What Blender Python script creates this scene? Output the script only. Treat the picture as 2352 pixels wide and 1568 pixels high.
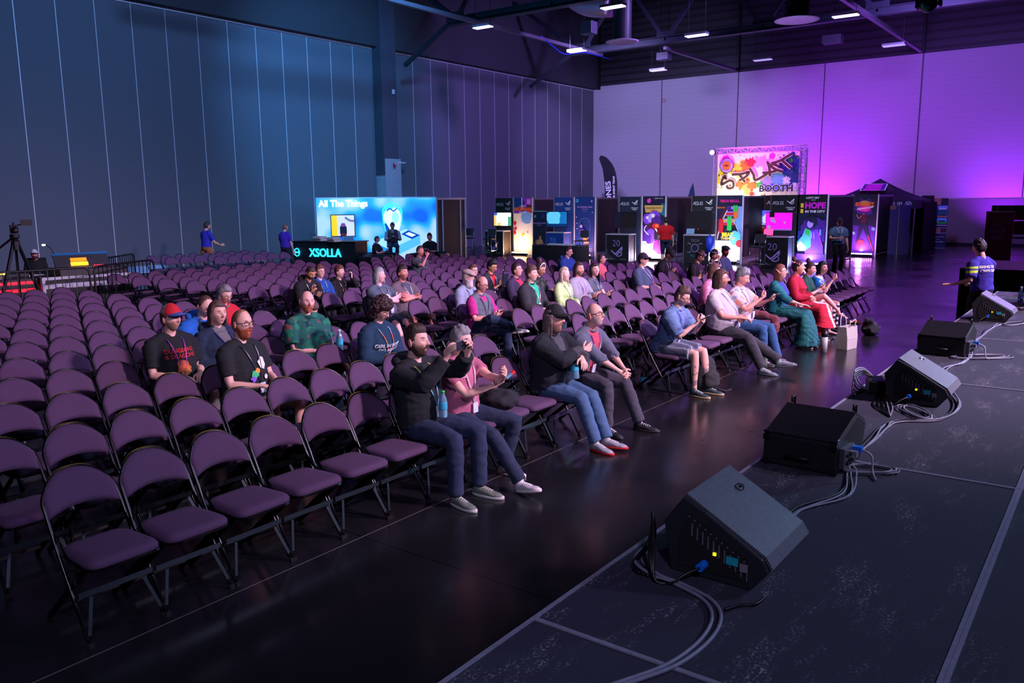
import bpy, bmesh, math, random
from mathutils import Vector, Matrix, Euler, noise
from mathutils.bvhtree import BVHTree
R = math.radians
random.seed(7)
for o in list(bpy.data.objects): bpy.data.objects.remove(o)
sc = bpy.context.scene
C = sc.collection
# ------------------------------------------------------------------ camera
CAMH = 2.345
F_PX = 1894.64
RX = Vector((0.5972180, 0.1408651, -0.7896124)); RY = Vector((-0.8020274, 0.0937152, -0.5898894))
RZ = RX.cross(RY)
cam_d = bpy.data.cameras.new('camera'); cam = bpy.data.objects.new('camera', cam_d); C.objects.link(cam)
M = Matrix((RX, RY, RZ)).to_4x4(); M.translation = Vector((0, 0, CAMH)); cam.matrix_world = M
cam_d.sensor_width = 36.0; cam_d.lens = F_PX / 2352 * 36.0; cam_d.clip_end = 300; cam_d.clip_start = .05
sc.camera = cam
# ------------------------------------------------------------------ view, world
sc.view_settings.view_transform = 'Standard'; sc.view_settings.look = 'None'
sc.view_settings.gamma = 1.0; sc.view_settings.exposure = 0.0; sc.view_settings.use_curve_mapping = False
wd = bpy.data.worlds.new('hall_air'); sc.world = wd; wd.use_nodes = True
wd.node_tree.nodes['Background'].inputs[0].default_value = (.20, .22, .42, 1)
wd.node_tree.nodes['Background'].inputs[1].default_value = .05
# ------------------------------------------------------------------ lights
def aim(o, p):
    o.rotation_euler = (Vector(p) - o.location).to_track_quat('-Z', 'Y').to_euler()
def spot(name, loc, to, col, w, ang=60, blend=.8, size=.3):
    d = bpy.data.lights.new(name, 'SPOT'); d.color = col; d.energy = w; d.spot_size = R(ang); d.spot_blend = blend
    d.shadow_soft_size = size
    o = bpy.data.objects.new(name, d); C.objects.link(o); o.location = loc; aim(o, to); return o
def area(name, loc, to, col, w, sx, sy, spread=180):
    d = bpy.data.lights.new(name, 'AREA'); d.color = col; d.energy = w; d.shape = 'RECTANGLE'; d.size = sx; d.size_y = sy
    d.spread = R(spread)
    o = bpy.data.objects.new(name, d); C.objects.link(o); o.location = loc; aim(o, to); return o
# front wash from the truss over the stage
spot('stage_wash_light', (8.0, -6.0, 7.5), (8.6, 6.2, .7), (1.0, .68, .93), 9500, 60, .9, .4)
spot('stage_wash_light', (15.0, -5.0, 7.5), (13.2, 6.2, .7), (1.0, .62, .95), 8000, 56, .9, .4)
spot('stage_wash_light', (-2.5, -3.0, 6.5), (5.0, 8.0, .6), (.62, .58, 1.0), 1500, 66, .9, .5)
spot('audience_back_light', (9.0, 1.5, 9.5), (9.5, 14.5, .6), (.62, .56, 1.0), 900, 85, .9, .6)
spot('cool_side_light', (20.0, -4.0, 7.0), (9.0, 6.0, .8), (.35, .70, 1.0), 3600, 60, .8, .3)
spot('stage_floor_light', (8.5, -4.0, 6.0), (4.2, .6, .9), (.50, .52, 1.0), 800, 75, .9, .3)
# blue washes on the left wall
spot('wall_blue_light', (12.0, 12.0, 11.0), (17.0, 27.2, 5.0), (.20, .45, 1.0), 6400, 90, .9, .6)
spot('wall_blue_light', (19.5, 17.0, 11.5), (24.0, 27.2, 6.2), (.10, .42, 1.0), 6500, 62, .9, .5)
spot('wall_violet_light', (31.0, 12.0, 11.0), (36.0, 27.2, 4.0), (.42, .25, 1.0), 6800, 80, .9, .6)
# back wall: lavender wash and magenta uplights
spot('wall_lavender_light', (31.0, 20.0, 8.8), (45.0, 23.0, 4.6), (.46, .38, 1.0), 6800, 80, .9, .7)
spot('wall_lavender_light', (31.0, 7.0, 8.8), (45.0, 8.0, 6.0), (.34, .18, 1.0), 4200, 96, .9, .7)
spot('magenta_uplight', (42.4, 13.4, .3), (45.0, 12.8, 5.2), (.33, .02, 1.0), 4600, 96, 1, .2)
spot('magenta_uplight', (43.0, 5.0, .3), (45.0, 4.6, 4.6), (.33, .02, 1.0), 2200, 110, 1, .2)
spot('purple_floor_light', (30.0, -5.0, 9.0), (20.0, 3.0, 0), (.50, .12, 1.0), 14000, 60, .9, .4)
spot('booth_fill_light', (18.0, 9.0, 8.5), (28.8, 15.5, 1.4), (.62, .66, 1.0), 5200, 44, .6, .3)  # wash spots added to brighten the booth fronts, no fixture modelled
spot('booth_fill_light', (20.0, 3.0, 8.5), (30.0, 9.5, 1.4), (.66, .60, 1.0), 4200, 40, .6, .3)
area('backdrop_glow', (20.7, 21.7, 2.9), (22.6, 23.3, 1.0), (.1, .6, 1.0), 60, 2.5, .3)
spot('truss_light', (28.0, 10.0, 4.0), (33.0, 14.0, 11.0), (.50, .30, 1.0), 900, 120, .9, .4)
spot('truss_light', (21.0, 18.0, 5.0), (27.5, 21.0, 10.5), (.05, .45, .9), 900, 90, .9, .4)
# ------------------------------------------------------------------ materials
MATS = {}
def lin(c):
    return tuple(((v/255)/12.92 if v/255 <= .04045 else ((v/255+.055)/1.055)**2.4) for v in c)
def mat(name, col, rough=.7, metal=0., bump=0., scale=40., var=.12, emit=0., spec=.5, alpha=1., trans=0., vcol=False, kind='noise', coat=0.):
    """procedural material; col is 0-255 sRGB"""
    if name in MATS: return MATS[name]
    m = bpy.data.materials.new(name); m.use_nodes = True; nt = m.node_tree; N = nt.nodes; L = nt.links
    b = N['Principled BSDF']
    c = lin(col) + (1,)
    b.inputs['Roughness'].default_value = rough; b.inputs['Metallic'].default_value = metal
    b.inputs['Specular IOR Level'].default_value = spec; b.inputs['Coat Weight'].default_value = coat
    tc = N.new('ShaderNodeTexCoord')
    nz = N.new('ShaderNodeTexNoise'); nz.inputs['Scale'].default_value = scale; nz.inputs['Detail'].default_value = 3
    L.new(tc.outputs['Object'], nz.inputs['Vector'])
    mx = N.new('ShaderNodeMix'); mx.data_type = 'RGBA'; mx.blend_type = 'MULTIPLY'
    rp = N.new('ShaderNodeMapRange'); rp.inputs[1].default_value = .3; rp.inputs[2].default_value = .7
    rp.inputs[3].default_value = 1 - var; rp.inputs[4].default_value = 1 + var
    L.new(nz.outputs[0], rp.inputs[0]); L.new(rp.outputs[0], mx.inputs[7]); mx.inputs[0].default_value = 1
    mx.inputs[6].default_value = c
    if vcol:
        a = N.new('ShaderNodeVertexColor'); a.layer_name = 'Col'; L.new(a.outputs[0], mx.inputs[6])
    L.new(mx.outputs[2], b.inputs['Base Color'])
    if bump:
        bp = N.new('ShaderNodeBump'); bp.inputs['Strength'].default_value = bump; bp.inputs['Distance'].default_value = .01
        L.new(nz.outputs[0], bp.inputs['Height']); L.new(bp.outputs[0], b.inputs['Normal'])
    if emit:
        b.inputs['Emission Color'].default_value = c; b.inputs['Emission Strength'].default_value = emit
        if vcol: L.new(a.outputs[0], b.inputs['Emission Color'])
    if trans: b.inputs['Transmission Weight'].default_value = trans
    MATS[name] = m; return m
def stripes(name, c1, c2, axis, freq, width, rough=.5, metal=0., bump=0.):
    """two-tone stripes along an object axis"""
    if name in MATS: return MATS[name]
    m = mat(name, c1, rough, metal); nt = m.node_tree; N = nt.nodes; L = nt.links
    tc = N.new('ShaderNodeTexCoord'); sp = N.new('ShaderNodeSeparateXYZ'); L.new(tc.outputs['Object'], sp.inputs[0])
    a = N.new('ShaderNodeMath'); a.operation = 'MULTIPLY'; a.inputs[1].default_value = freq; L.new(sp.outputs[axis], a.inputs[0])
    f = N.new('ShaderNodeMath'); f.operation = 'FRACT'; L.new(a.outputs[0], f.inputs[0])
    g = N.new('ShaderNodeMath'); g.operation = 'LESS_THAN'; g.inputs[1].default_value = width; L.new(f.outputs[0], g.inputs[0])
    mx = [n for n in N if n.type == 'MIX'][0]
    m2 = N.new('ShaderNodeMix'); m2.data_type = 'RGBA'; m2.inputs[6].default_value = lin(c1)+(1,); m2.inputs[7].default_value = lin(c2)+(1,)
    L.new(g.outputs[0], m2.inputs[0]); L.new(m2.outputs[2], mx.inputs[6])
    if bump:
        bp = N.new('ShaderNodeBump'); bp.inputs['Strength'].default_value = bump; bp.inputs['Distance'].default_value = .03
        L.new(f.outputs[0], bp.inputs['Height']); L.new(bp.outputs[0], N['Principled BSDF'].inputs['Normal'])
    return m
def emis(name, col, s):
    return mat(name, col, .5, emit=s, var=.02)
# ------------------------------------------------------------------ object helpers
def tag(o, label=None, cat=None, group=None, kind=None):
    if label: o['label'] = label
    if cat: o['category'] = cat
    if group: o['group'] = group
    if kind: o['kind'] = kind
    return o
def empty(name, loc=(0,0,0), rz=0, label=None, cat=None, group=None):
    o = bpy.data.objects.new(name, None); C.objects.link(o); o.location = loc; o.rotation_euler = (0,0,rz)
    o.empty_display_size = .1
    return tag(o, label, cat, group)
def kids(o): return [c for c in bpy.data.objects if c.parent == o]
KC = {}
def copy_tree(o, parent=None, cache=True):
    c = o.copy(); C.objects.link(c); c.parent = parent
    if o.name not in KC: KC[o.name] = [k.name for k in kids(o)]
    for k in KC[o.name]: copy_tree(bpy.data.objects[k], c)
    return c
class MB:
    """collects shapes into one mesh"""
    def __init__(s): s.v = []; s.f = []; s.mi = []; s.m = 0
    def add(s, vs, fs, T=None):
        n = len(s.v)
        s.v += [tuple(T @ Vector(v)) if T else tuple(v) for v in vs]
        s.f += [tuple(i+n for i in f) for f in fs]; s.mi += [s.m]*len(fs); return s
    def box(s, c, d, T=None, rz=0, rx=0, ry=0):
        hx, hy, hz = d[0]/2, d[1]/2, d[2]/2
        vs = [Vector((x*hx, y*hy, z*hz)) for x in (-1,1) for y in (-1,1) for z in (-1,1)]
        if rz or rx or ry:
            E = Euler((rx,ry,rz)).to_matrix(); vs = [E @ v for v in vs]
        vs = [v + Vector(c) for v in vs]
        return s.add(vs, [(0,1,3,2),(4,6,7,5),(0,4,5,1),(2,3,7,6),(0,2,6,4),(1,5,7,3)], T)
    def bar(s, a, b, w, t=None, up=(0,0,1)):
        a, b = Vector(a), Vector(b); d = (b-a); l = d.length
        if l < 1e-6: return s
        z = d/l; u = Vector(up)
        if abs(z.dot(u)) > .98: u = Vector((1,0,0))
        x = u.cross(z).normalized(); y = z.cross(x); t = t or w
        vs = [p + x*w/2*i + y*t/2*j for p in (a,b) for i,j in ((-1,-1),(1,-1),(1,1),(-1,1))]
        return s.add(vs, [(3,2,1,0),(4,5,6,7),(0,1,5,4),(1,2,6,5),(2,3,7,6),(3,0,4,7)])
    def tube(s, pts, r, n=8, closed=False, caps=True, ell=None):
        """tube through pts; r number or list; ell: list of (rx, ry, xdir) for elliptical rings"""
        P = [Vector(p) for p in pts]; m = len(P)
        rr = r if isinstance(r, (list, tuple)) else [r]*m
        base = len(s.v); up = None; vs = []
        for i in range(m):
            if closed: d = P[(i+1) % m] - P[i-1]
            else: d = P[min(i+1, m-1)] - P[max(i-1, 0)]
            if d.length < 1e-9: d = Vector((0,0,1))
            d.normalize()
            if ell and ell[i] is not None:
                rx, ry, xd = ell[i]; xd = Vector(xd); yd = d.cross(xd).normalized(); xd = yd.cross(d).normalized()
            else:
                rx = ry = rr[i]
                if up is None: up = Vector((0,0,1)) if abs(d.z) < .9 else Vector((1,0,0))
                xd = (up - d*up.dot(d))
                if xd.length < 1e-4: xd = d.orthogonal()
                xd.normalize(); up = xd; yd = d.cross(xd)
            for k in range(n):
                a = 2*math.pi*k/n; vs.append(P[i] + xd*math.cos(a)*rx + yd*math.sin(a)*ry)
        fs = []
        for i in range(m if closed else m-1):
            j = (i+1) % m
            for k in range(n):
                l = (k+1) % n; fs.append((i*n+k, i*n+l, j*n+l, j*n+k))
        if not closed and caps:
            fs.append(tuple(range(n-1,-1,-1))); fs.append(tuple((m-1)*n+k for k in range(n)))
        return s.add(vs, fs)
    def ball(s, c, r, n=12, m=8, T=None):
        r = r if isinstance(r, (tuple, list)) else (r,r,r)
        vs = [(c[0], c[1], c[2]-r[2])]
        for i in range(1, m):
            t = math.pi*i/m
            for k in range(n):
                a = 2*math.pi*k/n; vs.append((c[0]+r[0]*math.sin(t)*math.cos(a), c[1]+r[1]*math.sin(t)*math.sin(a), c[2]-r[2]*math.cos(t)))
        vs.append((c[0], c[1], c[2]+r[2])); fs = []
        for k in range(n):
            l = (k+1) % n; fs.append((0, 1+l, 1+k)); fs.append((len(vs)-1, 1+(m-2)*n+k, 1+(m-2)*n+l))
            for i in range(m-2): fs.append((1+i*n+k, 1+i*n+l, 1+(i+1)*n+l, 1+(i+1)*n+k))
        return s.add(vs, fs, T)
    def lathe(s, prof, c=(0,0,0), n=20, T=None):
        vs = []; fs = []; m = len(prof)
        for (r, z) in prof:
            for k in range(n):
                a = 2*math.pi*k/n; vs.append((c[0]+r*math.cos(a), c[1]+r*math.sin(a), c[2]+z))
        for i in range(m-1):
            for k in range(n):
                l = (k+1) % n; fs.append((i*n+k, i*n+l, (i+1)*n+l, (i+1)*n+k))
        fs.append(tuple(range(n-1,-1,-1))); fs.append(tuple((m-1)*n+k for k in range(n)))
        return s.add(vs, fs, T)
    def prism(s, poly, fn, t0, t1):
        """extrude 2D polygon; fn(u,v,t) gives the point"""
        n = len(poly); vs = [fn(u,v,t0) for u,v in poly] + [fn(u,v,t1) for u,v in poly]
        fs = [tuple(range(n-1,-1,-1)), tuple(range(n,2*n))] + [(i,(i+1)%n,n+(i+1)%n,n+i) for i in range(n)]
        return s.add(vs, fs)
    def build(s, name, m, parent=None, smooth=False, bevel=0, recalc=True, sub=0):
        me = bpy.data.meshes.new(name); me.from_pydata([tuple(v) for v in s.v], [], s.f)
        ms = m if isinstance(m, (list, tuple)) else [m]
        for x in ms: me.materials.append(x)
        for p, i in zip(me.polygons, s.mi): p.material_index = min(i, len(ms)-1)
        if recalc:
            b = bmesh.new(); b.from_mesh(me); bmesh.ops.recalc_face_normals(b, faces=b.faces); b.to_mesh(me); b.free()
        if smooth:
            for p in me.polygons: p.use_smooth = True
        o = bpy.data.objects.new(name, me); C.objects.link(o)
        if parent is not None: o.parent = parent
        if bevel:
            md = o.modifiers.new('bevel', 'BEVEL'); md.width = bevel; md.segments = 2; md.limit_method = 'ANGLE'
        if sub:
            md = o.modifiers.new('sub', 'SUBSURF'); md.levels = sub; md.render_levels = sub
        return o
def spline(pts, n=8, closed=False):
    """Catmull-Rom through points"""
    P = [Vector(p) for p in pts]; out = []; m = len(P)
    for i in range(m if closed else m-1):
        g = (lambda k: P[k % m]) if closed else (lambda k: P[max(0, min(m-1, k))])
        p0, p1, p2, p3 = g(i-1), g(i), g(i+1), g(i+2)
        for j in range(n):
            t = j/n; out.append(.5*((2*p1)+(p2-p0)*t+(2*p0-5*p1+4*p2-p3)*t*t+(3*p1-p0-3*p2+p3)*t**3))
    if not closed: out.append(P[-1])
    return out
def text_mesh(s, size=1., align='CENTER', extrude=0., bold=0., shear=0.):
    cu = bpy.data.curves.new('txt', 'FONT'); cu.body = s; cu.size = size; cu.align_x = align; cu.align_y = 'CENTER'
    cu.extrude = extrude; cu.offset = bold; cu.shear = shear; cu.resolution_u = 3
    o = bpy.data.objects.new('txt', cu); C.objects.link(o)
    dg = bpy.context.evaluated_depsgraph_get(); me = bpy.data.meshes.new_from_object(o.evaluated_get(dg))
    vs = [v.co.copy() for v in me.vertices]; fs = [tuple(p.vertices) for p in me.polygons]
    bpy.data.objects.remove(o); bpy.data.curves.remove(cu); bpy.data.meshes.remove(me)
    return vs, fs
class Panel:
    """flat board frame: origin at lower left as seen from the front, u to the right, v up, n towards the viewer"""
    def __init__(s, o, u, v, w, h):
        s.o = Vector(o); s.u = Vector(u).normalized(); s.v = Vector(v).normalized(); s.n = s.u.cross(s.v); s.w = w; s.h = h
        s.mb = MB(); s.ms = []; s.d = .004
    def P(s, a, b, d=0.): return s.o + s.u*a + s.v*b + s.n*d
    def _m(s, m):
        if m not in s.ms: s.ms.append(m)
        s.mb.m = s.ms.index(m)
    def poly(s, pts, m, t=.0006):
        s._m(m); s.d += .0012
        s.mb.add([s.P(a*s.w, b*s.h, s.d) for a,b in pts], [tuple(range(len(pts)))])
    def rect(s, a0, b0, a1, b1, m): s.poly([(a0,b0),(a1,b0),(a1,b1),(a0,b1)], m)
    def disc(s, a, b, r, m, k=1., n=20, rot=0):
        q = s.w/s.h
        s.poly([(a+r*math.cos(2*math.pi*i/n+rot), b+r*k*q*math.sin(2*math.pi*i/n+rot)) for i in range(n)], m)
    def blob(s, a, b, r, m, seed=0, n=22, amp=.45):
        rn = random.Random(seed); q = s.w/s.h; pts = []
        for i in range(n):
            rr = r*(1-amp/2+amp*rn.random()); t = 2*math.pi*i/n
            pts.append((min(1,max(0,a+rr*math.cos(t))), min(1,max(0,b+rr*q*math.sin(t)))))
        s.poly(pts, m)
    def line(s, pts, wd, m, n=6):
        """brush stroke in panel fractions; wd as a fraction of width"""
        P = [Vector((a*s.w, b*s.h, 0)) for a,b in pts]
        if len(P) > 2: P = spline(P, n)
        s._m(m); s.d += .0012; wd = wd*s.w/2; L = []; Rr = []
        for i,p in enumerate(P):
            d = (P[min(i+1,len(P)-1)] - P[max(i-1,0)]).normalized(); nn = Vector((-d.y, d.x, 0)); L.append(p+nn*wd); Rr.append(p-nn*wd)
        vs = [s.P(p.x,p.y,s.d) for p in L+Rr]; k = len(P)
        s.mb.add(vs, [(i,i+1,k+i+1,k+i) for i in range(k-1)])
    def text(s, t, a, b, size, m, align='CENTER', bold=0., sx=1., shear=0., rot=0.):
        vs, fs = text_mesh(t, size*s.h, align, bold=bold*size*s.h, shear=shear); s._m(m); s.d += .0012
        ca, sa = math.cos(rot), math.sin(rot)
        s.mb.add([s.P(a*s.w+(v.x*sx*ca-v.y*sa), b*s.h+(v.x*sx*sa+v.y*ca), s.d) for v in vs], fs)
    def build(s, name, parent):
        return s.mb.build(name, s.ms, parent, recalc=False) if s.ms else None
black_paint = mat('black_paint', (14,14,17), .45)
black_matt = mat('black_matt', (10,10,12), .85, var=.2)
alu = mat('aluminium', (170,172,180), .35, .9, bump=.05)
chrome = mat('chrome', (200,200,205), .15, 1.)
white_paint = mat('white_paint', (205,205,210), .5)
# ------------------------------------------------------------------ floor
def floor_mat():
    m = mat('polished_concrete', (26,25,28), .28, bump=.03, scale=1.3, var=.25); nt = m.node_tree; N = nt.nodes; L = nt.links
    b = N['Principled BSDF']; tc = N.new('ShaderNodeTexCoord'); sp = N.new('ShaderNodeSeparateXYZ'); L.new(tc.outputs['Object'], sp.inputs[0])
    def lines(axis, off, per, w):
        a = N.new('ShaderNodeMath'); a.operation = 'ADD'; a.inputs[1].default_value = -off+per*20; L.new(sp.outputs[axis], a.inputs[0])
        d = N.new('ShaderNodeMath'); d.operation = 'DIVIDE'; d.inputs[1].default_value = per; L.new(a.outputs[0], d.inputs[0])
        f = N.new('ShaderNodeMath'); f.operation = 'FRACT'; L.new(d.outputs[0], f.inputs[0])
        g = N.new('ShaderNodeMath'); g.operation = 'LESS_THAN'; g.inputs[1].default_value = w/per; L.new(f.outputs[0], g.inputs[0]); return g
    gx = lines(0, 3.79, 4.58, .012); gy = lines(1, 4.17, 4.58, .010)
    mx = [n for n in N if n.type == 'MIX'][0]
    m1 = N.new('ShaderNodeMix'); m1.data_type = 'RGBA'; m1.inputs[6].default_value = lin((26,25,28))+(1,); m1.inputs[7].default_value = lin((8,8,9))+(1,)
    L.new(gx.outputs[0], m1.inputs[0])
    m2 = N.new('ShaderNodeMix'); m2.data_type = 'RGBA'; m2.inputs[7].default_value = lin((105,98,92))+(1,)
    L.new(m1.outputs[2], m2.inputs[6]); L.new(gy.outputs[0], m2.inputs[0]); L.new(m2.outputs[2], mx.inputs[6])
    # blotchy polish
    n2 = N.new('ShaderNodeTexNoise'); n2.inputs['Scale'].default_value = .9; n2.inputs['Detail'].default_value = 6
    L.new(tc.outputs['Object'], n2.inputs['Vector'])
    r = N.new('ShaderNodeMapRange'); r.inputs[1].default_value = .3; r.inputs[2].default_value = .7; r.inputs[3].default_value = .16; r.inputs[4].default_value = .30
    L.new(n2.outputs[0], r.inputs[0]); L.new(r.outputs[0], b.inputs['Roughness'])
    return m
tag(MB().box((20,8,-.1),(62,44,.2)).build('floor', floor_mat()), kind='structure')
# ------------------------------------------------------------------ walls
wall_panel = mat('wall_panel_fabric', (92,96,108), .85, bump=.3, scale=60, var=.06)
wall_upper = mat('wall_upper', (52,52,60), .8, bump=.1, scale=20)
seam_m = mat('seam_trim', (205,208,216), .45, .3)
WY = 27.2
# left wall, lower part: folding partition panels, 1.22 m wide, in two bays
w = MB()
for x0, x1 in ((-10.0, 26.43), (27.31, 45.0)):
    w.box(((x0+x1)/2, WY+.1, 4.44),(x1-x0, .2, 8.88))
tag(w.build('wall_left', wall_panel), kind='structure')
k = 1
sx = [13.08-1.222*i for i in range(1,16)] + [13.08+1.2205*i for i in range(11)] + [27.74+1.2225*i for i in range(14)]
s = MB()
for x in sx: s.box((x, WY-.004, 4.44),(.028,.012,8.84))
tag(s.build('trim_1', seam_m), kind='structure')
s = MB().box((8.2, WY-.02, 8.88),(36.4,.06,.07)).box((36.1, WY-.02, 8.88),(17.7,.05,.05))
tag(s.build('trim_2', seam_m), kind='structure')
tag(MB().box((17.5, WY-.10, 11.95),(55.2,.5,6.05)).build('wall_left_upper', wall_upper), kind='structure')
# column between the bays
c = MB().box((26.97, WY-.12, 9.2),(.95,.6,11.4)); c.box((26.5,WY-.16,9.2),(.12,.7,11.4))
tag(c.build('trim_3', mat('column_paint',(62,66,78),.7)), kind='structure')
tag(MB().box((26.98, WY-.22, 2.1),(.98,.62,4.2)).build('trim_4', mat('column_concrete',(150,156,165),.8,bump=.2,scale=12)), kind='structure')
# back wall
bw = stripes('concrete_blocks', (176,172,182), (150,146,158), 2, 4.0, .03, .75, bump=.15)
tag(MB().box((45.15, 9.0, 5.66),(.3, 37.2, 6.92)).build('wall_back', bw), kind='structure')
tag(MB().box((45.12, 9.0, 1.1),(.34, 37.2, 2.2)).build('wall_back_wainscot', mat('wainscot',(98,94,100),.7,bump=.1)), kind='structure')
s = MB()
for y in (22.6, 18.0, 13.4, 8.8, 4.2, -.4): s.box((44.99,y,5.7),(.03,.04,6.9))
tag(s.build('trim_5', mat('joint_dark',(70,66,78),.8)), kind='structure')
tag(MB().box((44.93, 9, .06),(.05,37,.12)).build('baseboard_back', black_matt), kind='structure')
deck = stripes('corrugated_deck', (44,42,50), (22,21,26), 2, 2.6, .35, .6, .2, bump=.8)
tag(MB().box((45.1, 9.0, 11.9),(.3, 37.2, 5.6)).build('wall_back_upper', deck), kind='structure')
s = MB()
for y in (18.0, 8.8, -.4): s.box((44.85,y,11.9),(.18,.14,5.6))
s.box((44.9, 26.75, 11.2),(.1,.12,4.6))
tag(s.build('trim_6', mat('steel_dark',(30,30,36),.5,.4)), kind='structure')
tag(MB().box((17.5, 9.0, 14.8),(56,38,.2)).build('ceiling', mat('roof_dark',(24,24,28),.9)), kind='structure')
tag(MB().box((17.5, -10.1, 7.3),(56,.2,14.8)).build('wall_right', mat('wall_right_dark',(30,30,36),.9)), kind='structure')
tag(MB().box((-10.1, 9, 7.3),(.2,38,14.8)).build('wall_front', mat('wall_front_dark',(30,30,36),.9)), kind='structure')
# wall fittings
t = empty('fire_alarm', (26.95,26.55,3.93), label='red fire alarm with white strobe on the concrete column base', cat='alarm')
MB().box((0,0,0),(.13,.06,.16)).build('housing', mat('alarm_red',(190,20,30),.4), t, bevel=.01)
MB().box((0,-.035,.04),(.06,.02,.05)).build('strobe', white_paint, t)
tag(MB().box((27.5,26.72,4.05),(.55,.12,.05)).box((27.3,26.85,4.0),(.05,.2,.05)).build('wall_bracket', white_paint), 'small white bracket arm sticking out from top of concrete column', 'bracket')
tag(MB().box((27.18,26.72,7.1),(.14,.06,.2)).build('wall_speaker', white_paint, bevel=.01), 'small white box high on the dark column', 'box')
tag(MB().lathe([(.0,0),(.10,.0),(.12,.05),(.06,.09),(0,.09)], n=14, T=Matrix.Translation((45,22.45,7.95)) @ Matrix.Rotation(-math.pi/2,4,'Y')).build('wall_horn', mat('horn_beige',(190,160,150),.5), smooth=True), 'small beige horn fixed on the lavender back wall', 'horn')
tag(MB().box((44.9,26.0,2.45),(.12,.9,.5)).build('wall_sign_board', mat('grey_board',(120,118,126),.7)), 'grey board on back wall beside the corner, above the booths', 'board')
# ------------------------------------------------------------------ roof trusses
steel = mat('truss_steel', (44,48,60), .45, .3, bump=.05)
def truss(name, X, y0, y1, label, nodes):
    t = empty(name, (X,0,0), label=label, cat='truss')
    z0, z1 = 9.42, 12.6
    m = MB(); m.box((0,(y0+y1)/2,z0),(.34,y1-y0,.04)); m.box((0,(y0+y1)/2,z0+.14),(.05,y1-y0,.28)); m.box((0,(y0+y1)/2,z0+.28),(.34,y1-y0,.03))
    m.build('lower_chord', steel, t)
    MB().box((0,(y0+y1)/2,z1),(.3,y1-y0,.3)).build('upper_chord', steel, t)
    for i in range(len(nodes)-1):
        a, b = nodes[i], nodes[i+1]
        MB().bar((0,a[0],a[1]),(0,b[0],b[1]),.16,.12,(1,0,0)).build('diagonal', steel, t)
    for n in nodes:
        if n[1] < 11: MB().box((0,n[0],n[1]+.12),(.06,.9,.55)).build('gusset_plate', steel, t)
    MB().bar((0,y1,z0+.1),(0,y1+2.6,z0-1.3),.16,.12,(1,0,0)).build('knee_brace', steel, t)
    MB().bar((0,y1-.4,z0+.2),(0,y1+3.6,12.4),.2,.16,(1,0,0)).build('end_diagonal', steel, t)
    return t
za, zb = 9.55, 12.5
truss('roof_truss', 27.1, -9.8, 23.3, 'teal lit steel roof truss above the blue backdrop, the nearer one', [(23.0,za),(20.6,zb),(18.2,za),(15.8,zb),(13.4,za),(11.0,zb),(8.6,za),(6.2,zb),(3.8,za),(1.4,zb)])
truss('roof_truss', 36.3, -9.8, 23.2, 'dark steel roof truss crossing above the booths, the farther one', [(22.6,za),(20.3,zb),(18.1,za),(15.8,zb),(13.5,za),(11.2,zb),(8.9,za),(6.6,zb),(4.3,za),(2.0,zb)])
pipe_m = mat('strut_channel', (120,112,130), .4, .5)
for a, b, lab in (((14,21.8,9.37),(36.8,21.8,9.37),'long strut lit blue then pink, running under both trusses near left wall'),
                  ((36.3,18.13,9.22),(44.9,18.13,9.22),'brace from far truss to back wall above the feather flag side'),
                  ((27.1,8.88,9.2),(44.9,8.88,9.2),'brace from far truss to back wall above the booth sign, right one')):
    tag(MB().bar(a,b,.16,.14).build('lateral_brace', pipe_m), lab, 'brace')
cab = spline([(31.5,21.75,9.5),(32.2,21.7,9.2),(33.2,21.7,8.95),(34.2,21.7,9.1),(35.2,21.7,9.25),(37.8,21.9,9.3)],6)
tag(MB().tube(cab,.02,6).build('cable', mat('blue_cable',(30,40,220),.4),smooth=True), 'blue cable looped along the long strut near left wall', 'cable')
# ducts
duct_m = mat('duct_metal', (178,160,190), .35, .6)
t = empty('air_duct', (31.2,17.5,11), label='fat round air duct lit pink, bending down between the trusses', cat='duct')
MB().tube(spline([(-1.0,4.0,1.2),(-1.2,2.0,-.2),(-1.3,.9,-.9),(-1.3,-.2,-1.1)],6),.48,20).build('duct_bend', duct_m, t, smooth=True)
def diffuser(x, y, z, r, lab):
    t = empty('ceiling_diffuser', (x,y,z), label=lab, cat='air diffuser')
    MB().lathe([(r*.55,0),(r*.55,2.8)], n=24).build('drop_duct', mat('drop_duct',(40,40,48),.5,.3), t, smooth=False)
    MB().lathe([(r*.56,.06),(r,.0),(r*1.0,-.03),(r*.75,-.06),(r*.4,-.02),(.12,-.05),(.0,-.05)], n=32).build('grille_cone', mat('diffuser_grille',(150,140,160),.5), t, smooth=True)
diffuser(30.1,16.9,8.5,.66,'round ceiling diffuser below the pink duct bend, left one')
diffuser(30.46,10.13,8.5,.76,'large round ceiling diffuser on a black drop duct, right one')
def led_panel(x, y, z, s, lab, e):
    t = empty('ceiling_light', (x,y,z), label=lab, cat='ceiling light', group='hanging panel lights')
    MB().box((0,0,.06),(.42*s,1.05*s,.08)).build('housing', alu, t)
    MB().box((0,0,.0),(.38*s,1.0*s,.03)).build('diffuser_panel', emis('led_panel_%d' % e, (200,180,255) if e < 3 else (215,200,255), e*.33), t)
    for dy in (-.35,.35): MB().bar((0,dy,.1),(0,dy,3.5 if z < 9 else 2),.012).build('hanger_wire', black_paint, t)
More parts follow.
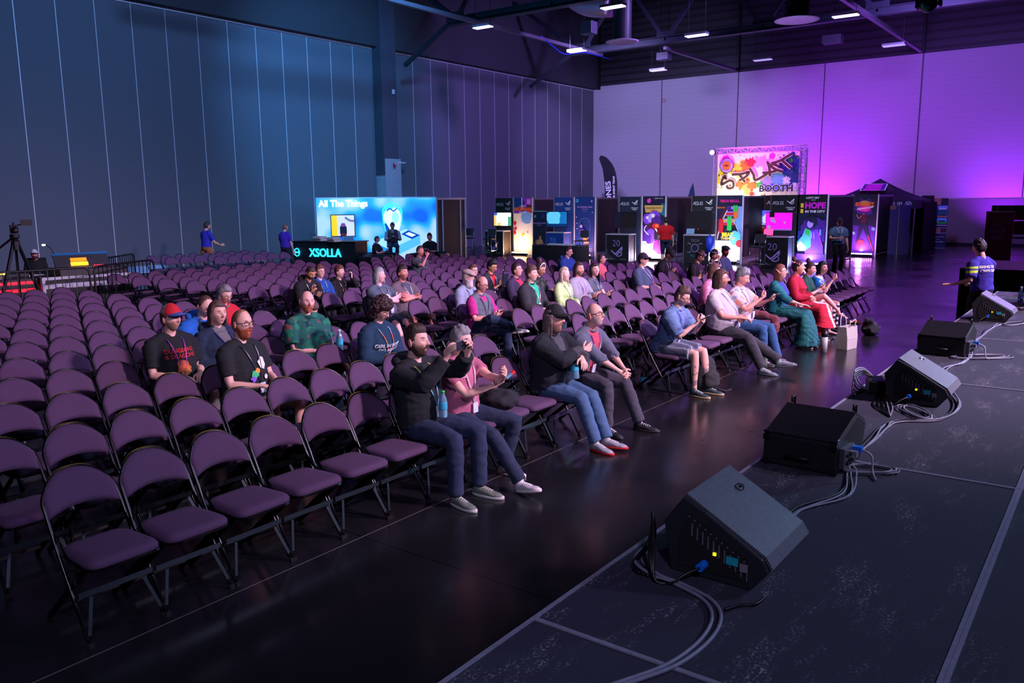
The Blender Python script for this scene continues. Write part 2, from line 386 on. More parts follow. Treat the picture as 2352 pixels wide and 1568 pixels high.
for x,y,z,s,lab,e in ((25.13,14.47,8.6,.8,'bright hanging panel light in front of the pink duct',8),(24.91,19.81,8.6,.75,'bright hanging panel light under the nearer truss',6),
    (31.35,19.8,8.6,.8,'hanging panel light beneath the long strut, left of diffuser',6),(25.36,13.03,8.8,.35,'small panel light at top edge between duct and projector box',6),
    (31.42,14.34,8.6,.85,'bright hanging panel light between the two round diffusers',8),(38.5,19.56,8.6,.8,'dim violet panel light just above the back wall, leftmost',3),
    (38.79,14.39,8.6,.8,'dim violet panel light above back wall, middle one of three',2),(31.47,8.76,8.6,.85,'bright hanging panel light right of the large diffuser',5),
    (38.79,8.76,8.6,.85,'dim violet panel light above back wall, rightmost of three',2)):
    led_panel(x,y,z,s,lab,e)
for x,y,z,d,lab in ((31.0,19.0,9.4,(.5,.55,.5),'grey unit heater box hung between the trusses'),(25.4,9.6,8.9,(.5,.7,.3),'small projector box hung beside the large diffuser'),
                    (37.2,18.6,9.0,(.5,.6,.35),'small dark box hung under the far truss near left end'),(38.5,11.2,9.1,(.5,.8,.35),'dark hanging box between two violet panel lights')):
    t = empty('hanging_box', (x,y,z), label=lab, cat='hung equipment box')
    MB().box((0,0,0),d).build('case', mat('hung_case',(70,66,84),.5), t, bevel=.02)
    for q in (-.2,.2): MB().bar((0,q,d[2]/2),(0,q,3.0),.02).build('hanger_rod', black_paint, t)
# moving head light and lighting truss at top right
t = empty('moving_head_light', (27.3,5.3,8.3), label='moving head stage light hanging at top right of the hall', cat='stage light')
MB().box((0,0,.15),(.42,.5,.16)).build('base', black_paint, t, bevel=.02)
y_ = MB(); [y_.box((0,q,-.25),(.3,.07,.7)) for q in (-.3,.3)]; y_.build('yoke', black_paint, t, bevel=.02)
MB().lathe([(.0,-.3),(.19,-.3),(.22,-.1),(.24,.1),(.2,.25),(0,.25)],n=20,T=Matrix.Translation((0,0,-.5)) @ Matrix.Rotation(R(-100),4,'Y')).build('head', black_paint, t, smooth=True)
MB().lathe([(0,.26),(.16,.26),(.15,.29),(0,.3)],n=20,T=Matrix.Translation((0,0,-.5)) @ Matrix.Rotation(R(-100),4,'Y')).build('lens', mat('green_lens',(50,120,100),.1,.2,coat=1), t, smooth=True)
t = empty('lighting_truss', (27.3,5.3,8.6), label='box truss with pipes holding the moving head light', cat='truss')
m = MB()
for dx in (-.15,.15):
    for dz in (0,.3): m.bar((dx,-6,dz+.2),(dx,2.4,dz+.2),.05)
for i in range(20):
    yy = -6+i*.42; m.bar((-.15,yy,.2),(-.15,yy+.42,.5),.03); m.bar((.15,yy,.5),(.15,yy+.42,.2),.03)
m.build('chord_lattice', alu, t)
for q in (0,.7): MB().bar((.3+q,-.6-q,.1),(-.9+q,-1.2-q,-.35),.05).build('side_pipe', alu, t)
# ------------------------------------------------------------------ stage decks
SZ = .915
def deck_mat():
    m = mat('stage_carpetboard', (46,46,62), .75, bump=.2, scale=330, var=.45); nt = m.node_tree; N = nt.nodes; L = nt.links
    tc = N.new('ShaderNodeTexCoord'); b = N['Principled BSDF']
    mp = N.new('ShaderNodeMapping'); mp.inputs['Scale'].default_value = (1.2,5,1); mp.inputs['Rotation'].default_value = (0,0,R(24))
    L.new(tc.outputs['Object'], mp.inputs[0])
    n1 = N.new('ShaderNodeTexNoise'); n1.inputs['Scale'].default_value = 1.6; n1.inputs['Detail'].default_value = 9; n1.inputs['Roughness'].default_value = .75
    L.new(mp.outputs[0], n1.inputs['Vector'])
    r = N.new('ShaderNodeMapRange'); r.inputs[1].default_value = .52; r.inputs[2].default_value = .74; L.new(n1.outputs[0], r.inputs[0])
    n2 = N.new('ShaderNodeTexNoise'); n2.inputs['Scale'].default_value = 90; L.new(tc.outputs['Object'], n2.inputs['Vector'])
    r2 = N.new('ShaderNodeMapRange'); r2.inputs[1].default_value = .5; r2.inputs[2].default_value = .7; L.new(n2.outputs[0], r2.inputs[0])
    mu = N.new('ShaderNodeMath'); mu.operation = 'MULTIPLY'; L.new(r.outputs[0], mu.inputs[0]); L.new(r2.outputs[0], mu.inputs[1])
    mx = N.new('ShaderNodeMix'); mx.data_type = 'RGBA'; mx.inputs[7].default_value = lin((190,188,200))+(1,)
    old = b.inputs['Base Color'].links[0].from_socket
    L.new(old, mx.inputs[6]); L.new(mu.outputs[0], mx.inputs[0]); L.new(mx.outputs[2], b.inputs['Base Color'])
    return m
dm = deck_mat(); edge_m = mat('deck_edge', (170,172,190), .45, .5)
YS = [(1.546,.326),(.326,-.894),(-.894,-2.114)]
for i, x1 in enumerate((2.172-2.44, 2.172, 4.608, 7.047, 9.487, 11.927, 14.367)):
    for j, (ya, yb) in enumerate(YS):
        if (i == 0 and j > 1) or (j == 2 and i < 4): continue
        pos = ['nearest the camera', 'beside the nearest wedge speaker','under the second and third speakers','under the fourth speaker','at the far wedge speaker','beyond the far wedge speaker','at the far end of stage'][i]
        t = empty('stage_deck', (x1-1.22,(ya+yb)/2,0), label='black stage deck %s, %s' % (pos, ['along the audience edge','second from audience edge','third from audience edge'][j]), cat='stage deck', group='decks of the black stage')
        MB().box((0,0,SZ-.03),(2.43,1.212,.056)).build('deck_top', dm, t)
        e = MB()
        for sy in (-1,1): e.box((0,sy*.602,SZ-.027),(2.436,.015,.06))
        for sx_ in (-1,1): e.box((sx_*1.2135,0,SZ-.027),(.009,1.19,.06))
        e.build('edge_trim', edge_m, t)
        l = MB()
        for sx_ in (-1.1,1.1):
            for sy in (-.5,.5): l.box((sx_,sy,(SZ-.07)/2),(.05,.05,SZ-.07))
        l.build('legs', black_paint, t)
tag(MB().box((5.9,1.50,.42),(16.8,.02,.84)).build('stage_skirt', mat('skirt_cloth',(8,8,10),.95)), 'black cloth skirt hanging along the stage front', 'stage skirt')
# ------------------------------------------------------------------ stage monitors
cab_m = mat('speaker_cabinet', (24,26,30), .5, bump=.25, scale=180, var=.15)
grille_m = mat('speaker_grille', (120,120,132), .5, .3)
def perf():
    m = grille_m; nt = m.node_tree; N = nt.nodes; L = nt.links
    tc = N.new('ShaderNodeTexCoord'); out = []
    for v_ in ((1,0,0),(0,.872,.49)):
        dt = N.new('ShaderNodeVectorMath'); dt.operation = 'DOT_PRODUCT'; dt.inputs[1].default_value = [c*2*math.pi/.009 for c in v_]
        L.new(tc.outputs['Object'], dt.inputs[0]); sn = N.new('ShaderNodeMath'); sn.operation = 'SINE'; L.new(dt.outputs['Value'], sn.inputs[0]); out.append(sn)
    pr = N.new('ShaderNodeMath'); pr.operation = 'MULTIPLY'; L.new(out[0].outputs[0], pr.inputs[0]); L.new(out[1].outputs[0], pr.inputs[1])
    r = N.new('ShaderNodeMapRange'); r.inputs[1].default_value = -.2; r.inputs[2].default_value = .35; r.inputs[3].default_value = 1; r.inputs[4].default_value = .2
    L.new(pr.outputs[0], r.inputs[0])
    mx = [n for n in N if n.type == 'MIX'][0]; b = N['Principled BSDF']
    m2 = N.new('ShaderNodeMix'); m2.data_type = 'RGBA'; m2.blend_type = 'MULTIPLY'; m2.inputs[0].default_value = 1
    L.new(mx.outputs[2], m2.inputs[6]); L.new(r.outputs[0], m2.inputs[7]); L.new(m2.outputs[2], b.inputs['Base Color'])
perf()
blue_plug = mat('blue_plug', (20,110,220), .4); teal_label = mat('teal_label', (30,160,170), .5); grey_label = mat('grey_label', (120,120,125), .5)
def wedge(x, y, w_, rz, lab, s=1.):
    """cross section in y-z, width along x; grille faces -y and up"""
    t = empty('stage_monitor', (x,y,SZ), rz, label=lab, cat='stage monitor speaker')
    sec = [(-.16,0),(.16,0),(.195,.195),(.115,.305),(.02,.26),(-.2,.13),(-.225,.085)]
    sec = [(a*s,b*s) for a,b in sec]
    MB().prism(sec, lambda u,v,q: Vector((q,u,v)), .03, w_-.03).build('cabinet', cab_m, t, bevel=.008)
    # side cheeks with raised rims
    for nm, q0, q1 in (('near_cheek',0,.03),('far_cheek',w_-.03,w_)):
        MB().prism(sec, lambda u,v,q: Vector((q,u,v)), q0, q1).build('cheek', mat('cheek_plastic',(34,37,42),.4), t, bevel=.006)
    # grille: two planes
    a, b_, c_ = Vector((0,.112*s,.310*s)), Vector((0,-.120*s,.178*s)), Vector((0,-.205*s,.132*s))
    d_ = Vector((0,-.232*s,.09*s)); n = Vector((0,-.45,.9)).normalized()*.006
    g = MB(); g.tube([],[]) if 0 else None
    for p, q in ((a,c_),(c_,d_)):
        X0, X1 = Vector((.02,0,0)), Vector((w_-.02,0,0))
        g.add([p+n+X0, p+n+X1, q+n+X1, q+n+X0, p-n+X0, p-n+X1, q-n+X1, q-n+X0],[(0,1,2,3),(7,6,5,4),(0,4,5,1),(1,5,6,2),(2,6,7,3),(3,7,4,0)])
    g.build('grille', grille_m, t)
    mid = a*.72+c_*.28+n*1.6
    MB().tube([mid+Vector((w_*.72+.030*math.cos(k*.5236),.016*math.sin(k*.5236)*.88,.016*math.sin(k*.5236)*.5)) for k in range(12)],.0022,5,closed=True).box(mid+Vector((w_*.72,0,0)),(.022,.012,.006),rx=R(28)).build('badge', chrome, t)
    # recessed side panel with rows of slots and connectors
    r = MB().prism([(-.13*s,.03*s),(.12*s,.03*s),(.13*s,.15*s),(.085*s,.25*s),(-.0*s,.21*s),(-.15*s,.12*s)], lambda u,v,q: Vector((q,u,v)), -.004, 0)
    r.build('side_recess', black_matt, t)
    sl = MB()
    for k in range(11):
        u = (.085-.022*k)*s; v = (.235-.0125*k)*s
        sl.box((-.006,u,v),(.004,.006,.006)); sl.box((-.006,u-.012,v-.05*s),(.004,.005,.05*s))
    sl.build('vent_slots', mat('slot_grey',(90,92,100),.5), t)
    c = MB().lathe([(0,0),(.016,0),(.016,.05),(0,.05)],n=12,T=Matrix.Translation((-.05,.02,.06)) @ Matrix.Rotation(math.pi/2,4,'Y'))
    c.build('power_plug', blue_plug, t)
    MB().box((-.008,-.09*s,.10*s),(.006,.045,.03)).build('teal_label', teal_label, t)
    MB().box((-.008,-.135*s,.085*s),(.006,.03,.03)).build('grey_label', grey_label, t)
    MB().tube(spline([(-.05,.02,.06),(-.1,.06,.04),(-.13,.10,.008),(-.10,.2,.008)],5),.006,6).build('power_lead', black_paint, t, smooth=True)
    MB().box((-.006,-.02,.11*s),(.006,.012,.012)).build('status_lamp', emis('yellow_led',(230,220,20),2), t)
    return t
wedge(2.80,1.165,.46,0,'black wedge stage monitor nearest the camera, perforated grille up')
wedge(6.15,1.115,.46,0,'black wedge stage monitor in middle of stage edge, grille up, beside coiled cables')
wedge(10.85,1.22,.46,0,'black wedge stage monitor at far right end of the row, near crew member')
def lowbox(x, y, lab, seed):
    """wedge turned the other way: low front towards us, handles and feet"""
    t = empty('stage_monitor', (x,y,SZ), R(-3), label=lab, cat='stage monitor speaker')
    w_ = .40; q = Vector
    # local: x away from us, y across
    pr = MB().prism([(0,0),(.40,0),(.46,.20),(.30,.27),(0,.17)], lambda u,v,k: q((u,k,v)), -.2, .2)
    pr.build('cabinet', cab_m, t, bevel=.012)
    MB().prism([(.0,.172),(.30,.272),(.46,.202),(.46,.208),(.30,.28),(0,.18)], lambda u,v,k: q((u,k,v)), -.19,.19).build('top_skin', mat('glossy_lid',(30,30,36),.22), t)
    f = MB()
    for a in (-.17,.17): f.tube([(.32,a,.28),(.32,a,.31),(.36,a,.31),(.36,a,.26)],.007,6)
    f.tube([(-.012,-.06,.06),(-.03,-.06,.07),(-.03,.06,.07),(-.012,.06,.06)],.008,6)
    f.build('handles', black_paint, t, smooth=True)
    c = MB()
    for a in (-.18,.18):
        for b in (.015,.15): c.box((-.004,a,b),(.012,.035,.03))
    for a in (-.18,.18): c.box((.02,a,.18),(.05,.035,.012))
    c.build('corner_guards', mat('corner_metal',(44,46,54),.3,.7), t)
    p = MB().box((.10,-.215,.09),(.16,.03,.11)); p.build('jack_plate', mat('jack_metal',(110,112,125),.35,.7), t, bevel=.004)
    k = MB()
    for i in range(3):
        for j in range(2): k.lathe([(0,0),(.011,0),(.011,.01),(0,.01)],n=10,T=Matrix.Translation((.05+i*.04,-.232,.065+j*.04)) @ Matrix.Rotation(math.pi/2,4,'X'))
    k.build('sockets', black_paint, t)
    MB().box((.16,-.25,.12),(.035,.05,.03)).build('blue_plug', blue_plug, t)
    MB().box((.11,-.245,.105),(.03,.04,.03)).build('white_plug', grey_label, t)
    MB().tube(spline([(.16,-.27,.12),(.17,-.32,.09),(.13,-.34,.02),(.05,-.38,.006)],5),.006,6).build('lead', mat('grey_cable',(120,124,140),.45), t, smooth=True)
    return t
lowbox(4.30,1.31,'low black stage monitor with glossy lid and blue plug, second from camera',1)
lowbox(8.22,1.29,'low black stage monitor with glossy lid, fourth in the row along stage edge',2)
# ------------------------------------------------------------------ stage cables
cg = mat('grey_cable', (120,124,140), .45); cb = mat('black_cable', (16,16,20), .4)
def cable(pts, r, m, lab, n=8, z=SZ, nm='stage_cable'):
    P = spline([(a,b,z+r+.001+(c if c else 0)) for a,b,c in pts], n)
    return tag(MB().tube(P, r, 6).build(nm, m, smooth=True), lab, 'cable')
rn = random.Random(3)
# pair from the frame's lower edge to the nearest wedge
pair = [(1.80,1.18,0),(2.02,1.07,0),(2.19,1.0,0),(2.38,.98,0),(2.54,1.01,0),(2.64,1.09,0),(2.69,1.22,0),(2.71,1.33,0),(2.78,1.44,0),(2.90,1.47,0)]
for q,(dx,lab) in enumerate(((0,'outer grey cable sweeping from photo bottom to the nearest wedge'),(.026,'inner grey cable sweeping from photo bottom to the nearest wedge'))):
    cable([(a-dx*.6,b+dx,0) for a,b,_ in pair],.0075,cg,lab)
cable([(2.60,1.02,0),(2.66,.99,0),(2.70,.95,0),(2.76,.94,0)],.006,cb,'short black cable tie tail beside the sweeping cable pair')
for q in range(3):
    cable([(2.68,1.36+.02*q,0),(2.74,1.46,.0),(2.86+.03*q,1.46,.04),(2.84,1.43,.13+.03*q),(2.72,1.38-.01*q,.09),(2.66,1.32,.0),(2.70,1.25,0)],.006,cb,['lowest','middle','topmost'][q]+' black cable loop standing behind the nearest wedge speaker')
# trunk of cables running along the stage behind the monitors
trunk = [(3.3,1.06,0),(3.68,1.10,0),(4.0,.98,0),(4.35,1.04,0),(4.6,1.10,0),(5.07,1.10,0),(5.4,1.11,0),(5.6,1.08,0),(5.8,.86,0),(6.3,.84,0),(7.0,1.05,0),(7.55,1.13,0),(7.95,1.05,0),(8.4,1.06,0),(8.87,1.14,0),(9.42,1.12,0),(10.12,1.12,0),(10.6,1.08,0)]
for q in range(4):
    pts = [(a, b+.014*math.sin(i*1.7+q*1.6)+.010*q, max(0,.010*math.cos(i*2.1+q))) for i,(a,b,_) in enumerate(trunk)]
    cable(pts,.0055,cg if q<3 else cb,'%s of four cables bundled along stage behind the monitors' % ['leftmost grey one','middle grey one','rightmost grey one','black one'][q])
def coil(x,y,rx,ry,n,lab,m=cg,rz=0,r=.0045,z=SZ):
    pts = []
    for i in range(n*12+1):
        a = i/12*2*math.pi; k = 1+.16*math.sin(i*.37)
        p = Vector((rx*k*math.cos(a), ry*k*math.sin(a), 0)); p.rotate(Euler((0,0,rz+.12*math.sin(i*.2)))); pts.append((x+p.x+.02*math.sin(i*.11), y+p.y, z+r+.003*(i/12)))
    return tag(MB().tube(pts, r, 6).build('cable_coil', m, smooth=True), lab, 'coil of cable')
coil(4.48,1.00,.14,.07,5,'grey cable coil on the stage beside second monitor with blue plug',rz=R(-60))
coil(5.90,1.04,.18,.06,5,'grey cable coil on the stage in front of the middle wedge monitor',rz=R(35))
coil(8.32,.98,.26,.09,4,'grey cable coil stretched on stage beside the fourth monitor',rz=R(-50))
coil(10.75,.96,.2,.07,3,'grey cable coil beside the far wedge monitor',rz=R(-20))
# power hub with red light
t = empty('power_distribution_box', (6.42,1.42,SZ), R(20), label='black power box with glowing red switch and cable tangle beside middle wedge', cat='power box')
MB().box((0,0,.05),(.22,.12,.10)).build('case', black_paint, t, bevel=.01)
MB().box((.03,-.066,.06),(.05,.015,.03)).build('red_switch', emis('red_neon',(255,40,15),14), t)
MB().box((-.06,-.066,.06),(.05,.03,.04)).build('grey_plug', grey_label, t)
for q in range(5):
    cable([(6.30,1.46,.02),(6.12+.03*q,1.50,.02+.02*q),(6.2,1.52,.10+.02*q),(6.40,1.50,.12+.01*q),(6.44,1.40,.05),(6.2,1.36-.02*q,0),(5.95,1.32-.03*q,0),(5.7,1.16,0)],.0055,cb if q<3 else cg,'%s cable of the tangle around the power box' % ['lowest black','middle black','topmost black','inner grey','outer grey'][q])
# gear at the far end of the stage
t = empty('road_case', (13.1,.55,SZ), R(8), label='black road case on far end of stage beside the crew member', cat='case')
MB().box((0,0,.23),(.8,.6,.46)).build('body', black_paint, t, bevel=.01)
MB().box((0,0,.33),(.82,.62,.02)).build('lid_seam', alu, t)
tag(MB().box((14.2,.93,SZ+.22),(.03,.42,.42),rx=R(12)).build('cardboard_sheet', mat('cardboard',(150,105,66),.85)), 'brown cardboard sheet standing behind the road case', 'cardboard')
cable([(12.2,1.0,0),(12.1,.9,.15),(12.3,.8,.24),(12.6,.85,.15),(12.5,1.0,0),(12.2,1.05,0)],.012,cg,'grey cable loop standing on the far end of the stage')
cable([(12.0,.85,0),(12.1,.7,.1),(12.4,.6,.12),(12.6,.55,0)],.010,cb,'black cable arch at the far end of the stage')
t = empty('water_bottle', (13.0,1.12,SZ), label='clear water bottle standing on far stage end beside crew member', cat='bottle')
MB().lathe([(0,0),(.033,0),(.034,.12),(.03,.15),(.013,.18),(.013,.2),(0,.2)],n=14).build('bottle_body', mat('clear_plastic',(150,200,220),.1,trans=.6,spec=.6), t, smooth=True)
MB().lathe([(0,.2),(.015,.2),(.015,.215),(0,.215)],n=12).build('cap', white_paint, t)
# black riser block at the far right
t = empty('black_riser', (20.0,1.6,0), label='large black draped riser block standing beyond the crew member', cat='riser')
MB().box((0,0,.45),(2.6,2.2,.9)).build('body', mat('black_drape',(7,7,9),.9), t)
MB().box((0,0,.908),(2.62,2.22,.016)).build('top_sheet', black_matt, t)
# small lamp with bright knobs at the very bottom, on the floor by the stage
t = empty('floor_stand_base', (1.42,1.78,0), label='dark round light fixture with shiny knobs at bottom edge of photo', cat='stage light')
MB().lathe([(0,0),(.17,0),(.17,.03),(.03,.05),(.02,.06),(.02,.62),(0,.62)],n=24).build('stand', black_paint, t, smooth=True)
MB().lathe([(0,.60),(.10,.60),(.13,.68),(.12,.76),(0,.8)],n=20).build('housing', black_matt, t, smooth=True)
k = MB()
for a,b,c,r in ((.03,.06,.80,.014),(.055,.04,.805,.01),(.09,.02,.81,.016),(.13,-.0,.80,.008),(.0,.09,.79,.009)): k.ball((a,b,c),r,10,8)
k.build('knobs', chrome, t, smooth=True)
# ------------------------------------------------------------------ folding chairs
fab = mat('chair_fabric', (86,57,90), .9, bump=.5, scale=220, var=.10)
tube_m = mat('chair_tube', (9,9,13), .25, .2)
steelbar = mat('chair_brace_steel', (62,72,80), .35, .7)
gold = mat('dull_gold_edge', (176,140,70), .4, .4)  # dull gold of the thin strip along front-row chair backs
def chair_meshes(trim):
    """local: seat centre at the origin, facing -y"""
    t = empty('folding_chair')
    q = Vector
    # seat cushion: rounded trapezoid
    n = 28; rings = []
    mb = MB()
    def outline(k, z, ins):
        pts = []
        for i in range(n):
            a = 2*math.pi*i/n; c, s_ = math.cos(a), math.sin(a); e = .32
            x = math.copysign(abs(c)**e, c); y = math.copysign(abs(s_)**e, s_)
            w_ = (.205 if y < 0 else .185)-ins; w_ = .195+(-y)*.012-ins
            pts.append((x*w_, .0+y*(.2-ins), z))
        return pts
    lv = [(.435,.015),(.442,.0),(.468,.0),(.484,.012),(.490,.045),(.492,.10)]
    vs = []; 
    for z, ins in lv: vs += outline(0, z, ins)
    fs = [tuple(range(n-1,-1,-1))]
    for k in range(len(lv)-1):
        for i in range(n): j = (i+1) % n; fs.append((k*n+i,k*n+j,(k+1)*n+j,(k+1)*n+i))
    vs.append((0,0,.494)); c = len(vs)-1
    for i in range(n): fs.append(((len(lv)-1)*n+i,(len(lv)-1)*n+(i+1)%n,c))
    mb.add(vs, fs).build('seat', fab, t, smooth=True)
    # seat pan
    p = MB(); vs = outline(0,.432,-.006)+outline(0,.446,-.006); p.add(vs,[tuple(range(n-1,-1,-1)),tuple(range(n,2*n))]+[(i,(i+1)%n,n+(i+1)%n,n+i) for i in range(n)])
    p.build('seat_pan', tube_m, t)
    # side line of the frame: front foot to shoulder of the back
    def side(z):       # y of the front/back tube at height z
        return -.13 + .30*(z/.5) if z < .5 else .17+(z-.5)*.52
    def archz(x): # top outline
        u = abs(x)/.20; return .855-.115*(u**2.6)
    def back_y(x, z): return side(z)+.028*(1-(x/.2)**2)
    # backrest pad
    nx = 14; nz = 6; F = []; B = []
    for j in range(nz+1):
        for i in range(nx+1):
            x = -.2+.4*i/nx; zb = .632+.030*(1-(x/.2)**2); zt = archz(x)-.003
            z = zb+(zt-zb)*j/nz; e = .012*(1-max(abs(i/nx*2-1)**8, abs(j/nz*2-1)**8))
            F.append((x, back_y(x,z)-.009-e, z)); B.append((x, back_y(x,z)+.008+e*.4, z))
    vs = F+B; m_ = len(F); fs = []; w_ = nx+1
    for j in range(nz):
        for i in range(nx):
            a = j*w_+i; fs.append((a,a+1,a+1+w_,a+w_)); fs.append((m_+a,m_+a+w_,m_+a+1+w_,m_+a+1))
    for i in range(nx): fs.append((i,m_+i,m_+i+1,i+1)); a = nz*w_+i; fs.append((a,a+1,m_+a+1,m_+a))
    for j in range(nz): a = j*w_; fs.append((a,a+w_,m_+a+w_,m_+a)); a += nx; fs.append((a,m_+a,m_+a+w_,a+w_))
    MB().add(vs, fs).build('backrest', fab, t, smooth=True)
    # outer frame: one bent tube
    pts = [(-.212,side(0.),.0),(-.212,side(.25),.25),(-.21,side(.5),.5),(-.208,side(.66),.66)]
    arch = []
    for i in range(17):
        x = -.2+.4*i/16; arch.append((x, back_y(x,archz(x))+.002, archz(x)))
    full = pts+[(-.206,side(.72),.71)]+arch+[(.206,side(.72),.71)]+[(-a,b,c) for a,b,c in pts[::-1]]
    MB().tube(full, [.0115]*5+[.0085]*17+[.0115]*5, 6).build('frame', tube_m, t, smooth=True)
    [MB().box((q_*.212,side(0),.012),(.03,.03,.024)).build('foot_cap', black_matt, t) for q_ in (-1,1)]
    for sx_ in (-1,1):
        MB().bar((sx_*.19,-.10,.42),(sx_*.19,.40,.0),.03,.016,(1,0,0)).build('rear_leg', tube_m, t)
        MB().bar((sx_*.15,-.055,.245),(sx_*.205,-.115,.06),.02,.004,(0,1,0)).build('brace', steelbar, t)
    MB().box((0,-.045,.265),(.42,.006,.032)).build('front_crossbar', steelbar, t)
    MB().box((0,.30,.085),(.37,.012,.022)).build('rear_crossbar', tube_m, t)
    [MB().bar((q_*.20,.05,.43),(q_*.20,.20,.56),.02,.006,(1,0,0)).build('side_link', tube_m, t) for q_ in (-1,1)]
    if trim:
        MB().tube([(x,y+.004,z+.0075) for x,y,z in arch[2:-2]], .0028, 5).build('top_rim_strip', gold, t, smooth=True)
    return t
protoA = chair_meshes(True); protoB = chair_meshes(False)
def CX(b, n): return 2.12+.4485*n if b == 'L' else 9.11+.4475*n
def CY(k): return 4.39+.977*k
def pix(p):
    v = M.inverted() @ Vector(p); return 1176+F_PX*v.x/-v.z, 784-F_PX*v.y/-v.z, -v.z
OCC = {}   # filled by the people list: (block, n, row) -> short description
# ------------------------------------------------------------------ people
skin_m = mat('skin', (200,150,130), .55, bump=.12, scale=120, var=.05, vcol=True)
cloth_m = mat('cloth', (100,100,100), .9, bump=.22, scale=130, var=.10, vcol=True)
shiny_m = mat('shiny_cloth', (100,100,100), .32, bump=.2, scale=40, var=.1, vcol=True)
hair_m = mat('hair', (60,40,30), .55, bump=.8, scale=7, var=.45, vcol=True)
_nt = hair_m.node_tree; _mp = _nt.nodes.new('ShaderNodeMapping'); _mp.inputs['Scale'].default_value = (22,22,3.5)
_nz = [n for n in _nt.nodes if n.type == 'TEX_NOISE'][0]; _tc = [n for n in _nt.nodes if n.type == 'TEX_COORD'][0]
_nt.links.new(_tc.outputs['Object'], _mp.inputs[0]); _nt.links.new(_mp.outputs[0], _nz.inputs['Vector'])
rubber_m = mat('shoe_rubber', (90,90,90), .6, vcol=True)
glass_fr = mat('glasses_frame', (18,16,18), .3)
def V(*a): return Vector(a)
def remesh(mb, vox, smooth=2):
    me = bpy.data.meshes.new('u'); me.from_pydata([tuple(v) for v in mb.v], [], mb.f)
    o = bpy.data.objects.new('u', me); C.objects.link(o)
    md = o.modifiers.new('r', 'REMESH'); md.mode = 'VOXEL'; md.voxel_size = vox
    if smooth:
        s = o.modifiers.new('s', 'SMOOTH'); s.factor = .6; s.iterations = smooth
    dg = bpy.context.evaluated_depsgraph_get(); m2 = bpy.data.meshes.new_from_object(o.evaluated_get(dg))
    bpy.data.objects.remove(o); bpy.data.meshes.remove(me); return m2
def finish(me, name, m, parent, col, fold=0., seed=0, extra=None, inf=0.):
    """colour per vertex (col: tuple or function of position), fold noise, extra = (verts, faces, colours) joined in"""
    vs = [v.co.copy() for v in me.vertices]; fs = [tuple(p.vertices) for p in me.polygons]
    if fold or inf:
        ns = [v.normal.copy() for v in me.vertices]
        for i, v in enumerate(vs):
            q = Vector((v.x*7+seed*3.1, v.y*7+v.z*3, v.z*13-seed+v.x*4)); d = (1-2.2*abs(noise.noise(q)))*.9+.35*noise.noise(q*2.7)-.35
            vs[i] = v+ns[i]*(fold*d+inf)
    f = col if callable(col) else None; base = lin(col) if not f else None
    cs = [lin(f(v)) if f else base for v in vs]
    if extra:
        n = len(vs); vs += extra[0]; fs += [tuple(i+n for i in q) for q in extra[1]]; cs += extra[2]
    m2 = bpy.data.meshes.new(name); m2.from_pydata([tuple(v) for v in vs], [], fs); m2.materials.append(m)
    a = m2.color_attributes.new('Col', 'FLOAT_COLOR', 'POINT')
    a.data.foreach_set('color', [c for q in cs for c in (q[0],q[1],q[2],1.)])
    m2.polygons.foreach_set('use_smooth', [True]*len(m2.polygons))
    bpy.data.meshes.remove(me)
    o = bpy.data.objects.new(name, m2); C.objects.link(o); o.parent = parent; return o
def mesh_of(mb):
    me = bpy.data.meshes.new('u'); me.from_pydata([tuple(v) for v in mb.v], [], mb.f)
    b = bmesh.new(); b.from_mesh(me); bmesh.ops.recalc_face_normals(b, faces=b.faces); b.to_mesh(me); b.free(); return me
def ik(a, b, l1, l2, pole):
    d = b-a; L = d.length
    if L > (l1+l2)*.995: b = a+d.normalized()*(l1+l2)*.995; d = b-a; L = d.length
    x = (l1*l1-l2*l2+L*L)/(2*L); y = math.sqrt(max(0, l1*l1-x*x)); n = d/L
    p = Vector(pole); p = (p-n*p.dot(n)); p = p.normalized() if p.length > 1e-5 else n.orthogonal()
    return a+n*x+p*y, b
def sm(a, b, x): t = max(0., min(1., (x-a)/(b-a))); return t*t*(3-2*t)
def headpt(d, fem=0, k=1.):
    """unit direction -> head surface point; the face looks to -y"""
    x, y, z = d; f = -y
    X = .077*x; Y = .097*y; Z = .120*z
    if z < 0:
        X *= 1-(.30+.05*fem)*(-z)**1.6
        if f > 0: Y *= 1-.06*(-z)
        else: Y *= 1-.42*(-z)**1.5
    if f > 0: Y *= .97-.05*(1-abs(x))*(1 if z > .2 else .3)
    g = lambda cx, cz, sx_, sz, a: a*math.exp(-((x-cx)/sx_)**2-((z-cz)/sz)**2) if f > 0 else 0
    o = 0
    if f > 0: o += math.exp(-(x/(.085+.055*sm(.1,-.2,z)))**2)*(.026*sm(.22,-.16,z)*(1-sm(-.20,-.30,z))+.004)*(1 if z > -.35 else 0)*(1 if z < .3 else 0)
    o += g(.10,-.20,.06,.05,.008)+g(-.10,-.20,.06,.05,.008)
    o += g(0,.30,.5,.10,.004)                                     # brow
    o -= g(.40,.08,.17,.11,.012)+g(-.40,.08,.17,.11,.012)         # sockets
    o += g(.50,-.22,.22,.20,.005)+g(-.50,-.22,.22,.20,.005)      # cheeks
    o += g(0,-.47,.22,.045,.006)+g(0,-.57,.20,.045,.006)-g(0,-.52,.25,.02,.004)
    o += g(0,-.82,.28,.16,.012)                                   # chin
    return Vector((X*k, (Y-o)*k, Z*k))
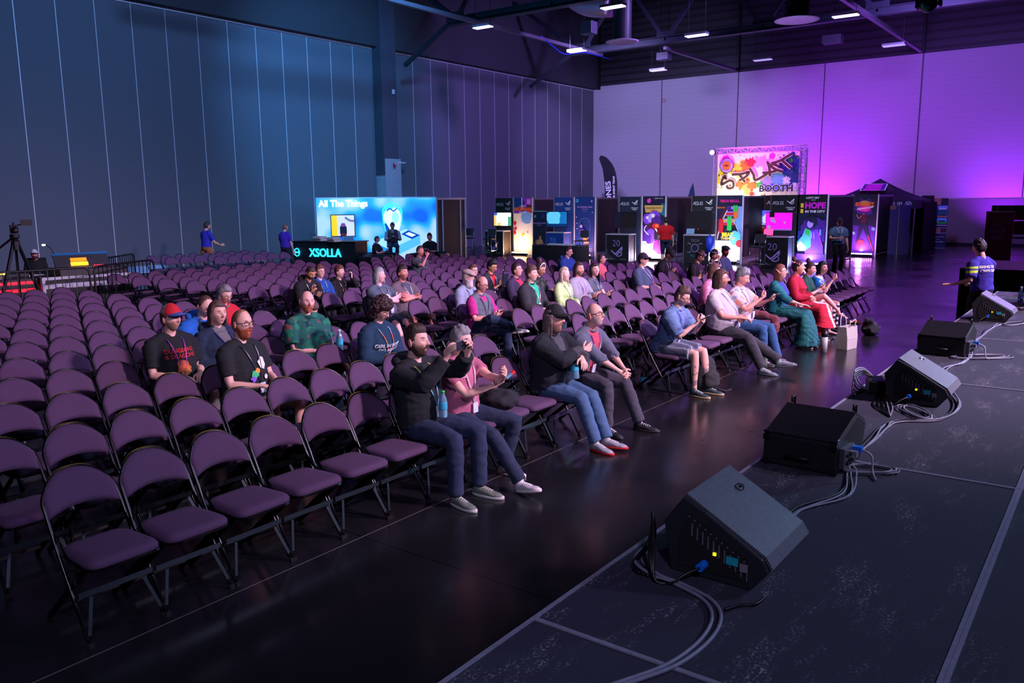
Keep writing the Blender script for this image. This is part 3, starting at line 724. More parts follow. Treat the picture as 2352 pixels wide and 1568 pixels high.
def headgrid(nu, nv):
    ds = []
    for i in range(nv+1):
        t = math.pi*i/nv
        for j in range(nu):
            a = 2*math.pi*j/nu+math.pi/2
            ds.append((math.sin(t)*math.cos(a), math.sin(t)*math.sin(a), math.cos(t)))
    fs = [(i*nu+j, (i+1)*nu+j, (i+1)*nu+(j+1)%nu, i*nu+(j+1)%nu) for i in range(nv) for j in range(nu)]
    return ds, fs
def mixc(a, b, t): return tuple(p+(q-p)*t for p, q in zip(a, b))
def person(sp):
    lod = sp.get('lod', 1); vox = (.011,.015,.022)[lod]; s = sp.get('s', 1.)
    t = empty('person', sp['loc'], sp.get('rz', 0), sp['label'], 'person', sp.get('group')); t.scale = (s,s,s)
    stand = sp.get('stand'); fat = sp.get('fat', 1.); belly = sp.get('belly', 0.); fem = sp.get('fem', 0)
    skin = sp.get('skin', (226,170,150)); seed = sp.get('seed', hash(sp['label']) % 7 if 0 else len(sp['label']) % 11)
    P = V(0,.10,.555) if not stand else V(0,0,.96)
    P = P+V(*sp.get('hip', (0,0,0)))
    lean = R(sp.get('lean', -6)); side = R(sp.get('side', 0)); tw = R(sp.get('twist', 0))
    up = V(math.sin(side)*math.cos(lean), -math.sin(lean), math.cos(lean)*math.cos(side)).normalized()
    rt = Matrix.Rotation(tw, 3, 'Z') @ V(-1,0,0); rt = (rt-up*rt.dot(up)).normalized(); fw = rt.cross(up)*-1
    fw = up.cross(rt)                                           # forward of the chest
    if fw.y > 0: fw = -fw
    mid = P+up*.2+fw*-.01; ch = P+up*.36; N_ = P+up*.50
    neckd = (up+V(0,-.25,.75)*.6).normalized() if lean > .3 else (up*.6+V(0,-.12,.5)).normalized()
    Hc = N_+neckd*.154+fw*.03+V(*sp.get('hoff',(0,0,0)))
    hy, hp, hr = [R(q) for q in sp.get('head', (0,0,0))]
    Hm = Matrix.Translation(Hc) @ Matrix.Rotation(hy,4,'Z') @ Matrix.Rotation(hp,4,'X') @ Matrix.Rotation(hr,4,'Y')
    shw = (.185-.02*fem)*(.6+.4*fat)
    # arms
    arms = {}
    for sd, key in ((-1,'R'),(1,'L')):
        sh = N_-up*.082+(-rt if sd > 0 else rt)*shw
        a = sp.get('arm'+key, 'lap'); hold = None
        if isinstance(a, str): a = ARMS[a]
        W, d, n, pole = [V(*q) for q in a[:4]]; curl = a[4] if len(a) > 4 else 35
        if sd > 0 and not (len(a) > 5): W, d, n, pole = [V(-q.x,q.y,q.z) for q in (W,d,n,pole)]
        if stand: W = W+V(0,-.08,.40)
        el, W = ik(sh, W, .285, .26, pole); d.normalize(); n = (n-d*n.dot(d)).normalized()
        arms[key] = (sh, el, W, d, n, curl, sd)
    # legs
    legs = {}
    for sd, key in ((-1,'R'),(1,'L')):
        hip = P+V(sd*.088*(.7+.3*fat),-.01,-.02)
        l = sp.get('leg'+key, 'flat'); l = LEGS[l] if isinstance(l, str) else l
        A, fd, pole = [V(*q) for q in l]
        if sd > 0 and not sp.get('asis'): A, fd, pole = [V(-q.x,q.y,q.z) for q in (A,fd,pole)]
        kn, A = ik(hip, A, .45, .43, pole); legs[key] = (hip, kn, A, fd.normalized(), sd)
    def torso(mb, e=0., z0=0., top=True, flare=0.):
        S = [(-.06,.150,.105),(.0,.165,.118),(.10,.158,.112),(.2,.155,.112),(.31,.168,.118),(.40,.170,.108),(.445,.130,.085),(.475,.085,.07)]
        pts = []; el = []
        for h, a, b in S:
            if h < z0-.001: continue
            if not top and h > .47: continue
            bl = belly*math.exp(-((h-.14)/.12)**2)
            if fem and .27 < h < .36: b += .022
            pts.append(P+up*h+fw*(bl*.55+ (.022 if fem and .27<h<.36 else 0)))
            f2 = 1+(fat-1)*(1.2 if h < .38 else .55)
            el.append(((a*f2+e+bl*.35+flare*max(0,.1-h)), (b*f2+e+bl*.6), rt))
        mb.tube(pts, .1, 20, ell=el)
        if top:
            for k_ in arms.values():
                mb.tube([N_-up*.018, N_*.5+k_[0]*.5+up*.006, k_[0]-up*.004, k_[0]-up*.02], [.050+e*.5,.052+e*.7,.052*(.85+.15*fat)+e,.05+e], 12)
    def armtube(mb, key, f0, f1, e):
        sh, el, W, d, n, c_, sd = arms[key]; th = .85+.15*fat-.08*fem
        L1, L2 = (el-sh).length, (W-el).length; tot = L1+L2; pts = []; rr = []
        for q, r in ((0,.052),(.12,.053),(.28,.048),(.45,.041),(.53,.040),(.62,.043),(.75,.036),(.9,.027),(1.0,.025)):
            if q < f0-.001 or q > f1+.001: continue
            l = q*tot; pts.append(sh+(el-sh)*(l/L1) if l <= L1 else el+(W-el)*((l-L1)/L2)); rr.append(r*th+e)
        if f1 < 1 and (not pts or True):
            l = f1*tot; pts.append(sh+(el-sh)*(l/L1) if l <= L1 else el+(W-el)*((l-L1)/L2)); rr.append(rr[-1])
        mb.tube(pts, rr, 14)
    def legtube(mb, key, f1, e, f0=0., tight=0.):
        hip, kn, A, fd, sd = legs[key]; th = .82+.18*fat; L1, L2 = (kn-hip).length, (A-kn).length; tot = L1+L2; pts = []; rr = []
        for q, r in ((0,.088),(.12,.088),(.3,.074),(.45,.060),(.51,.058),(.58,.054),(.68,.056),(.85,.042),(1.0,.036)):
            if q > f1+.001 or q < f0-.001: continue
            l = q*tot; pts.append(hip+(kn-hip)*(l/L1) if l <= L1 else kn+(A-kn)*((l-L1)/L2)); rr.append(max(r*th+e, .05+e if e > .008 and q > .8 and not tight else 0))
        mb.tube(pts, rr, 14)
    # ---- body
    b = MB(); torso(b, -.012)
    nb = Hm @ V(0,.012,-.055)
    b.tube([N_-up*.05, N_+neckd*.03, nb, nb+(nb-N_)*.15], [.066,(.055-.008*fem)*(.8+.2*fat),(.055-.008*fem)*(.8+.2*fat),.05], 14)
    for key in 'RL':
        armtube(b, key, 0, 1, -.004); legtube(b, key, 1, -.006)
        sh, el, W, d, n, curl, sd = arms[key]; xd = d.cross(n)
        b.tube([W-d*.02, W+d*.02, W+d*.055, W+d*.09], .03, 12, ell=[(.024,.019,xd),(.030,.017,xd),(.040,.015,xd),(.038,.012,xd)])
        hip, kn, A, fd, sd = legs[key]
        b.tube([A, A+V(0,0,-.03)], .034, 10)
        if sp.get('barefoot'):
            b.tube([A-fd*.03+V(0,0,-.05), A+fd*.05+V(0,0,-.05), A+fd*.12+V(0,0,-.065), A+fd*.17+V(0,0,-.07)], .03, 12, ell=[(.03,.028,V(1,0,0)),(.036,.026,V(1,0,0)),(.042,.018,V(1,0,0)),(.034,.011,V(1,0,0))])
    # head and fingers joined into the same mesh
    nu, nv = ((96,76),(56,44),(30,24))[lod]
    ds, hf = headgrid(nu, nv); hv = []; hc = []
    brow = sp.get('haircol', (70,50,40)); lips = mixc(skin, (176,70,80), .55 if not sp.get('lipstick') else 1.)
    stub = sp.get('stubble')
    hk = sp.get('hk', 1.)
    for d in ds:
        p = headpt(d, fem, hk); hv.append(Hm @ p); x, y, z = d; f = -y; c = skin
        if f > 0:
            c = mixc(c, (210,110,105), .25*math.exp(-((abs(x)-.45)/.2)**2-((z+.25)/.2)**2)+.3*math.exp(-(x/.14)**2-((z+.2)/.12)**2))
            m_ = math.exp(-((abs(x)-.40)/.20)**4-((z-.27+.25*(abs(x)-.4)**2)/.045)**2); c = mixc(c, brow, .85*m_)
            m_ = math.exp(-(x/.21)**4-((z+.52)/.06)**2); c = mixc(c, lips, .8*m_); c = mixc(c, (90,40,40), .8*math.exp(-(x/.22)**4-((z+.52)/.014)**2))
        if stub and z < -.12-.0*f and f > -.15 and not (abs(x) < .2 and abs(z+.52) < .05):
            c = mixc(c, stub, .55*sm(-.1,-.35,z)*sm(-.15,.2,f)*(1 if (z<-.4 or abs(x)>.45) else .25))
        hc.append(lin(c))
    ex = MB()
    ex.v = [tuple(v) for v in hv]; ex.f = list(hf); cols = list(hc)
    def addc(mb, c):
        n0 = len(ex.v); ex.v.extend([tuple(v) for v in mb.v]); ex.f.extend([tuple(i+n0 for i in q) for q in mb.f]); cols.extend([lin(c)]*len(mb.v))
    for sx_ in (-1,1):
        e = MB(); e.ball((0,0,0),(.010,.022,.034),10,8,Hm @ Matrix.Translation((sx_*.078*hk,.012,-.004)) @ Matrix.Rotation(sx_*R(18),4,'Z')); 
        e.ball((0,0,0),(.008,.013,.02),8,6,Hm @ Matrix.Translation((sx_*.081*hk,.006,-.002)) @ Matrix.Rotation(sx_*R(20),4,'Z')); addc(e, mixc(skin,(200,100,95),.25))
        if sp.get('elf'):
            e = MB(); e.tube([Hm @ V(sx_*.078,.0,-.01), Hm @ V(sx_*.088,.02,.02), Hm @ V(sx_*.105,.055,.065)],[.018,.014,.001],8); addc(e, skin)
        if lod < 2 and not sp.get('closed'):
            ec = headpt(Vector((sx_*.38,-.92,.085)).normalized(), fem, hk)
            e = MB(); e.ball(tuple(ec+V(0,.009,0)),.0122,12,8,Hm); addc(e,(205,198,200))
            gz = V(sx_*.0,0,0)
            e = MB(); e.ball(tuple(ec+V(0,.0016,-.001)),(.0056,.0056,.0056),10,6,Hm); addc(e,(36,30,34))
            e = MB(); e.ball(tuple(ec+V(0,.0100,.0062)),(.0160,.0135,.0108),12,8,Hm); e.ball(tuple(ec+V(0,.0105,-.0098)),(.0160,.0130,.0085),12,8,Hm); addc(e, mixc(skin,(170,100,95),.18))
            e = MB(); e.tube([Hm @ (ec+V(q*.015,-.0035+.004*q*q,.0085-.004*q*q)) for q in (-1,-.5,0,.5,1)],.0028,6); addc(e, mixc(skin,(120,70,65),.4))
    for key in 'RL':
        sh, el, W, d, n, curl, sd = arms[key]; xd = d.cross(n)*(1 if sd < 0 else -1)   # towards the thumb
        fr = .0088 if lod < 2 else .0095
        for i, (off, ln) in enumerate(((.030,.072),(.010,.080),(-.010,.075),(-.029,.060))):
            a = W+d*(.085-.004*abs(i-1.2))+xd*off; dd = (d+xd*off*1.6).normalized(); c_ = R(curl*(1+.12*(i-1.5)))
            pts = [a-dd*.02, a]; cur = a; ang = 0
            for seg, fct in ((.45,.75),(.3,1.0),(.25,.75)):
                ang += c_*fct; v_ = dd*math.cos(ang)+n*math.sin(ang); cur = cur+v_*ln*seg; pts.append(cur)
            f_ = MB(); f_.tube(pts, [fr*1.05,fr*1.05,fr,fr*.92,fr*.75], 8 if lod < 2 else 6); addc(f_, skin)
        a = W+d*.025+xd*.028; v1 = (d*.55+xd*.75+n*.25).normalized(); v2 = (d*.9+xd*.25+n*.4).normalized()
        f_ = MB(); f_.tube([a-v1*.01, a+v1*.032, a+v1*.032+v2*.03, a+v1*.032+v2*.052],[.013,.0115,.0098,.008],8); addc(f_, skin)
    tm = Hm
    tatt = sp.get('tattoo')
    bm_ = mesh_of(ex); exv = [v.co.copy() for v in bm_.vertices]; exf = [tuple(p.vertices) for p in bm_.polygons]; bpy.data.meshes.remove(bm_)
    if tatt: skf = lambda v: mixc(skin,(70,80,95),.55*sm(.05,.25,noise.noise(v*22))) if (v.z < .4 or (v-arms['R'][2]).length < .2 or (v-arms['L'][2]).length < .2) else skin
    elif sp.get('stockings'): skf = lambda v: ((235,235,235) if int(v.z*22) % 2 else (18,18,22)) if v.z < .52 and v.y < -.2 else skin
    else: skf = skin
    body = finish(remesh(b, vox), 'body', skin_m, t, skf, extra=(exv, exf, cols))
    # ---- clothes
    tp = sp.get('top'); 
    if tp:
        g = MB(); e = tp.get('e', .012); torso(g, e, tp.get('z0', -.05), flare=tp.get('flare', 0))
        sl = tp.get('sleeve', .36)
        for key in 'RL': armtube(g, key, 0, sl, e+.006+tp.get('loose', 0))
        if tp.get('puff'):
            for key in 'RL': g.ball(tuple(arms[key][0].lerp(arms[key][1],.25)),(.095,.095,.10),14,10)
        if tp.get('drape'):     # jacket hanging over hips
            g.tube([P+up*.1+V(0,.02,0), P-up*.05+V(0,.03,0)], .2, 16, ell=[(.18*fat,.13,rt),(.21*fat,.15,rt)])
        sh_o = finish(remesh(g, vox), tp.get('name', 'shirt'), shiny_m if tp.get('shiny') else cloth_m, t, tp['col'](N_, P, up, fw, rt) if callable(tp['col']) else tp['col'], fold=tp.get('fold', .006), seed=seed)
        if tp.get('collar'):
            cpts = [N_+up*.0+fw*(.07*math.cos(a))+rt*(.078*math.sin(a))+up*(.018-.022*math.cos(a)) for a in [i*2*math.pi/18+.3 for i in range(18)]]
            c_ = MB(); c_.tube(cpts, .013, 8, closed=True); finish(mesh_of(c_), 'collar', cloth_m, t, tp['collar'])
        if tp.get('hood'):
            c_ = MB(); cp = [N_+up*.005-fw*(.06+.05*math.cos(a))*1+rt*(.12*math.sin(a))+up*(.01*math.cos(a)) for a in [R(q) for q in range(-120,121,20)]]
            c_.tube(cp, [.018,.03,.038,.042,.046,.05,.052,.05,.046,.042,.038,.03,.018], 12); finish(mesh_of(c_), 'hood', cloth_m, t, tp['hood'], fold=.006)
        if sp.get('lanyard') or sp.get('print'):
            tb_ = MB(); torso(tb_, e+.010, tp.get('z0', -.05)); tb_.v = [tuple(v) for v in tb_.v]
            bv = BVHTree.FromPolygons([Vector(v) for v in tb_.v], tb_.f)
            def hit(u, h, off=.004):
                o_ = P+up*h+rt*-u+fw*.6; r_ = bv.ray_cast(o_, -fw); return (r_[0]+fw*off) if r_[0] else (P+up*h-rt*u+fw*.15)
            if sp.get('lanyard'):
                lc = sp['lanyard']; zb = sp.get('lz', .20); m_ = MB()
                for sd in (-1,1):
                    q = [N_-fw*.02+rt*(.07*-sd)+up*.018]+[hit(sd*(.075-.070*i/5), .455-(.455-zb)*i/5) for i in range(6)]
                    m_.tube(q, .006, 6, ell=[(.0065,.002,rt)]*7)
                lo = finish(mesh_of(m_), 'lanyard', cloth_m, t, (lambda v, lc=lc: lc[int((v.z+v.y)*38) % len(lc)]))
                bc = hit(0, zb-.045, .010); MB().add([bc+rt*a*.032+up*c*.045+fw*e_*.002 for a in (-1,1) for e_ in (-1,1) for c in (-1,1)],[(0,1,3,2),(4,6,7,5),(0,4,5,1),(2,3,7,6),(0,2,6,4),(1,5,7,3)]).build('badge', mat('badge_card',(205,210,220),.4), lo)
            if sp.get('print'):
                m_ = MB(); mats_ = []
                for (kind, txt, u, h, size, c, *rest) in sp['print']:
                    pm = mat('print_%d_%d_%d' % c, c, .8)
                    if pm not in mats_: mats_.append(pm)
                    m_.m = mats_.index(pm)
                    if kind == 't':
                        vs, fs = text_mesh(txt, size, 'CENTER', bold=.02*size)
                        m_.add([hit(u+v.x, h+v.y, .004) for v in vs], fs)
                    else:
                        rn_ = random.Random(txt); n_ = 16; vs = []
                        for i in range(n_):
                            rr_ = size*(.6+.4*rn_.random()); vs.append((u+rr_*math.cos(i*2*math.pi/n_), h+rr_*math.sin(i*2*math.pi/n_)))
                        cc = hit(u, h, .005+.001*len(m_.f)*.01); m_.add([hit(a_, b_, .005) for a_, b_ in vs]+[cc], [(i,(i+1)%n_,n_) for i in range(n_)])
                m_.build('print', mats_, sh_o, recalc=False)
    bt = sp.get('bottom')
    if bt:
        g = MB(); e = bt.get('e', .012)
        g.tube([P-up*.075, P+up*.0, P+up*.09], .1, 18, ell=[(.15*fat,.115*fat,rt),(.168*fat+e*.4,.122*fat+e*.4,rt),(.155*fat+e*.3,(.112*fat+e*.3+belly*.5),rt)])
        for key in 'RL': legtube(g, key, bt.get('len', 1.), e, tight=bt.get('tight', 0))
        if bt.get('skirt'):
            kz = bt['skirt']; k1, k2 = legs['R'][1], legs['L'][1]; km = (k1+k2)/2
            g.tube([P, (P+km)/2+V(0,0,.0), km+V(0,-.03,-.0), V(km.x,km.y-.07,max(kz,.3)), V(km.x,km.y-.06,kz)], .1, 24, ell=[(.19,.14,V(1,0,0)),(.22,.12,V(1,0,0)),(.23,.11,V(1,0,0)),(.25,.14,V(1,0,0)),(.30,.20,V(1,0,0))])
        finish(remesh(g, vox), bt.get('name', 'trousers'), cloth_m, t, bt['col'], fold=bt.get('fold', .006), seed=seed+3)
    shoe = sp.get('shoe', ((60,60,65),(200,200,200)))
    for key in 'RL':
        if sp.get('barefoot') or not shoe: continue
        hip, kn, A, fd, sd = legs[key]; sx_ = fd.cross(V(0,0,1)).normalized(); dn = fd.cross(sx_).normalized()
        if dn.z > 0: dn = -dn
        o_ = A
        g = MB(); g.tube([o_-fd*.06+dn*.055, o_-fd*.03+dn*.045, o_+fd*.05+dn*.047, o_+fd*.12+dn*.062, o_+fd*.17+dn*.066, o_+fd*.20+dn*.07], .03, 14,
            ell=[(.024,.022,sx_),(.034,.036,sx_),(.040,.034,sx_),(.046,.024,sx_),(.042,.020,sx_),(.022,.012,sx_)])
        g.tube([o_+dn*.03-fd*.012, o_-dn*.025-fd*.01], [.042,.040], 12)
        so = finish(remesh(g, .010) if lod < 2 else mesh_of(g), 'shoe', rubber_m, t, shoe[0])
        g = MB(); out = []
        for i in range(20):
            a = 2*math.pi*i/20; u = .075+.145*math.cos(a)-.0; w_ = .045*math.sin(a)*(1+.18*math.cos(a)); out.append(o_+fd*(u)+sx_*w_)
        g.add([p+dn*.068 for p in out]+[p+dn*.09 for p in out], [tuple(range(20)), tuple(range(39,19,-1))]+[(i,(i+1)%20,20+(i+1)%20,20+i) for i in range(20)])
        finish(mesh_of(g), 'sole', rubber_m, so, shoe[1])
        if lod == 0:
            g = MB()
            for i in range(5): c_ = o_+fd*(.03+.02*i)+dn*(.010+.0055*i); g.tube([c_-sx_*.022-dn*-.004, c_-dn*.006, c_+sx_*.022-dn*-.004], .003, 5)
            finish(mesh_of(g), 'laces', rubber_m, so, shoe[2] if len(shoe) > 2 else (225,225,225))
    # ---- hair, beard, headwear
    hs = sp.get('hair', 'short'); hcl = sp.get('haircol', (60,42,34))
    cf = sp.get('haircf') or hcl
    def shell(maskf, thick, nse=.3, name='hair', col=None, tubes=None, vx=None, curtain=None):
        ds, fs = headgrid(44 if lod < 2 else 28, 34 if lod < 2 else 22); vs = []
        for d in ds:
            m_ = maskf(d); p = headpt(d, fem, hk); q = p.normalized()
            nn = noise.noise(V(*d)*(5 if nse < .6 else 9)+V(seed,0,0))
            tt = thick(d) if callable(thick) else thick
            vs.append(p*.93 if m_ <= 0 else p.lerp(p+q*(tt*(1+nse*nn)), m_) if m_ < 1 else p+q*tt*(1+nse*nn))
        g = MB(); g.add([Hm @ v for v in vs], fs)
        if curtain: g.add(*curtain); me = remesh(g, vx, 2)
        elif tubes:
            for (pts, el) in tubes: g.tube([Hm @ V(*q) for q in pts], .03, 12, ell=[(a, b_, (Hm.to_3x3() @ V(*x_))) for a, b_, x_ in el])
            me = remesh(g, vx or .009, 1)
        else: me = mesh_of(g)
        return finish(me, name, hair_m, t, col or cf, fold=(.0045 if nse > .25 else .0015) if nse < .6 else .010, seed=seed)
    def hl(f, fr):     # hairline height by direction
        if f < -.3: return -.55
        if f < .2: return -.55+(.70)*sm(-.3,.2,f)
        return .15+(fr-.15)*sm(.2,.52,f)
    def mk(fr, lo=0): return lambda d: sm(hl(-d[1],fr)-.05-lo, hl(-d[1],fr)+.08-lo, d[2])
    X1 = (1,0,0)
    if hs == 'short': shell(mk(.62), lambda d: .010+.012*max(0,d[2]))
    elif hs == 'fade': shell(mk(.56), lambda d: .003+.020*sm(.35,.85,d[2])*(1+.45*max(0,-d[1])))
    elif hs == 'buzz': shell(mk(.60), .005, .1)
    elif hs == 'thick': shell(mk(.56), lambda d: .012+.018*max(0,d[2]), .5)
    elif hs == 'recede': shell(lambda d: mk(.9)(d)*(1 if -d[1] < .35 or d[2] > .9 else 0), .007, .2)
    elif hs == 'ring': shell(lambda d: sm(-.6,-.45,d[2])*(1-sm(.35,.5,d[2]))*(1-sm(-.05,.25,-d[1])), .008, .2)
    elif 0: pass
    elif hs == 'curly': shell(lambda d: sm(-.75+.9*sm(-.1,.5,-d[1]), -.6+1.1*sm(-.1,.5,-d[1]), d[2]), lambda d: .045, .9, tubes=[([(0,.05,.02),(0,.09,-.08),(0,.07,-.13)],[(.085,.06,X1),(.09,.06,X1),(.06,.04,X1)])], vx=.008)
    elif hs in ('bob', 'long', 'mid'):
        L_ = {'bob':-.12,'mid':-.17,'long':-.36}[hs]
        rowz = [.045,.0,-.05,-.10,-.15,-.20,-.26,-.32,-.36]; rowz = [z for z in rowz if z > L_+.01]+[L_]
        vs = []; na = 22; amax = R(112 if hs != 'bob' else 118)
        for z in rowz:
            fl = 1.0+.05*min(1,max(0,-z)/.1) if hs == 'bob' else 1.0-.25*sm(-.16,-.34,z)
            for sgn in (1.0, .80):
                for k_ in range(na):
                    a = -amax+2*amax*k_/(na-1); w2 = 1+.035*math.sin(a*9+seed)+.02*math.sin(a*17+z*30)
                    tp_ = .96 if z > .03 else 1.
                    vs.append(Hm @ V(.092*hk*math.sin(a)*fl*w2*sgn*tp_, .012+(.102*hk*math.cos(a)*fl*w2*sgn*tp_)+(.02 if z < -.12 else 0)*(-z), z-.012*math.cos(a*7+seed)*(1 if z == rowz[-1] else 0)))
        nr = len(rowz); fs = []
        ix = lambda r_, s_, k_: r_*2*na+s_*na+k_
        for r_ in range(nr-1):
            for k_ in range(na-1):
                fs.append((ix(r_,0,k_),ix(r_,0,k_+1),ix(r_+1,0,k_+1),ix(r_+1,0,k_))); fs.append((ix(r_,1,k_+1),ix(r_,1,k_),ix(r_+1,1,k_),ix(r_+1,1,k_+1)))
            fs.append((ix(r_,0,0),ix(r_+1,0,0),ix(r_+1,1,0),ix(r_,1,0))); fs.append((ix(r_,1,na-1),ix(r_+1,1,na-1),ix(r_+1,0,na-1),ix(r_,0,na-1)))
        for r_ in (0,nr-1):
            for k_ in range(na-1): q_ = (ix(r_,0,k_),ix(r_,0,k_+1),ix(r_,1,k_+1),ix(r_,1,k_)); fs.append(q_ if r_ else q_[::-1])
        shell(mk(.60), .018, .4, curtain=(vs, fs), vx=.007 if lod < 2 else .012)
    elif hs == 'bun': shell(mk(.62), .014, .3, tubes=[([(0,.05,.10),(0,.07,.15),(0,.08,.19)],[(.03,.03,X1),(.045,.045,X1),(.02,.02,X1)])], vx=.008)
    bd = sp.get('beard')
    if bd:
        ln = bd[1]; shell(lambda d: sm(.0-.34*sm(.25,.5,-d[1])+.10*sm(.75,.95,-d[1]),-.12-.34*sm(.25,.5,-d[1])+.10*sm(.75,.95,-d[1]),d[2])*sm(-.22,-.02,-d[1]) * (0 if abs(d[0])<.17 and abs(d[2]+.53)<.045 and d[1]<0 else 1), lambda d: (.006+ln*sm(-.45,-.95,d[2])), .3, name='beard', col=bd[0])
    gl = sp.get('glasses')
    if gl:
        g = MB(); fy = -.103*hk
        for sx_ in (-1,1):
            cx = sx_*.032; g.tube([Hm @ V(cx+.024*math.cos(a)*(1+.0), fy-.0+abs(cx+.024*math.cos(a))*.28, .010+.018*math.sin(a)) for a in [i*math.pi/8 for i in range(16)]], .0024, 6, closed=True)
            g.tube([Hm @ V(sx_*.056,fy+.018,.016), Hm @ V(sx_*.078,-.03,.014), Hm @ V(sx_*.082,.02,.006)], .0024, 6)
        g.tube([Hm @ V(-.008,fy,.014), Hm @ V(.008,fy,.014)], .0024, 6)
        g.build('glasses', glass_fr if gl == 1 else mat('glasses_metal',(120,110,110),.3,.8), t, smooth=True)
    cp = sp.get('cap')
    if cp:
        kind, c1, c2 = cp[:3]; g = MB()
        if kind == 'ball':
            ds, fs = headgrid(40, 30); vs = []
            for d in ds:
                p = headpt(d, fem, hk); q = p.normalized(); inn = d[2] > .30-.12*(-d[1])
                vs.append(Hm @ (p+q*.016+V(0,0,.008*max(0,d[2]))+(V(0,-.006,.006) if -d[1] > 0 else V(0,0,0)) if inn else p*.92))
            g.add(vs, fs)
            c3 = cp[3] if len(cp) > 3 else c1; iH = Hm.inverted()
            co = finish(mesh_of(g), 'cap', cloth_m, t, (lambda v: c1 if (iH @ v).y < -.01 else c3))
            br = MB(); W_ = 13; L1_ = []; L2_ = []
            for i in range(W_):
                a = -1+2*i/(W_-1); x = .074*a; y0 = -.105*math.sqrt(max(0,1-(a*.86)**2))-.0; y1 = y0-.075*math.sqrt(max(0,1-a**4))-.004; zz = .058-.014*a*a
                L1_.append(Hm @ V(x,y0,zz)); L2_.append(Hm @ V(x*1.02,y1,zz-.012-.006*a*a))
            n_ = len(L1_); upv = (Hm.to_3x3() @ V(0,0,1))*.004
            vs = [p+upv for p in L1_+L2_]+[p-upv for p in L1_+L2_]
            fs = [(i,i+1,n_+i+1,n_+i) for i in range(n_-1)]+[(2*n_+i,3*n_+i,3*n_+i+1,2*n_+i+1) for i in range(n_-1)]+[(n_+i,n_+i+1,3*n_+i+1,3*n_+i) for i in range(n_-1)]+[(0,n_,3*n_,2*n_),(n_-1,3*n_-1,4*n_-1,2*n_-1)]
            br.add(vs, fs); finish(mesh_of(br), 'brim', cloth_m, co, c2)
        else:
            g.ball((0,0,0),(.092,.118,.050),20,12,Hm @ Matrix.Translation((0,-.008,.085)) @ Matrix.Rotation(R(10),4,'X'))
            g.ball((0,0,0),(.080,.06,.012),16,8,Hm @ Matrix.Translation((0,-.095,.062)) @ Matrix.Rotation(R(18),4,'X'))
            finish(mesh_of(g), 'flat_cap', cloth_m, t, c1)
    t['_h'] = 1
    del t['_h']
    t_inf = dict(arms=arms, legs=legs, Hm=Hm, P=P, N=N_, up=up, fw=fw, rt=rt, t=t, s=s)
    return t_inf
def toworld(inf, p): return Matrix.LocRotScale(inf['t'].location, inf['t'].rotation_euler, inf['t'].scale) @ Vector(p)
# arm presets for the right arm: wrist, finger direction, palm normal, elbow pole, curl
ARMS = {
 'lap': ((-.10,-.20,.70),(.45,-.8,-.2),(.1,-.1,-1),(-.6,.6,-.5),25),
 'lapin': ((-.05,-.17,.72),(.7,-.5,-.2),(.1,-.1,-1),(-.8,.5,-.4),30),
 'clasp': ((-.045,-.33,.66),(.55,-.7,-.25),(.8,.5,-.2),(-.7,.3,-.4),45),
 'phone': ((-.07,-.24,.86),(.5,-.55,.55),(.35,.6,.7),(-.7,.3,-.7),50),
 'low': ((-.08,-.24,.76),(.5,-.7,.3),(.35,.4,.8),(-.7,.4,-.6),45),
 'cross1': ((.10,-.13,.87),(.95,.0,.15),(0,1,-.1),(-.9,-.1,-.4),12),
 'cross2': ((.06,-.17,.83),(.95,.15,-.1),(0,1,0),(-.9,-.2,-.5),15),
 'side': ((-.27,-.02,.40),(0,-.1,-1),(1,0,0),(-.3,1,0),22),
 'mouth': ((-.02,-.17,1.10),(.35,-.1,.75),(.6,.8,0),(-.6,-.3,-.9),60),
 'walk': ((-.22,-.30,.62),(0,-.9,.1),(1,0,-.2),(-.3,1,-.4),25),
 'shoot': ((-.075,-.36,1.17),(.30,-.30,.9),(.75,-.15,-.2),(-.75,-.1,-1),38),
}
LEGS = {
 'flat': ((-.12,-.36,.09),(-.12,-1,0),(-.1,-1,1)),
 'wide': ((-.20,-.34,.09),(-.35,-1,0),(-.35,-1,1)),
 'out': ((-.12,-.52,.09),(-.15,-1,0.),(-.1,-1,1)),
 'far': ((-.10,-.62,.10),(-.1,-1,.25),(0,-.5,1)),
 'back': ((-.10,-.16,.10),(-.2,-1,-.1),(-.1,-1,1)),
 'cross': ((.22,-.46,.62),(.35,-.9,-.1),(-1,-.6,.8)),
 'knee': ((.10,-.52,.40),(.1,-.75,-.5),(-.1,-.4,1)),
 'stand': ((-.10,.02,.09),(-.15,-1,0),(0,-1,0)),
 'stepf': ((-.09,-.26,.09),(0,-1,0),(0,-1,0)),
 'stepb': ((-.09,.28,.12),(0,-1,-.2),(0,-1,0)),
}
LY = [(235,235,240),(225,80,70),(40,40,50),(230,200,90),(30,30,40),(120,200,220)]     # beaded lanyard colours
LP = [(90,40,160),(210,60,150),(60,40,130),(240,230,240)]                              # purple lanyard
LK = [(30,30,36),(60,60,70),(220,220,225)]
def strip(c_in, c_out, w=.05, zlo=-9):
    """garment open at the front: inner colour in a strip down the chest"""
    def mk_(N_, P, up, fw, rt):
        def f(v):
            d = v-P; u = d.dot(rt); h = d.dot(up); g = d.dot(fw)
            return c_in if abs(u) < w+.05*max(0,(h-.30))*4 and g > .04 and h > zlo else c_out
        return f
    return mk_
def pattern(cols, sc_, th=.1):
    def mk_(N_, P, up, fw, rt):
        def f(v):
            for i, (c, t_) in enumerate(cols[1:]):
                if noise.noise(v*sc_+Vector((i*7.3,0,0))) > t_: return c
            return cols[0]
        return f
    return mk_
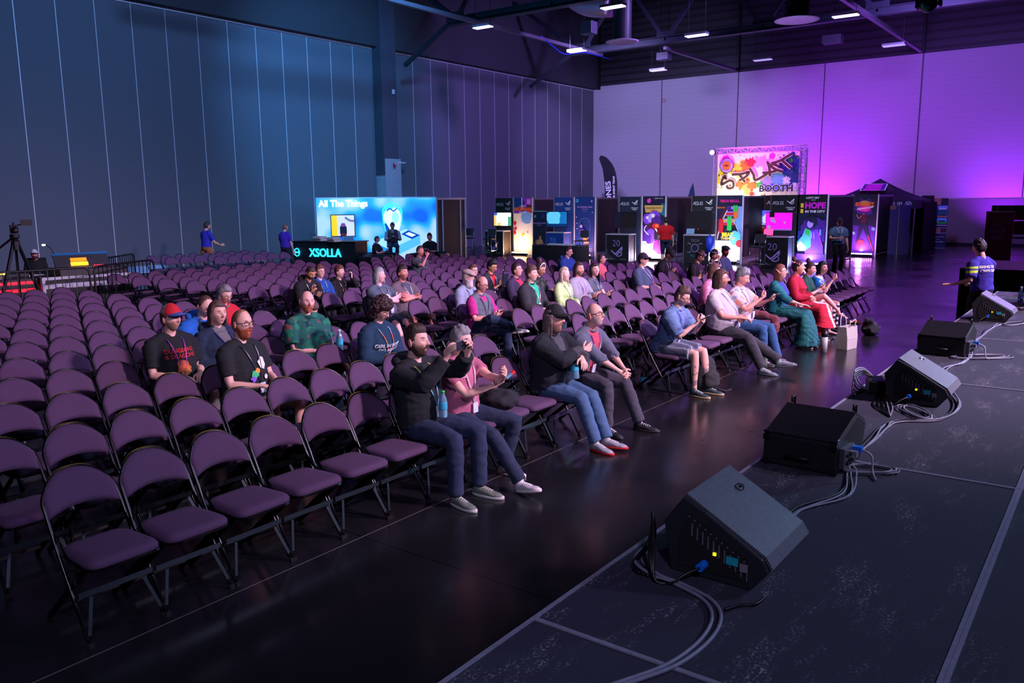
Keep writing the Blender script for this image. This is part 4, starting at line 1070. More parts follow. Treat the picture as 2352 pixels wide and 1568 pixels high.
def yoke(c1, c2, h0):
    return lambda N_, P, up, fw, rt: (lambda v: c1 if (v-P).dot(up) > h0 and abs((v-P).dot(rt)) > .07 and (v-P).dot(fw) > -.02 and (v-P).dot(up) < h0+.16 else c2)
def stripe_short(c1, c2, n):
    return lambda v: c2 if (math.sin(v.x*n)+.4*math.sin(v.x*n*2.7) > .75) else c1
def vest(c_in, c_out):
    def mk_(N_, P, up, fw, rt):
        return lambda v: c_in if abs((v-P).dot(rt)) > .185 or (abs((v-P).dot(rt)) < .05 and (v-P).dot(up) > .42 and (v-P).dot(fw) > 0) else c_out
    return mk_
dk = (38,42,52)
jeans = (34,46,74)
PE = []
def add(key, b, n, k, label, occ, dx=0, **kw):
    if b: kw['loc'] = (CX(b,n)+dx, CY(k), 0); OCC[(b,n,k)] = occ
    kw['label'] = label; kw['key'] = key; PE.append(kw)
pale = (232,178,162); mid_ = (214,160,138); tan = (190,135,105)
# front row, left block
add('phone','L',6,0,'seated bearded man in black hoodie filming with a phone, front row','the man filming with his phone',dx=-.05,lod=0,s=1.03,fat=1.12,belly=.05,lean=-3,side=-3,head=(8,-4,0),
    armR=((-.10,-.27,1.12),(.28,-.28,.9),(.75,-.15,-.2),(-.75,-.1,-1),38),armL=((.06,-.34,1.13),(-.05,-.25,.95),(-.8,-.1,0),(.7,-.1,-1),42,1),legR='flat',legL=((.16,-.36,.09),(.15,-1,0),(.2,-1,1)),asis=1,
    top=dict(name='hoodie',col=(24,27,33),sleeve=.98,hood=(24,27,33),e=.018,loose=.006),bottom=dict(col=jeans),hair='fade',haircol=(62,44,36),beard=((84,60,48),.002),stubble=(84,60,48),skin=pale,
    lanyard=LY,lz=.16,shoe=((108,116,104),(190,190,185),(215,215,205)),print=[('b','logo',.13,.36,.035,(190,180,40))],legx=1)
add('pink','L',7,0,'seated grey haired man in pink T-shirt holding a small canister, front row','the man in the pink T-shirt',dx=0,lod=0,s=.97,fat=1.02,belly=.03,lean=-2,head=(6,-2,0),
    armR=((-.02,-.30,.86),(.45,-.6,.5),(.3,.5,.75),(-.6,.35,-.8),50),armL=((-.0,-.38,.93),(-.3,-.5,.6),(-.6,.4,.5),(.6,.3,-.8),60,1),legR='far',legL=((.2,-.22,.09),(.2,-1,0),(.3,-1,1)),asis=1,
    top=dict(name='tshirt',col=(186,104,132),sleeve=.30),bottom=dict(col=(32,42,68)),hair='thick',haircol=(140,136,142),stubble=(150,140,140),skin=pale,
    lanyard=LK,lz=.12,shoe=((205,195,200),(225,215,215)),print=[('t','L3',-.09,.37,.07,(230,200,215))])
add('cap','L',10,0,'seated man in black baseball cap and black jacket with long hair, arms crossed, front row','the long haired man in the black cap',lod=0,s=1.0,fat=1.2,belly=.08,lean=2,head=(6,0,0),
    armR=((.08,-.24,.90),(.85,-.3,.25),(0,1,-.1),(-.9,-.1,-.5),18),armL=((-.02,-.30,.86),(-.5,-.6,-.5),(0,.5,-.9),(.9,-.1,-.5),25,1),legR='out',legL=((.02,-.56,.10),(.1,-1,.05),(.1,-1,1)),asis=1,
    top=dict(name='jacket',col=strip((70,70,76),(22,26,36),.035),sleeve=.98,collar=(22,26,36),e=.022,loose=.01,drape=1),bottom=dict(col=(66,96,132)),hair='mid',haircol=(128,108,106),beard=((150,110,96),.02),skin=pale,
    cap=('ball',(26,28,32),(20,22,28)),shoe=((150,150,158),(190,30,40)),lz=.2)
add('bald','L',11,0,'seated bald man with glasses in grey shirt, hands clasped, front row','the bald man with clasped hands',dx=.12,lod=0,s=1.0,fat=1.05,lean=14,head=(-4,-12,0),
    armR=((-.05,-.42,.64),(.5,-.6,-.45),(.8,.5,-.2),(-.7,.3,-.4),50),armL=((.05,-.42,.64),(-.5,-.6,-.45),(-.8,.5,-.2),(.7,.3,-.4),50,1),legR=((-.16,-.34,.09),(-.3,-1,0),(-.3,-1,1)),legL=((.18,-.52,.09),(.2,-1,0),(.3,-1,1)),asis=1,
    top=dict(name='overshirt',col=strip((190,70,90),(92,98,118),.05),sleeve=.62,collar=(92,98,118),e=.018,drape=1),bottom=dict(col=(66,64,76)),hair='none',haircol=(150,140,138),stubble=(190,180,180),glasses=1,skin=pale,
    lanyard=LP,lz=.16,shoe=((26,26,30),(30,28,30)))
# left block behind
add('redcap','L',5,3,'seated bearded man in red and blue trucker cap and black printed T-shirt','the man in the red trucker cap',s=1.03,lod=0,fat=1.22,belly=.05,lean=0,head=(10,-2,0),armR='lap',armL='lap',legR='flat',legL='flat',
    top=dict(name='tshirt',col=(22,22,26),sleeve=.40),bottom=dict(col=(40,40,50),len=.55),hair='short',haircol=(80,56,44),stubble=(120,84,66),skin=pale,cap=('ball',(200,30,44),(60,90,160),(190,170,165)),
    lanyard=LP,lz=.10,print=[('t','DUNGEONS',0,.36,.052,(200,40,44)),('t','& DRAGONS',0,.31,.052,(200,40,44)),('b','art',0,.20,.085,(196,84,50)),('b','art2',.03,.17,.05,(224,140,80))])
add('blackT','L',5,2,'seated bald man with ginger beard and glasses, black T-shirt with rainbow print','the man with the ginger beard and rainbow print shirt',dx=.14,s=1.04,lod=0,fat=1.18,belly=.06,lean=-2,head=(-2,0,0),rz=R(10),armR='lap',armL='lap',legR='flat',legL='wide',
    top=dict(name='tshirt',col=(26,28,32),sleeve=.38),bottom=dict(col=(150,132,112),len=.52,name='shorts'),hair='recede',haircol=(150,104,84),beard=((176,88,56),.020),glasses=1,skin=pale,lanyard=LK,lz=.14,
    print=[('b','fe',.06,.30,.06,(235,235,240)),('b','g',-.05,.22,.045,(60,190,120)),('b','o',-.02,.25,.03,(245,150,40)),('b','v',-.075,.18,.03,(130,80,210)),('b','w',.07,.18,.03,(230,230,235))])
add('navyhoodie','L',6,3,'seated woman in navy hoodie with wavy chin length brown hair','the woman in the navy hoodie',dx=.08,s=1.02,lod=0,fem=1,fat=1.3,belly=.05,lean=-2,head=(-4,0,0),armR='lap',armL='lap',
    top=dict(name='hoodie',col=strip((110,105,108),(28,42,66),.03),sleeve=.98,hood=(28,42,66),e=.02,loose=.012),bottom=dict(col=(40,44,60)),hair='bob',haircol=(92,66,62),skin=pale,lipstick=1,lanyard=LP,lz=.2)
add('bluejacket','L',7,4,'seated man in bright blue jacket with black panels, looking down','the man in the bright blue jacket',s=1.03,fat=1.25,lean=16,head=(0,28,0),armR='low',armL='low',
    top=dict(name='jacket',col=strip((24,24,28),(26,98,190),.055),sleeve=.98,collar=(26,98,190),hood=(26,98,190),e=.024,loose=.015),bottom=dict(col=jeans),hair='recede',haircol=(84,60,56),glasses=1,skin=pale,lanyard=LY,lz=.18,
    print=[('t','GAMES',0,.28,.05,(220,220,220)),('b','x',0,.19,.05,(190,60,40))])
add('greyred','L',9,5,'seated grey haired woman with glasses in red fleece and scarf, looking down','the grey haired woman in red',dx=.08,s=.99,fem=1,fat=1.1,lean=8,head=(0,22,0),armR='low',armL='low',
    top=dict(name='fleece',col=(190,30,44),sleeve=.98,collar=(120,112,112),e=.02),bottom=dict(col=(60,60,70)),hair='long',haircol=(130,124,128),glasses=2,skin=pale)
add('greenshirt','L',9,3,'large seated bald man with red beard in green patterned shirt holding a bottle','the large man in the green patterned shirt',dx=-.12,s=1.02,lod=0,fat=1.36,belly=.10,lean=-2,head=(-20,0,4),armR='lap',armL='lapin',legR='wide',legL='wide',
    top=dict(name='camp_shirt',col=pattern([(20,88,78),((30,120,90),.18),((120,70,70),.33),((10,50,60),.22)],14),sleeve=.40,collar=(20,88,78),e=.02,loose=.012),bottom=dict(col=(40,44,62),len=.5,name='shorts'),hair='none',haircol=(150,90,66),beard=((190,104,76),.006),stubble=(190,104,76),skin=(238,178,168))
add('behindgreen','L',10,4,'person in dark blue top bent forward, mostly hidden behind the green shirted man','the person bent behind the green shirt',s=.95,fat=1.1,lean=34,head=(0,40,0),armR='lap',armL='lap',
    top=dict(col=(24,40,60),sleeve=.98,e=.02),bottom=dict(col=dk),hair='thick',haircol=(90,66,62),skin=pale)
add('curly','L',9,2,'seated woman with curly dark hair and glasses in teal lettered sweatshirt, head down','the curly haired woman in the lettered sweatshirt',s=1.0,lod=0,fem=1,fat=1.15,lean=6,head=(4,22,0),armR='lapin',armL='lapin',legR='flat',legL='flat',
    top=dict(name='sweatshirt',col=(18,52,78),sleeve=.98,e=.02,loose=.012),bottom=dict(col=jeans),hair='curly',haircol=(62,36,38),glasses=1,skin=pale,lanyard=LY,lz=.16,
    print=[('t','GIRL IN MOOD',0,.30,.052,(225,235,240)),("t",'DO NOT IT',0,.25,.052,(225,235,240)),('t','AGAIN',0,.195,.066,(225,235,240))])
# right block
add('hoodblack','R',0,7,'seated man in black hoodie with shaved head, looking down at his hand','the shaven headed man in black hoodie',dx=.04,s=1.0,fat=1.1,lean=20,head=(-6,32,0),armR='phone',armL='low',
    top=dict(name='hoodie',col=(18,18,22),sleeve=.98,hood=(18,18,22),e=.02),bottom=dict(col=dk),hair='buzz',haircol=(60,40,36),stubble=(50,34,30),skin=tan,lanyard=LY)
add('blueboy','R',1,7,'seated boy in royal blue hoodie with silver glasses','the boy in the royal blue hoodie',s=.94,fat=1.05,lean=-4,head=(-8,-2,0),armR='lapin',armL='lapin',
    top=dict(name='hoodie',col=(22,70,150),sleeve=.98,hood=(22,70,150),e=.02),bottom=dict(col=(20,20,26)),hair='thick',haircol=(96,60,48),glasses=2,skin=pale,lanyard=LY,lz=.12)
add('phoneboy','R',2,7,'seated young man in black hoodie holding a phone to his mouth','the young man with phone at his mouth',s=.91,fat=1.0,lean=-4,head=(14,-4,0),armR='lapin',armL=((.02,-.22,1.13),(-.0,.0,1),(-.6,.6,0),(.9,-.3,-.9),60,1),
    top=dict(name='hoodie',col=(18,18,22),sleeve=.98,hood=(18,18,22),e=.018),bottom=dict(col=(20,20,26)),hair='thick',haircol=(96,58,46),skin=pale,lanyard=LY)
add('greywoman','R',0,5,'seated person with chin length grey hair, slate T-shirt, arms crossed, bare knees','the grey haired person with crossed arms',s=.99,fem=0,fat=1.3,belly=.08,lean=-6,head=(10,-4,0),armR='cross1',armL='cross2',legR='out',legL='out',
    top=dict(name='tshirt',col=(78,90,106),sleeve=.38),bottom=dict(col=(34,44,66),len=.5,name='shorts'),hair='bob',haircol=(150,156,158),skin=(240,180,178),lanyard=LK,lz=.14,print=[('b','n',0,.30,.06,(200,210,220))])
add('bigbrown','R',1,5,'seated dark haired man in brown open shirt, arms crossed','the dark haired man in the brown shirt',dx=.05,s=.99,fat=1.32,belly=.06,lean=-4,head=(0,-6,6),armR='cross2',armL='cross1',legR='wide',legL='wide',
    top=dict(name='overshirt',col=strip((70,80,96),(104,88,98),.04),sleeve=.40,collar=(104,88,98),e=.018,loose=.01),bottom=dict(col=(60,60,70),len=.5,name='shorts'),hair='thick',haircol=(46,32,32),stubble=(90,60,50),skin=(214,140,126),lanyard=LK)
add('drinker','R',11,9,'seated man in dark grey T-shirt drinking with raised arm, towards the back','the man drinking with raised arm',dx=.15,s=.98,fat=1.25,belly=.05,lean=0,head=(-4,-6,0),armR='mouth',armL='lap',
    top=dict(name='tshirt',col=(70,80,88),sleeve=.40),bottom=dict(col=dk),hair='short',haircol=(90,66,58),skin=(220,150,136),lanyard=LK,lz=.12)
add('flatcap','R',2,4,'seated man with long white beard and tweed flat cap in pale blue shirt','the white bearded man in the flat cap',s=.95,fat=1.05,lean=2,head=(8,0,0),armR='lap',armL='lap',
    top=dict(col=(140,150,176),sleeve=.5,collar=(140,150,176),e=.018),bottom=dict(col=(70,70,80)),hair='short',haircol=(190,180,176),beard=((200,190,196),.07),glasses=2,cap=('flat',(168,146,140),0),skin=pale,lanyard=LK)
add('vest','R',0,3,'seated balding man in grey vest over magenta polo, legs crossed, using phone','the balding man in vest and magenta polo',s=.97,lod=0,fat=1.1,belly=.03,lean=4,head=(4,16,0),armR='low',armL='low',legR=((.20,-.42,.58),(.5,-.85,.1),(-1,-.5,.8)),legL='flat',
    top=dict(name='vest_and_polo',col=vest((186,34,130),(92,100,112)),sleeve=.42,collar=(92,100,112),e=.018),bottom=dict(col=(28,44,72)),hair='ring',haircol=(80,52,46),glasses=1,skin=(226,160,146),lanyard=LK,lz=.18,shoe=((180,180,180),(200,200,200)))
add('glassesback','R',5,5,'seated woman with brown hair and glasses, face seen behind the tweed cap','the brown haired woman beside the dark haired man',s=.92,fem=1,lean=0,head=(-8,0,0),armR='lap',armL='lap',top=dict(col=(60,60,72),sleeve=.9),bottom=dict(col=dk),hair='long',haircol=(96,64,58),glasses=2,skin=pale)
add('darkphone','R',6,5,'seated dark haired man in grey jacket and red shirt, looking at tablet','the dark haired man holding a tablet',s=.97,fat=1.05,lean=8,head=(0,20,0),armR='phone',armL='phone',
    top=dict(name='jacket',col=strip((200,24,40),(40,42,50),.03),sleeve=.80,collar=(40,42,50),e=.018),bottom=dict(col=dk),hair='thick',haircol=(20,18,22),glasses=1,skin=(214,160,120),lanyard=LK)
add('purple','R',5,4,'seated person with tied dark hair in dark violet jacket over red top','the person in the dark violet jacket',dx=.04,s=.96,fem=1,fat=1.15,lean=-4,head=(6,-8,0),armR='lap',armL='lap',
    top=dict(name='jacket',col=strip((190,44,74),(52,44,74),.04),sleeve=.98,collar=(52,44,74),e=.02),bottom=dict(col=dk),hair='short',haircol=(50,32,36),glasses=2,skin=pale)
add('greenT','R',3,3,'seated man in black jacket open over green T-shirt, curly brown hair','the man in the black jacket and green shirt',s=1.0,fat=1.15,lean=-4,head=(4,-4,0),armR='lap',armL='lap',legR='flat',legL='wide',
    top=dict(name='jacket',col=strip((24,190,130),(44,46,52),.045),sleeve=.98,collar=(44,46,52),e=.022,loose=.012),bottom=dict(col=(40,60,74)),hair='thick',haircol=(90,62,52),skin=pale,lanyard=LP)
add('bun','R',6,4,'seated woman with hair in a bun and white headband, dark floral top','the woman with bun and white headband',dx=.1,s=.96,fem=1,lean=10,head=(0,20,0),armR='low',armL='low',
    top=dict(col=pattern([(24,26,30),((60,80,50),.2)],16),sleeve=.98),bottom=dict(col=dk),hair='bun',haircol=(74,46,42),glasses=2,skin=(220,160,130))
add('bluehoodie','R',15,6,'seated man with glasses in blue hoodie near the draped table','the man with glasses in the blue hoodie',dx=.1,s=.97,fat=1.3,lean=4,head=(6,8,0),armR='low',armL='low',
    top=dict(name='hoodie',col=(24,66,140),sleeve=.98,hood=(24,66,140),e=.024),bottom=dict(col=dk),hair='short',haircol=(50,30,34),glasses=1,skin=pale)
add('behindblonde','R',15,5,'seated woman in glasses and pink top, mostly hidden behind the moustached man','the woman in glasses and pink top',s=.86,fem=1,lean=0,head=(8,-8,0),armR='lap',armL='lap',
    top=dict(col=(220,110,120),sleeve=.4),bottom=dict(col=dk),hair='short',haircol=(84,56,56),glasses=2,skin=pale)
add('blonde','R',5,3,'seated woman with long blonde hair in lime green shirt','the blonde woman in the lime shirt',s=.94,fem=1,fat=1.0,lean=-2,head=(-8,-4,0),armR='lapin',armL='lapin',
    top=dict(col=(190,220,150),sleeve=.98,collar=(190,220,150),e=.018),bottom=dict(col=jeans),hair='long',haircol=(206,186,170),skin=(240,200,190),lanyard=LK)
add('moustache','R',6,3,'seated young man with moustache and brown hair in light grey sweatshirt','the moustached man in the light grey sweatshirt',s=.98,fat=1.1,lean=-2,head=(-18,-2,0),armR='low',armL='low',
    top=dict(name='sweatshirt',col=(150,148,164),sleeve=.98,e=.02),bottom=dict(col=(60,84,90)),hair='bob',haircol=(66,40,40),stubble=(70,40,36),skin=(228,160,140),lanyard=LP,lz=.15)
add('longdark','R',7,3,'seated woman with very long dark hair in grey top, leaning left','the woman with very long dark hair',s=.95,fem=1,lean=2,head=(-30,-4,-6),armR='low',armL='low',
    top=dict(col=(84,92,104),sleeve=.3),bottom=dict(col=(50,70,70)),hair='long',haircol=(52,32,38),skin=pale,lanyard=LP)
add('purplecap','R',11,3,'seated large man in plum baseball cap and slate T-shirt','the man in the plum cap',dx=.08,s=.99,fat=1.42,belly=.06,lean=-4,head=(6,-2,0),armR='lap',armL='lap',
    top=dict(name='tshirt',col=(62,78,104),sleeve=.45,loose=.01),bottom=dict(col=dk),hair='short',haircol=(50,40,40),cap=('ball',(44,28,54),(40,26,50)),glasses=2,skin=pale,lanyard=LP,lz=.16)
add('blackcap','R',17,4,'seated man in black cap bent forward behind the slate T-shirt man','the man in the black cap bent forward',s=.98,fat=1.1,lean=22,head=(0,28,0),armR='low',armL='low',
    top=dict(col=(20,22,26),sleeve=.98,e=.02),bottom=dict(col=dk),hair='short',haircol=(40,30,30),cap=('ball',(34,34,40),(30,30,36)),glasses=2,skin=(216,160,140),lanyard=LK)
add('goggle','R',16,3,'seated person with goggles on curly hair, black T-shirt with yellow print','the person with goggles on the hair',dx=.05,s=.96,fat=1.1,lean=14,head=(0,26,0),armR='low',armL='low',
    top=dict(name='tshirt',col=(22,22,26),sleeve=.38),bottom=dict(col=dk),hair='thick',haircol=(84,50,44),glasses=1,skin=(222,160,140),lanyard=LP,print=[('b','q',0,.26,.06,(230,170,60))])
add('masked','R',18,3,'seated person with white goggles raised on dark hair, patterned top','the person with white goggles',s=.93,fat=1.0,lean=10,head=(0,10,0),armR='mouth',armL='low',
    top=dict(col=pattern([(40,40,48),((210,210,215),.15)],22),sleeve=.9),bottom=dict(col=dk),hair='thick',haircol=(50,34,34),skin=(222,160,140))
add('pinkjacket','R',8,1,'seated person in pink bomber jacket with patches, brown hair','the person in the pink bomber jacket',s=.98,fem=1,fat=1.15,lean=6,head=(20,4,0),armR='lap',armL='lap',
    top=dict(name='bomber_jacket',col=(214,128,170),sleeve=.98,e=.024,loose=.014,shiny=1,collar=(40,40,50)),bottom=dict(col=dk),hair='bob',haircol=(110,76,66),skin=pale)
add('newsboy','R',20,3,'bearded man in dark newsboy cap and grey-blue shirt seated at far end','the bearded man in the dark newsboy cap',s=.95,fat=1.25,lean=-2,head=(-30,0,0),armR='lap',armL='lap',
    top=dict(col=(74,100,120),sleeve=.5,e=.018),bottom=dict(col=dk),hair='short',haircol=(50,30,28),beard=((110,60,44),.012),cap=('flat',(40,44,60),0),skin=(214,130,110))
# front row, right block
add('undercut','R',0,0,'seated man with undercut hair, blue denim shirt and striped shorts, typing on phone','the man in denim shirt and striped shorts',dx=.06,s=1.0,lod=0,fat=1.02,lean=16,head=(4,24,0),
    armR=((-.07,-.34,.88),(.35,-.6,.6),(.5,.6,.5),(-.6,.35,-.8),55),armL=((.02,-.36,.86),(-.45,-.6,.55),(-.5,.6,.5),(.6,.35,-.8),55,1),legR=((-.13,-.36,.09),(-.1,-1,0),(-.1,-1,1)),legL=((.10,-.42,.09),(.05,-1,0),(.1,-1,1)),asis=1,
    top=dict(name='denim_shirt',col=pattern([(96,124,168),((70,92,136),.32)],26),sleeve=.52,collar=(96,124,168),e=.022,loose=.014,drape=1),bottom=dict(col=stripe_short((84,92,112),(150,158,176),90),len=.47,e=.03,name='shorts'),hair='fade',haircol=(88,62,60),glasses=1,skin=pale,lanyard=LP,lz=.14,shoe=((44,64,66),(180,160,120)),tattoo=1,stubble=(150,120,110))
add('ponytail','R',4,0,'seated man with shoulder length brown hair in pale grey T-shirt and dark trousers','the man in the pale grey T-shirt',dx=-.06,s=1.03,lod=0,fat=1.28,belly=.11,lean=-4,head=(12,-2,0),armR=((-.10,-.26,.72),(.6,-.6,-.2),(.1,-.1,-1),(-.6,.6,-.5),25),armL='lapin',
    legR=((-.12,-.56,.09),(-.05,-1,0),(-.1,-1,1)),legL=((.10,-.80,.12),(.15,-1,.2),(.1,-.5,1)),asis=1,
    top=dict(name='tshirt',col=(176,170,182),sleeve=.38),bottom=dict(col=(48,50,58),e=.018),hair='bob',haircol=(78,50,44),stubble=(110,72,58),glasses=2,skin=(216,150,134),lanyard=LK,lz=.10,shoe=((112,124,132),(90,98,108)))
add('aloha','R',5,0,'seated grey haired man in pale floral shirt and jeans, looking at phone','the man in the pale floral shirt',dx=.06,s=1.02,lod=0,fat=1.22,belly=.09,lean=4,head=(4,22,0),
    armR=((-.09,-.30,.93),(.5,-.4,.5),(.4,.6,.5),(-.6,.3,-.9),65),armL=((.06,-.36,.90),(-.3,-.8,.3),(-.5,.2,.8),(.6,.35,-.8),50,1),legR='flat',legL=((.16,-.48,.09),(.1,-1,0),(.2,-1,1)),asis=1,
    top=dict(name='floral_shirt',col=pattern([(186,176,186),((196,130,110),.24),((120,140,150),.30)],11),sleeve=.40,collar=(186,176,186),e=.018,loose=.012),bottom=dict(col=(40,82,128)),hair='thick',haircol=(126,128,136),skin=(224,156,142),lanyard=LK,lz=.2,shoe=((60,60,66),(90,90,90)))
add('elf','R',9,0,'seated woman with pointed ears and glasses in teal and violet medieval gown','the woman in the teal gown',s=.97,lod=0,fem=1,fat=1.15,lean=0,head=(10,-8,0),armR=((-.07,-.34,.70),(.5,-.7,-.1),(.1,-.1,-1),(-.6,.6,-.5),20),armL='lap',legR='flat',legL='flat',elf=1,
    top=dict(name='gown_bodice',col=strip((58,50,170),(10,104,112),.045),sleeve=.62,e=.016,loose=.012,fold=.008),bottom=dict(col=(8,92,92),skirt=.05,name='gown_skirt',fold=.012),hair='mid',haircol=(128,78,62),glasses=2,skin=pale)
add('red','R',11,0,'seated woman in red medieval dress with flower crown, smiling','the woman in the red dress',s=.98,lod=0,fem=1,fat=1.15,lean=0,head=(6,-4,0),armR='lapin',armL='lapin',legR='flat',legL='flat',
    top=dict(name='dress_bodice',col=(176,14,50),sleeve=.98,e=.014,loose=.01),bottom=dict(col=(lambda v: (190,18,50) if abs(v.x) > .05 else (225,215,220)),skirt=.25,name='dress_skirt',fold=.010),hair='bun',haircol=(70,40,38),skin=(240,180,156),lipstick=1)
add('greendress','R',12,0,'seated woman in short green dress with crossed bare legs and sandals, head hidden','the bare legged woman in green',s=.94,fem=1,lean=6,head=(-4,10,0),armR='phone',armL='low',legR=((.12,-.52,.44),(.15,-.95,-.3),(-.5,-.5,1)),legL='flat',barefoot=1,
    top=dict(name='dress_bodice',col=(10,70,54),sleeve=.55),bottom=dict(col=(10,56,46),len=.26,e=.03,name='dress_skirt'),hair='bun',haircol=(60,40,40),skin=(238,188,178))
add('alice','R',13,0,'seated woman with black bob, white top with shiny blue puff sleeves, striped stockings','the woman with shiny blue puff sleeves',s=.94,fem=1,lean=14,head=(-24,0,0),armR=((-.05,-.30,.98),(.3,-.6,.6),(.5,.6,.5),(-.7,.2,-.8),55),armL=((.20,-.1,.56),(0,-.3,-.9),(-1,0,0),(.8,.5,0),20,1),legR='flat',legL='flat',asis=0,stockings=1,
    top=dict(name='blouse',col=(lambda N_,P,up,fw,rt: (lambda v: (20,120,200) if abs((v-P).dot(rt)) > .15 and (v-P).dot(up) > .2 else ((180,20,40) if noise.noise(v*16) > .36 else (214,206,216)))),sleeve=.30,puff=1,shiny=1),bottom=dict(col=(214,206,216),len=.3,e=.035,name='skirt'),hair='bob',haircol=(26,22,30),skin=(206,150,134),shoe=((20,20,24),(30,30,34)))
# standing and others
add('redman',None,0,0,'standing man in red T-shirt and dark cap beside the balloon poster','',loc=(26.2,12.9,0),rz=R(115),stand=1,s=.98,lod=1,fat=1.2,lean=0,head=(0,4,0),armR='side',armL='side',legR='stand',legL='stand',hipr=0,
    top=dict(name='tshirt',col=(200,10,26),sleeve=.40,loose=.012),bottom=dict(col=(30,40,66),len=.6,name='shorts'),hair='short',haircol=(40,34,34),cap=('ball',(30,30,36),(26,26,32)),skin=mid_)
add('capman',None,0,0,'standing man in black cap, teal T-shirt and black trousers in front of dark panel','',loc=(25.7,7.0,0),rz=R(-55),stand=1,s=1.0,lod=1,fat=1.12,lean=-2,head=(-6,4,0),armR=((-.06,-.16,.74),(.8,-.3,.1),(0,1,0),(-.9,.1,-.5),60),armL='side',legR='stand',legL='stand',
    top=dict(name='tshirt',col=(62,92,112),sleeve=.38,loose=.010),bottom=dict(col=(16,16,20)),hair='short',haircol=(60,50,50),cap=('ball',(20,20,24),(20,20,24)),skin=(216,150,130),lanyard=LK,shoe=((90,80,80),(120,110,110)))
add('walker',None,0,0,'man in blue T-shirt and tan shorts walking along the left wall','',loc=(14.9,22.9,0),rz=R(90),stand=1,s=1.02,lod=1,lean=4,head=(0,4,0),armR='walk',armL=((.22,-.16,.50),(0,-.8,-.4),(-1,0,0),(.3,1,-.4),25,1),legR='stepf',legL='stepb',
    top=dict(name='tshirt',col=(44,44,170),sleeve=.38),bottom=dict(col=(150,92,50),len=.5,e=.02,name='shorts'),hair='short',haircol=(60,44,40),skin=mid_)
add('walker2',None,0,0,'bald man in violet T-shirt walking beside the glowing counter','',loc=(16.9,21.6,0),rz=R(95),stand=1,s=.96,lod=1,fat=1.15,lean=-2,head=(0,0,0),armR='side',armL='side',legR='stepf',legL='stepb',
    top=dict(name='tshirt',col=(66,36,168),sleeve=.38),bottom=dict(col=(24,28,46)),hair='buzz',haircol=(120,90,84),skin=(220,160,150))
add('tech',None,0,0,'sound engineer in white cap with beard sitting behind the mixing desk','',loc=(9.35,21.7,0),rz=R(-30),s=.93,lod=2,fat=1.2,lean=0,head=(0,4,0),armR='lap',armL='lap',
    top=dict(col=(20,20,24),sleeve=.9),bottom=dict(col=dk),hair='short',haircol=(60,34,30),beard=((90,40,34),.02),cap=('ball',(205,200,210),(40,40,60)),skin=(210,140,128))
add('crew',None,0,0,'crew member in blue staff T-shirt seen from behind at the far stage end','',loc=(14.1,1.72,0),rz=R(150),stand=1,s=.98,lod=0,fat=1.1,lean=6,head=(0,10,0),armR=((-.30,-.32,.62),(-.3,-.8,-.1),(0,0,-1),(-.6,.6,-.6),20),armL=((.42,-.10,.66),(.7,-.4,.1),(0,0,-1),(.2,1,-.6),20,1),legR='stand',legL='stand',
    top=dict(name='staff_tshirt',col=(lambda N_,P,up,fw,rt: (lambda v: (190,235,40) if .18 < (v-P).dot(up)-.10 < .215 and (v-P).dot(rt) < -.2 else ((190,235,40) if .245 < (v-P).dot(up)-.10 < .275 and (v-P).dot(rt) < -.2 else (52,34,150)))),sleeve=.46,loose=.014),bottom=dict(col=(16,16,20)),hair='thick',haircol=(30,22,26),skin=mid_)
add('sofaman',None,0,0,'man in black T-shirt on the left sofa playing with a controller','',loc=(19.2,19.75,0),rz=R(20),s=.92,lod=2,fat=1.1,lean=-2,head=(30,12,0),armR='low',armL='low',top=dict(name='tshirt',col=(20,22,34),sleeve=.38),bottom=dict(col=dk),hair='buzz',haircol=(70,50,50),skin=(200,140,140))
add('stoolman',None,0,0,'player in vest sitting on a tall stool before the glowing backdrop','',loc=(21.3,21.2,.28),rz=R(-40),s=1.0,lod=2,fat=1.1,lean=8,head=(0,26,0),armR='low',armL='low',legR='back',legL='back',top=dict(name='vest_top',col=vest((150,120,150),(60,50,60)),sleeve=.9),bottom=dict(col=(30,44,84)),hair='short',haircol=(30,26,40),skin=(180,130,150))
add('sofaman2',None,0,0,'dark haired man on the right sofa facing sideways with a controller','',loc=(20.2,18.45,0),rz=R(-70),s=.97,lod=2,lean=0,head=(0,4,0),armR='low',armL='low',top=dict(col=(24,26,40),sleeve=.5),bottom=dict(col=dk),hair='thick',haircol=(20,18,28),skin=(200,140,140))
add('beaniman',None,0,0,'person in black beanie and black coat standing by the bar chairs','',loc=(27.2,24.3,0),rz=R(-60),stand=1,s=.93,lod=2,fat=1.2,lean=0,head=(0,10,0),armR='side',armL='side',legR='stand',legL='stand',top=dict(name='coat',col=(20,20,28),sleeve=.98,e=.03),bottom=dict(col=(20,20,28)),hair='short',haircol=(20,18,22),cap=('flat',(18,18,22),0),skin=(190,140,140),lanyard=LK)
INF = {}
for sp in PE:
    INF[sp['key']] = person(sp)
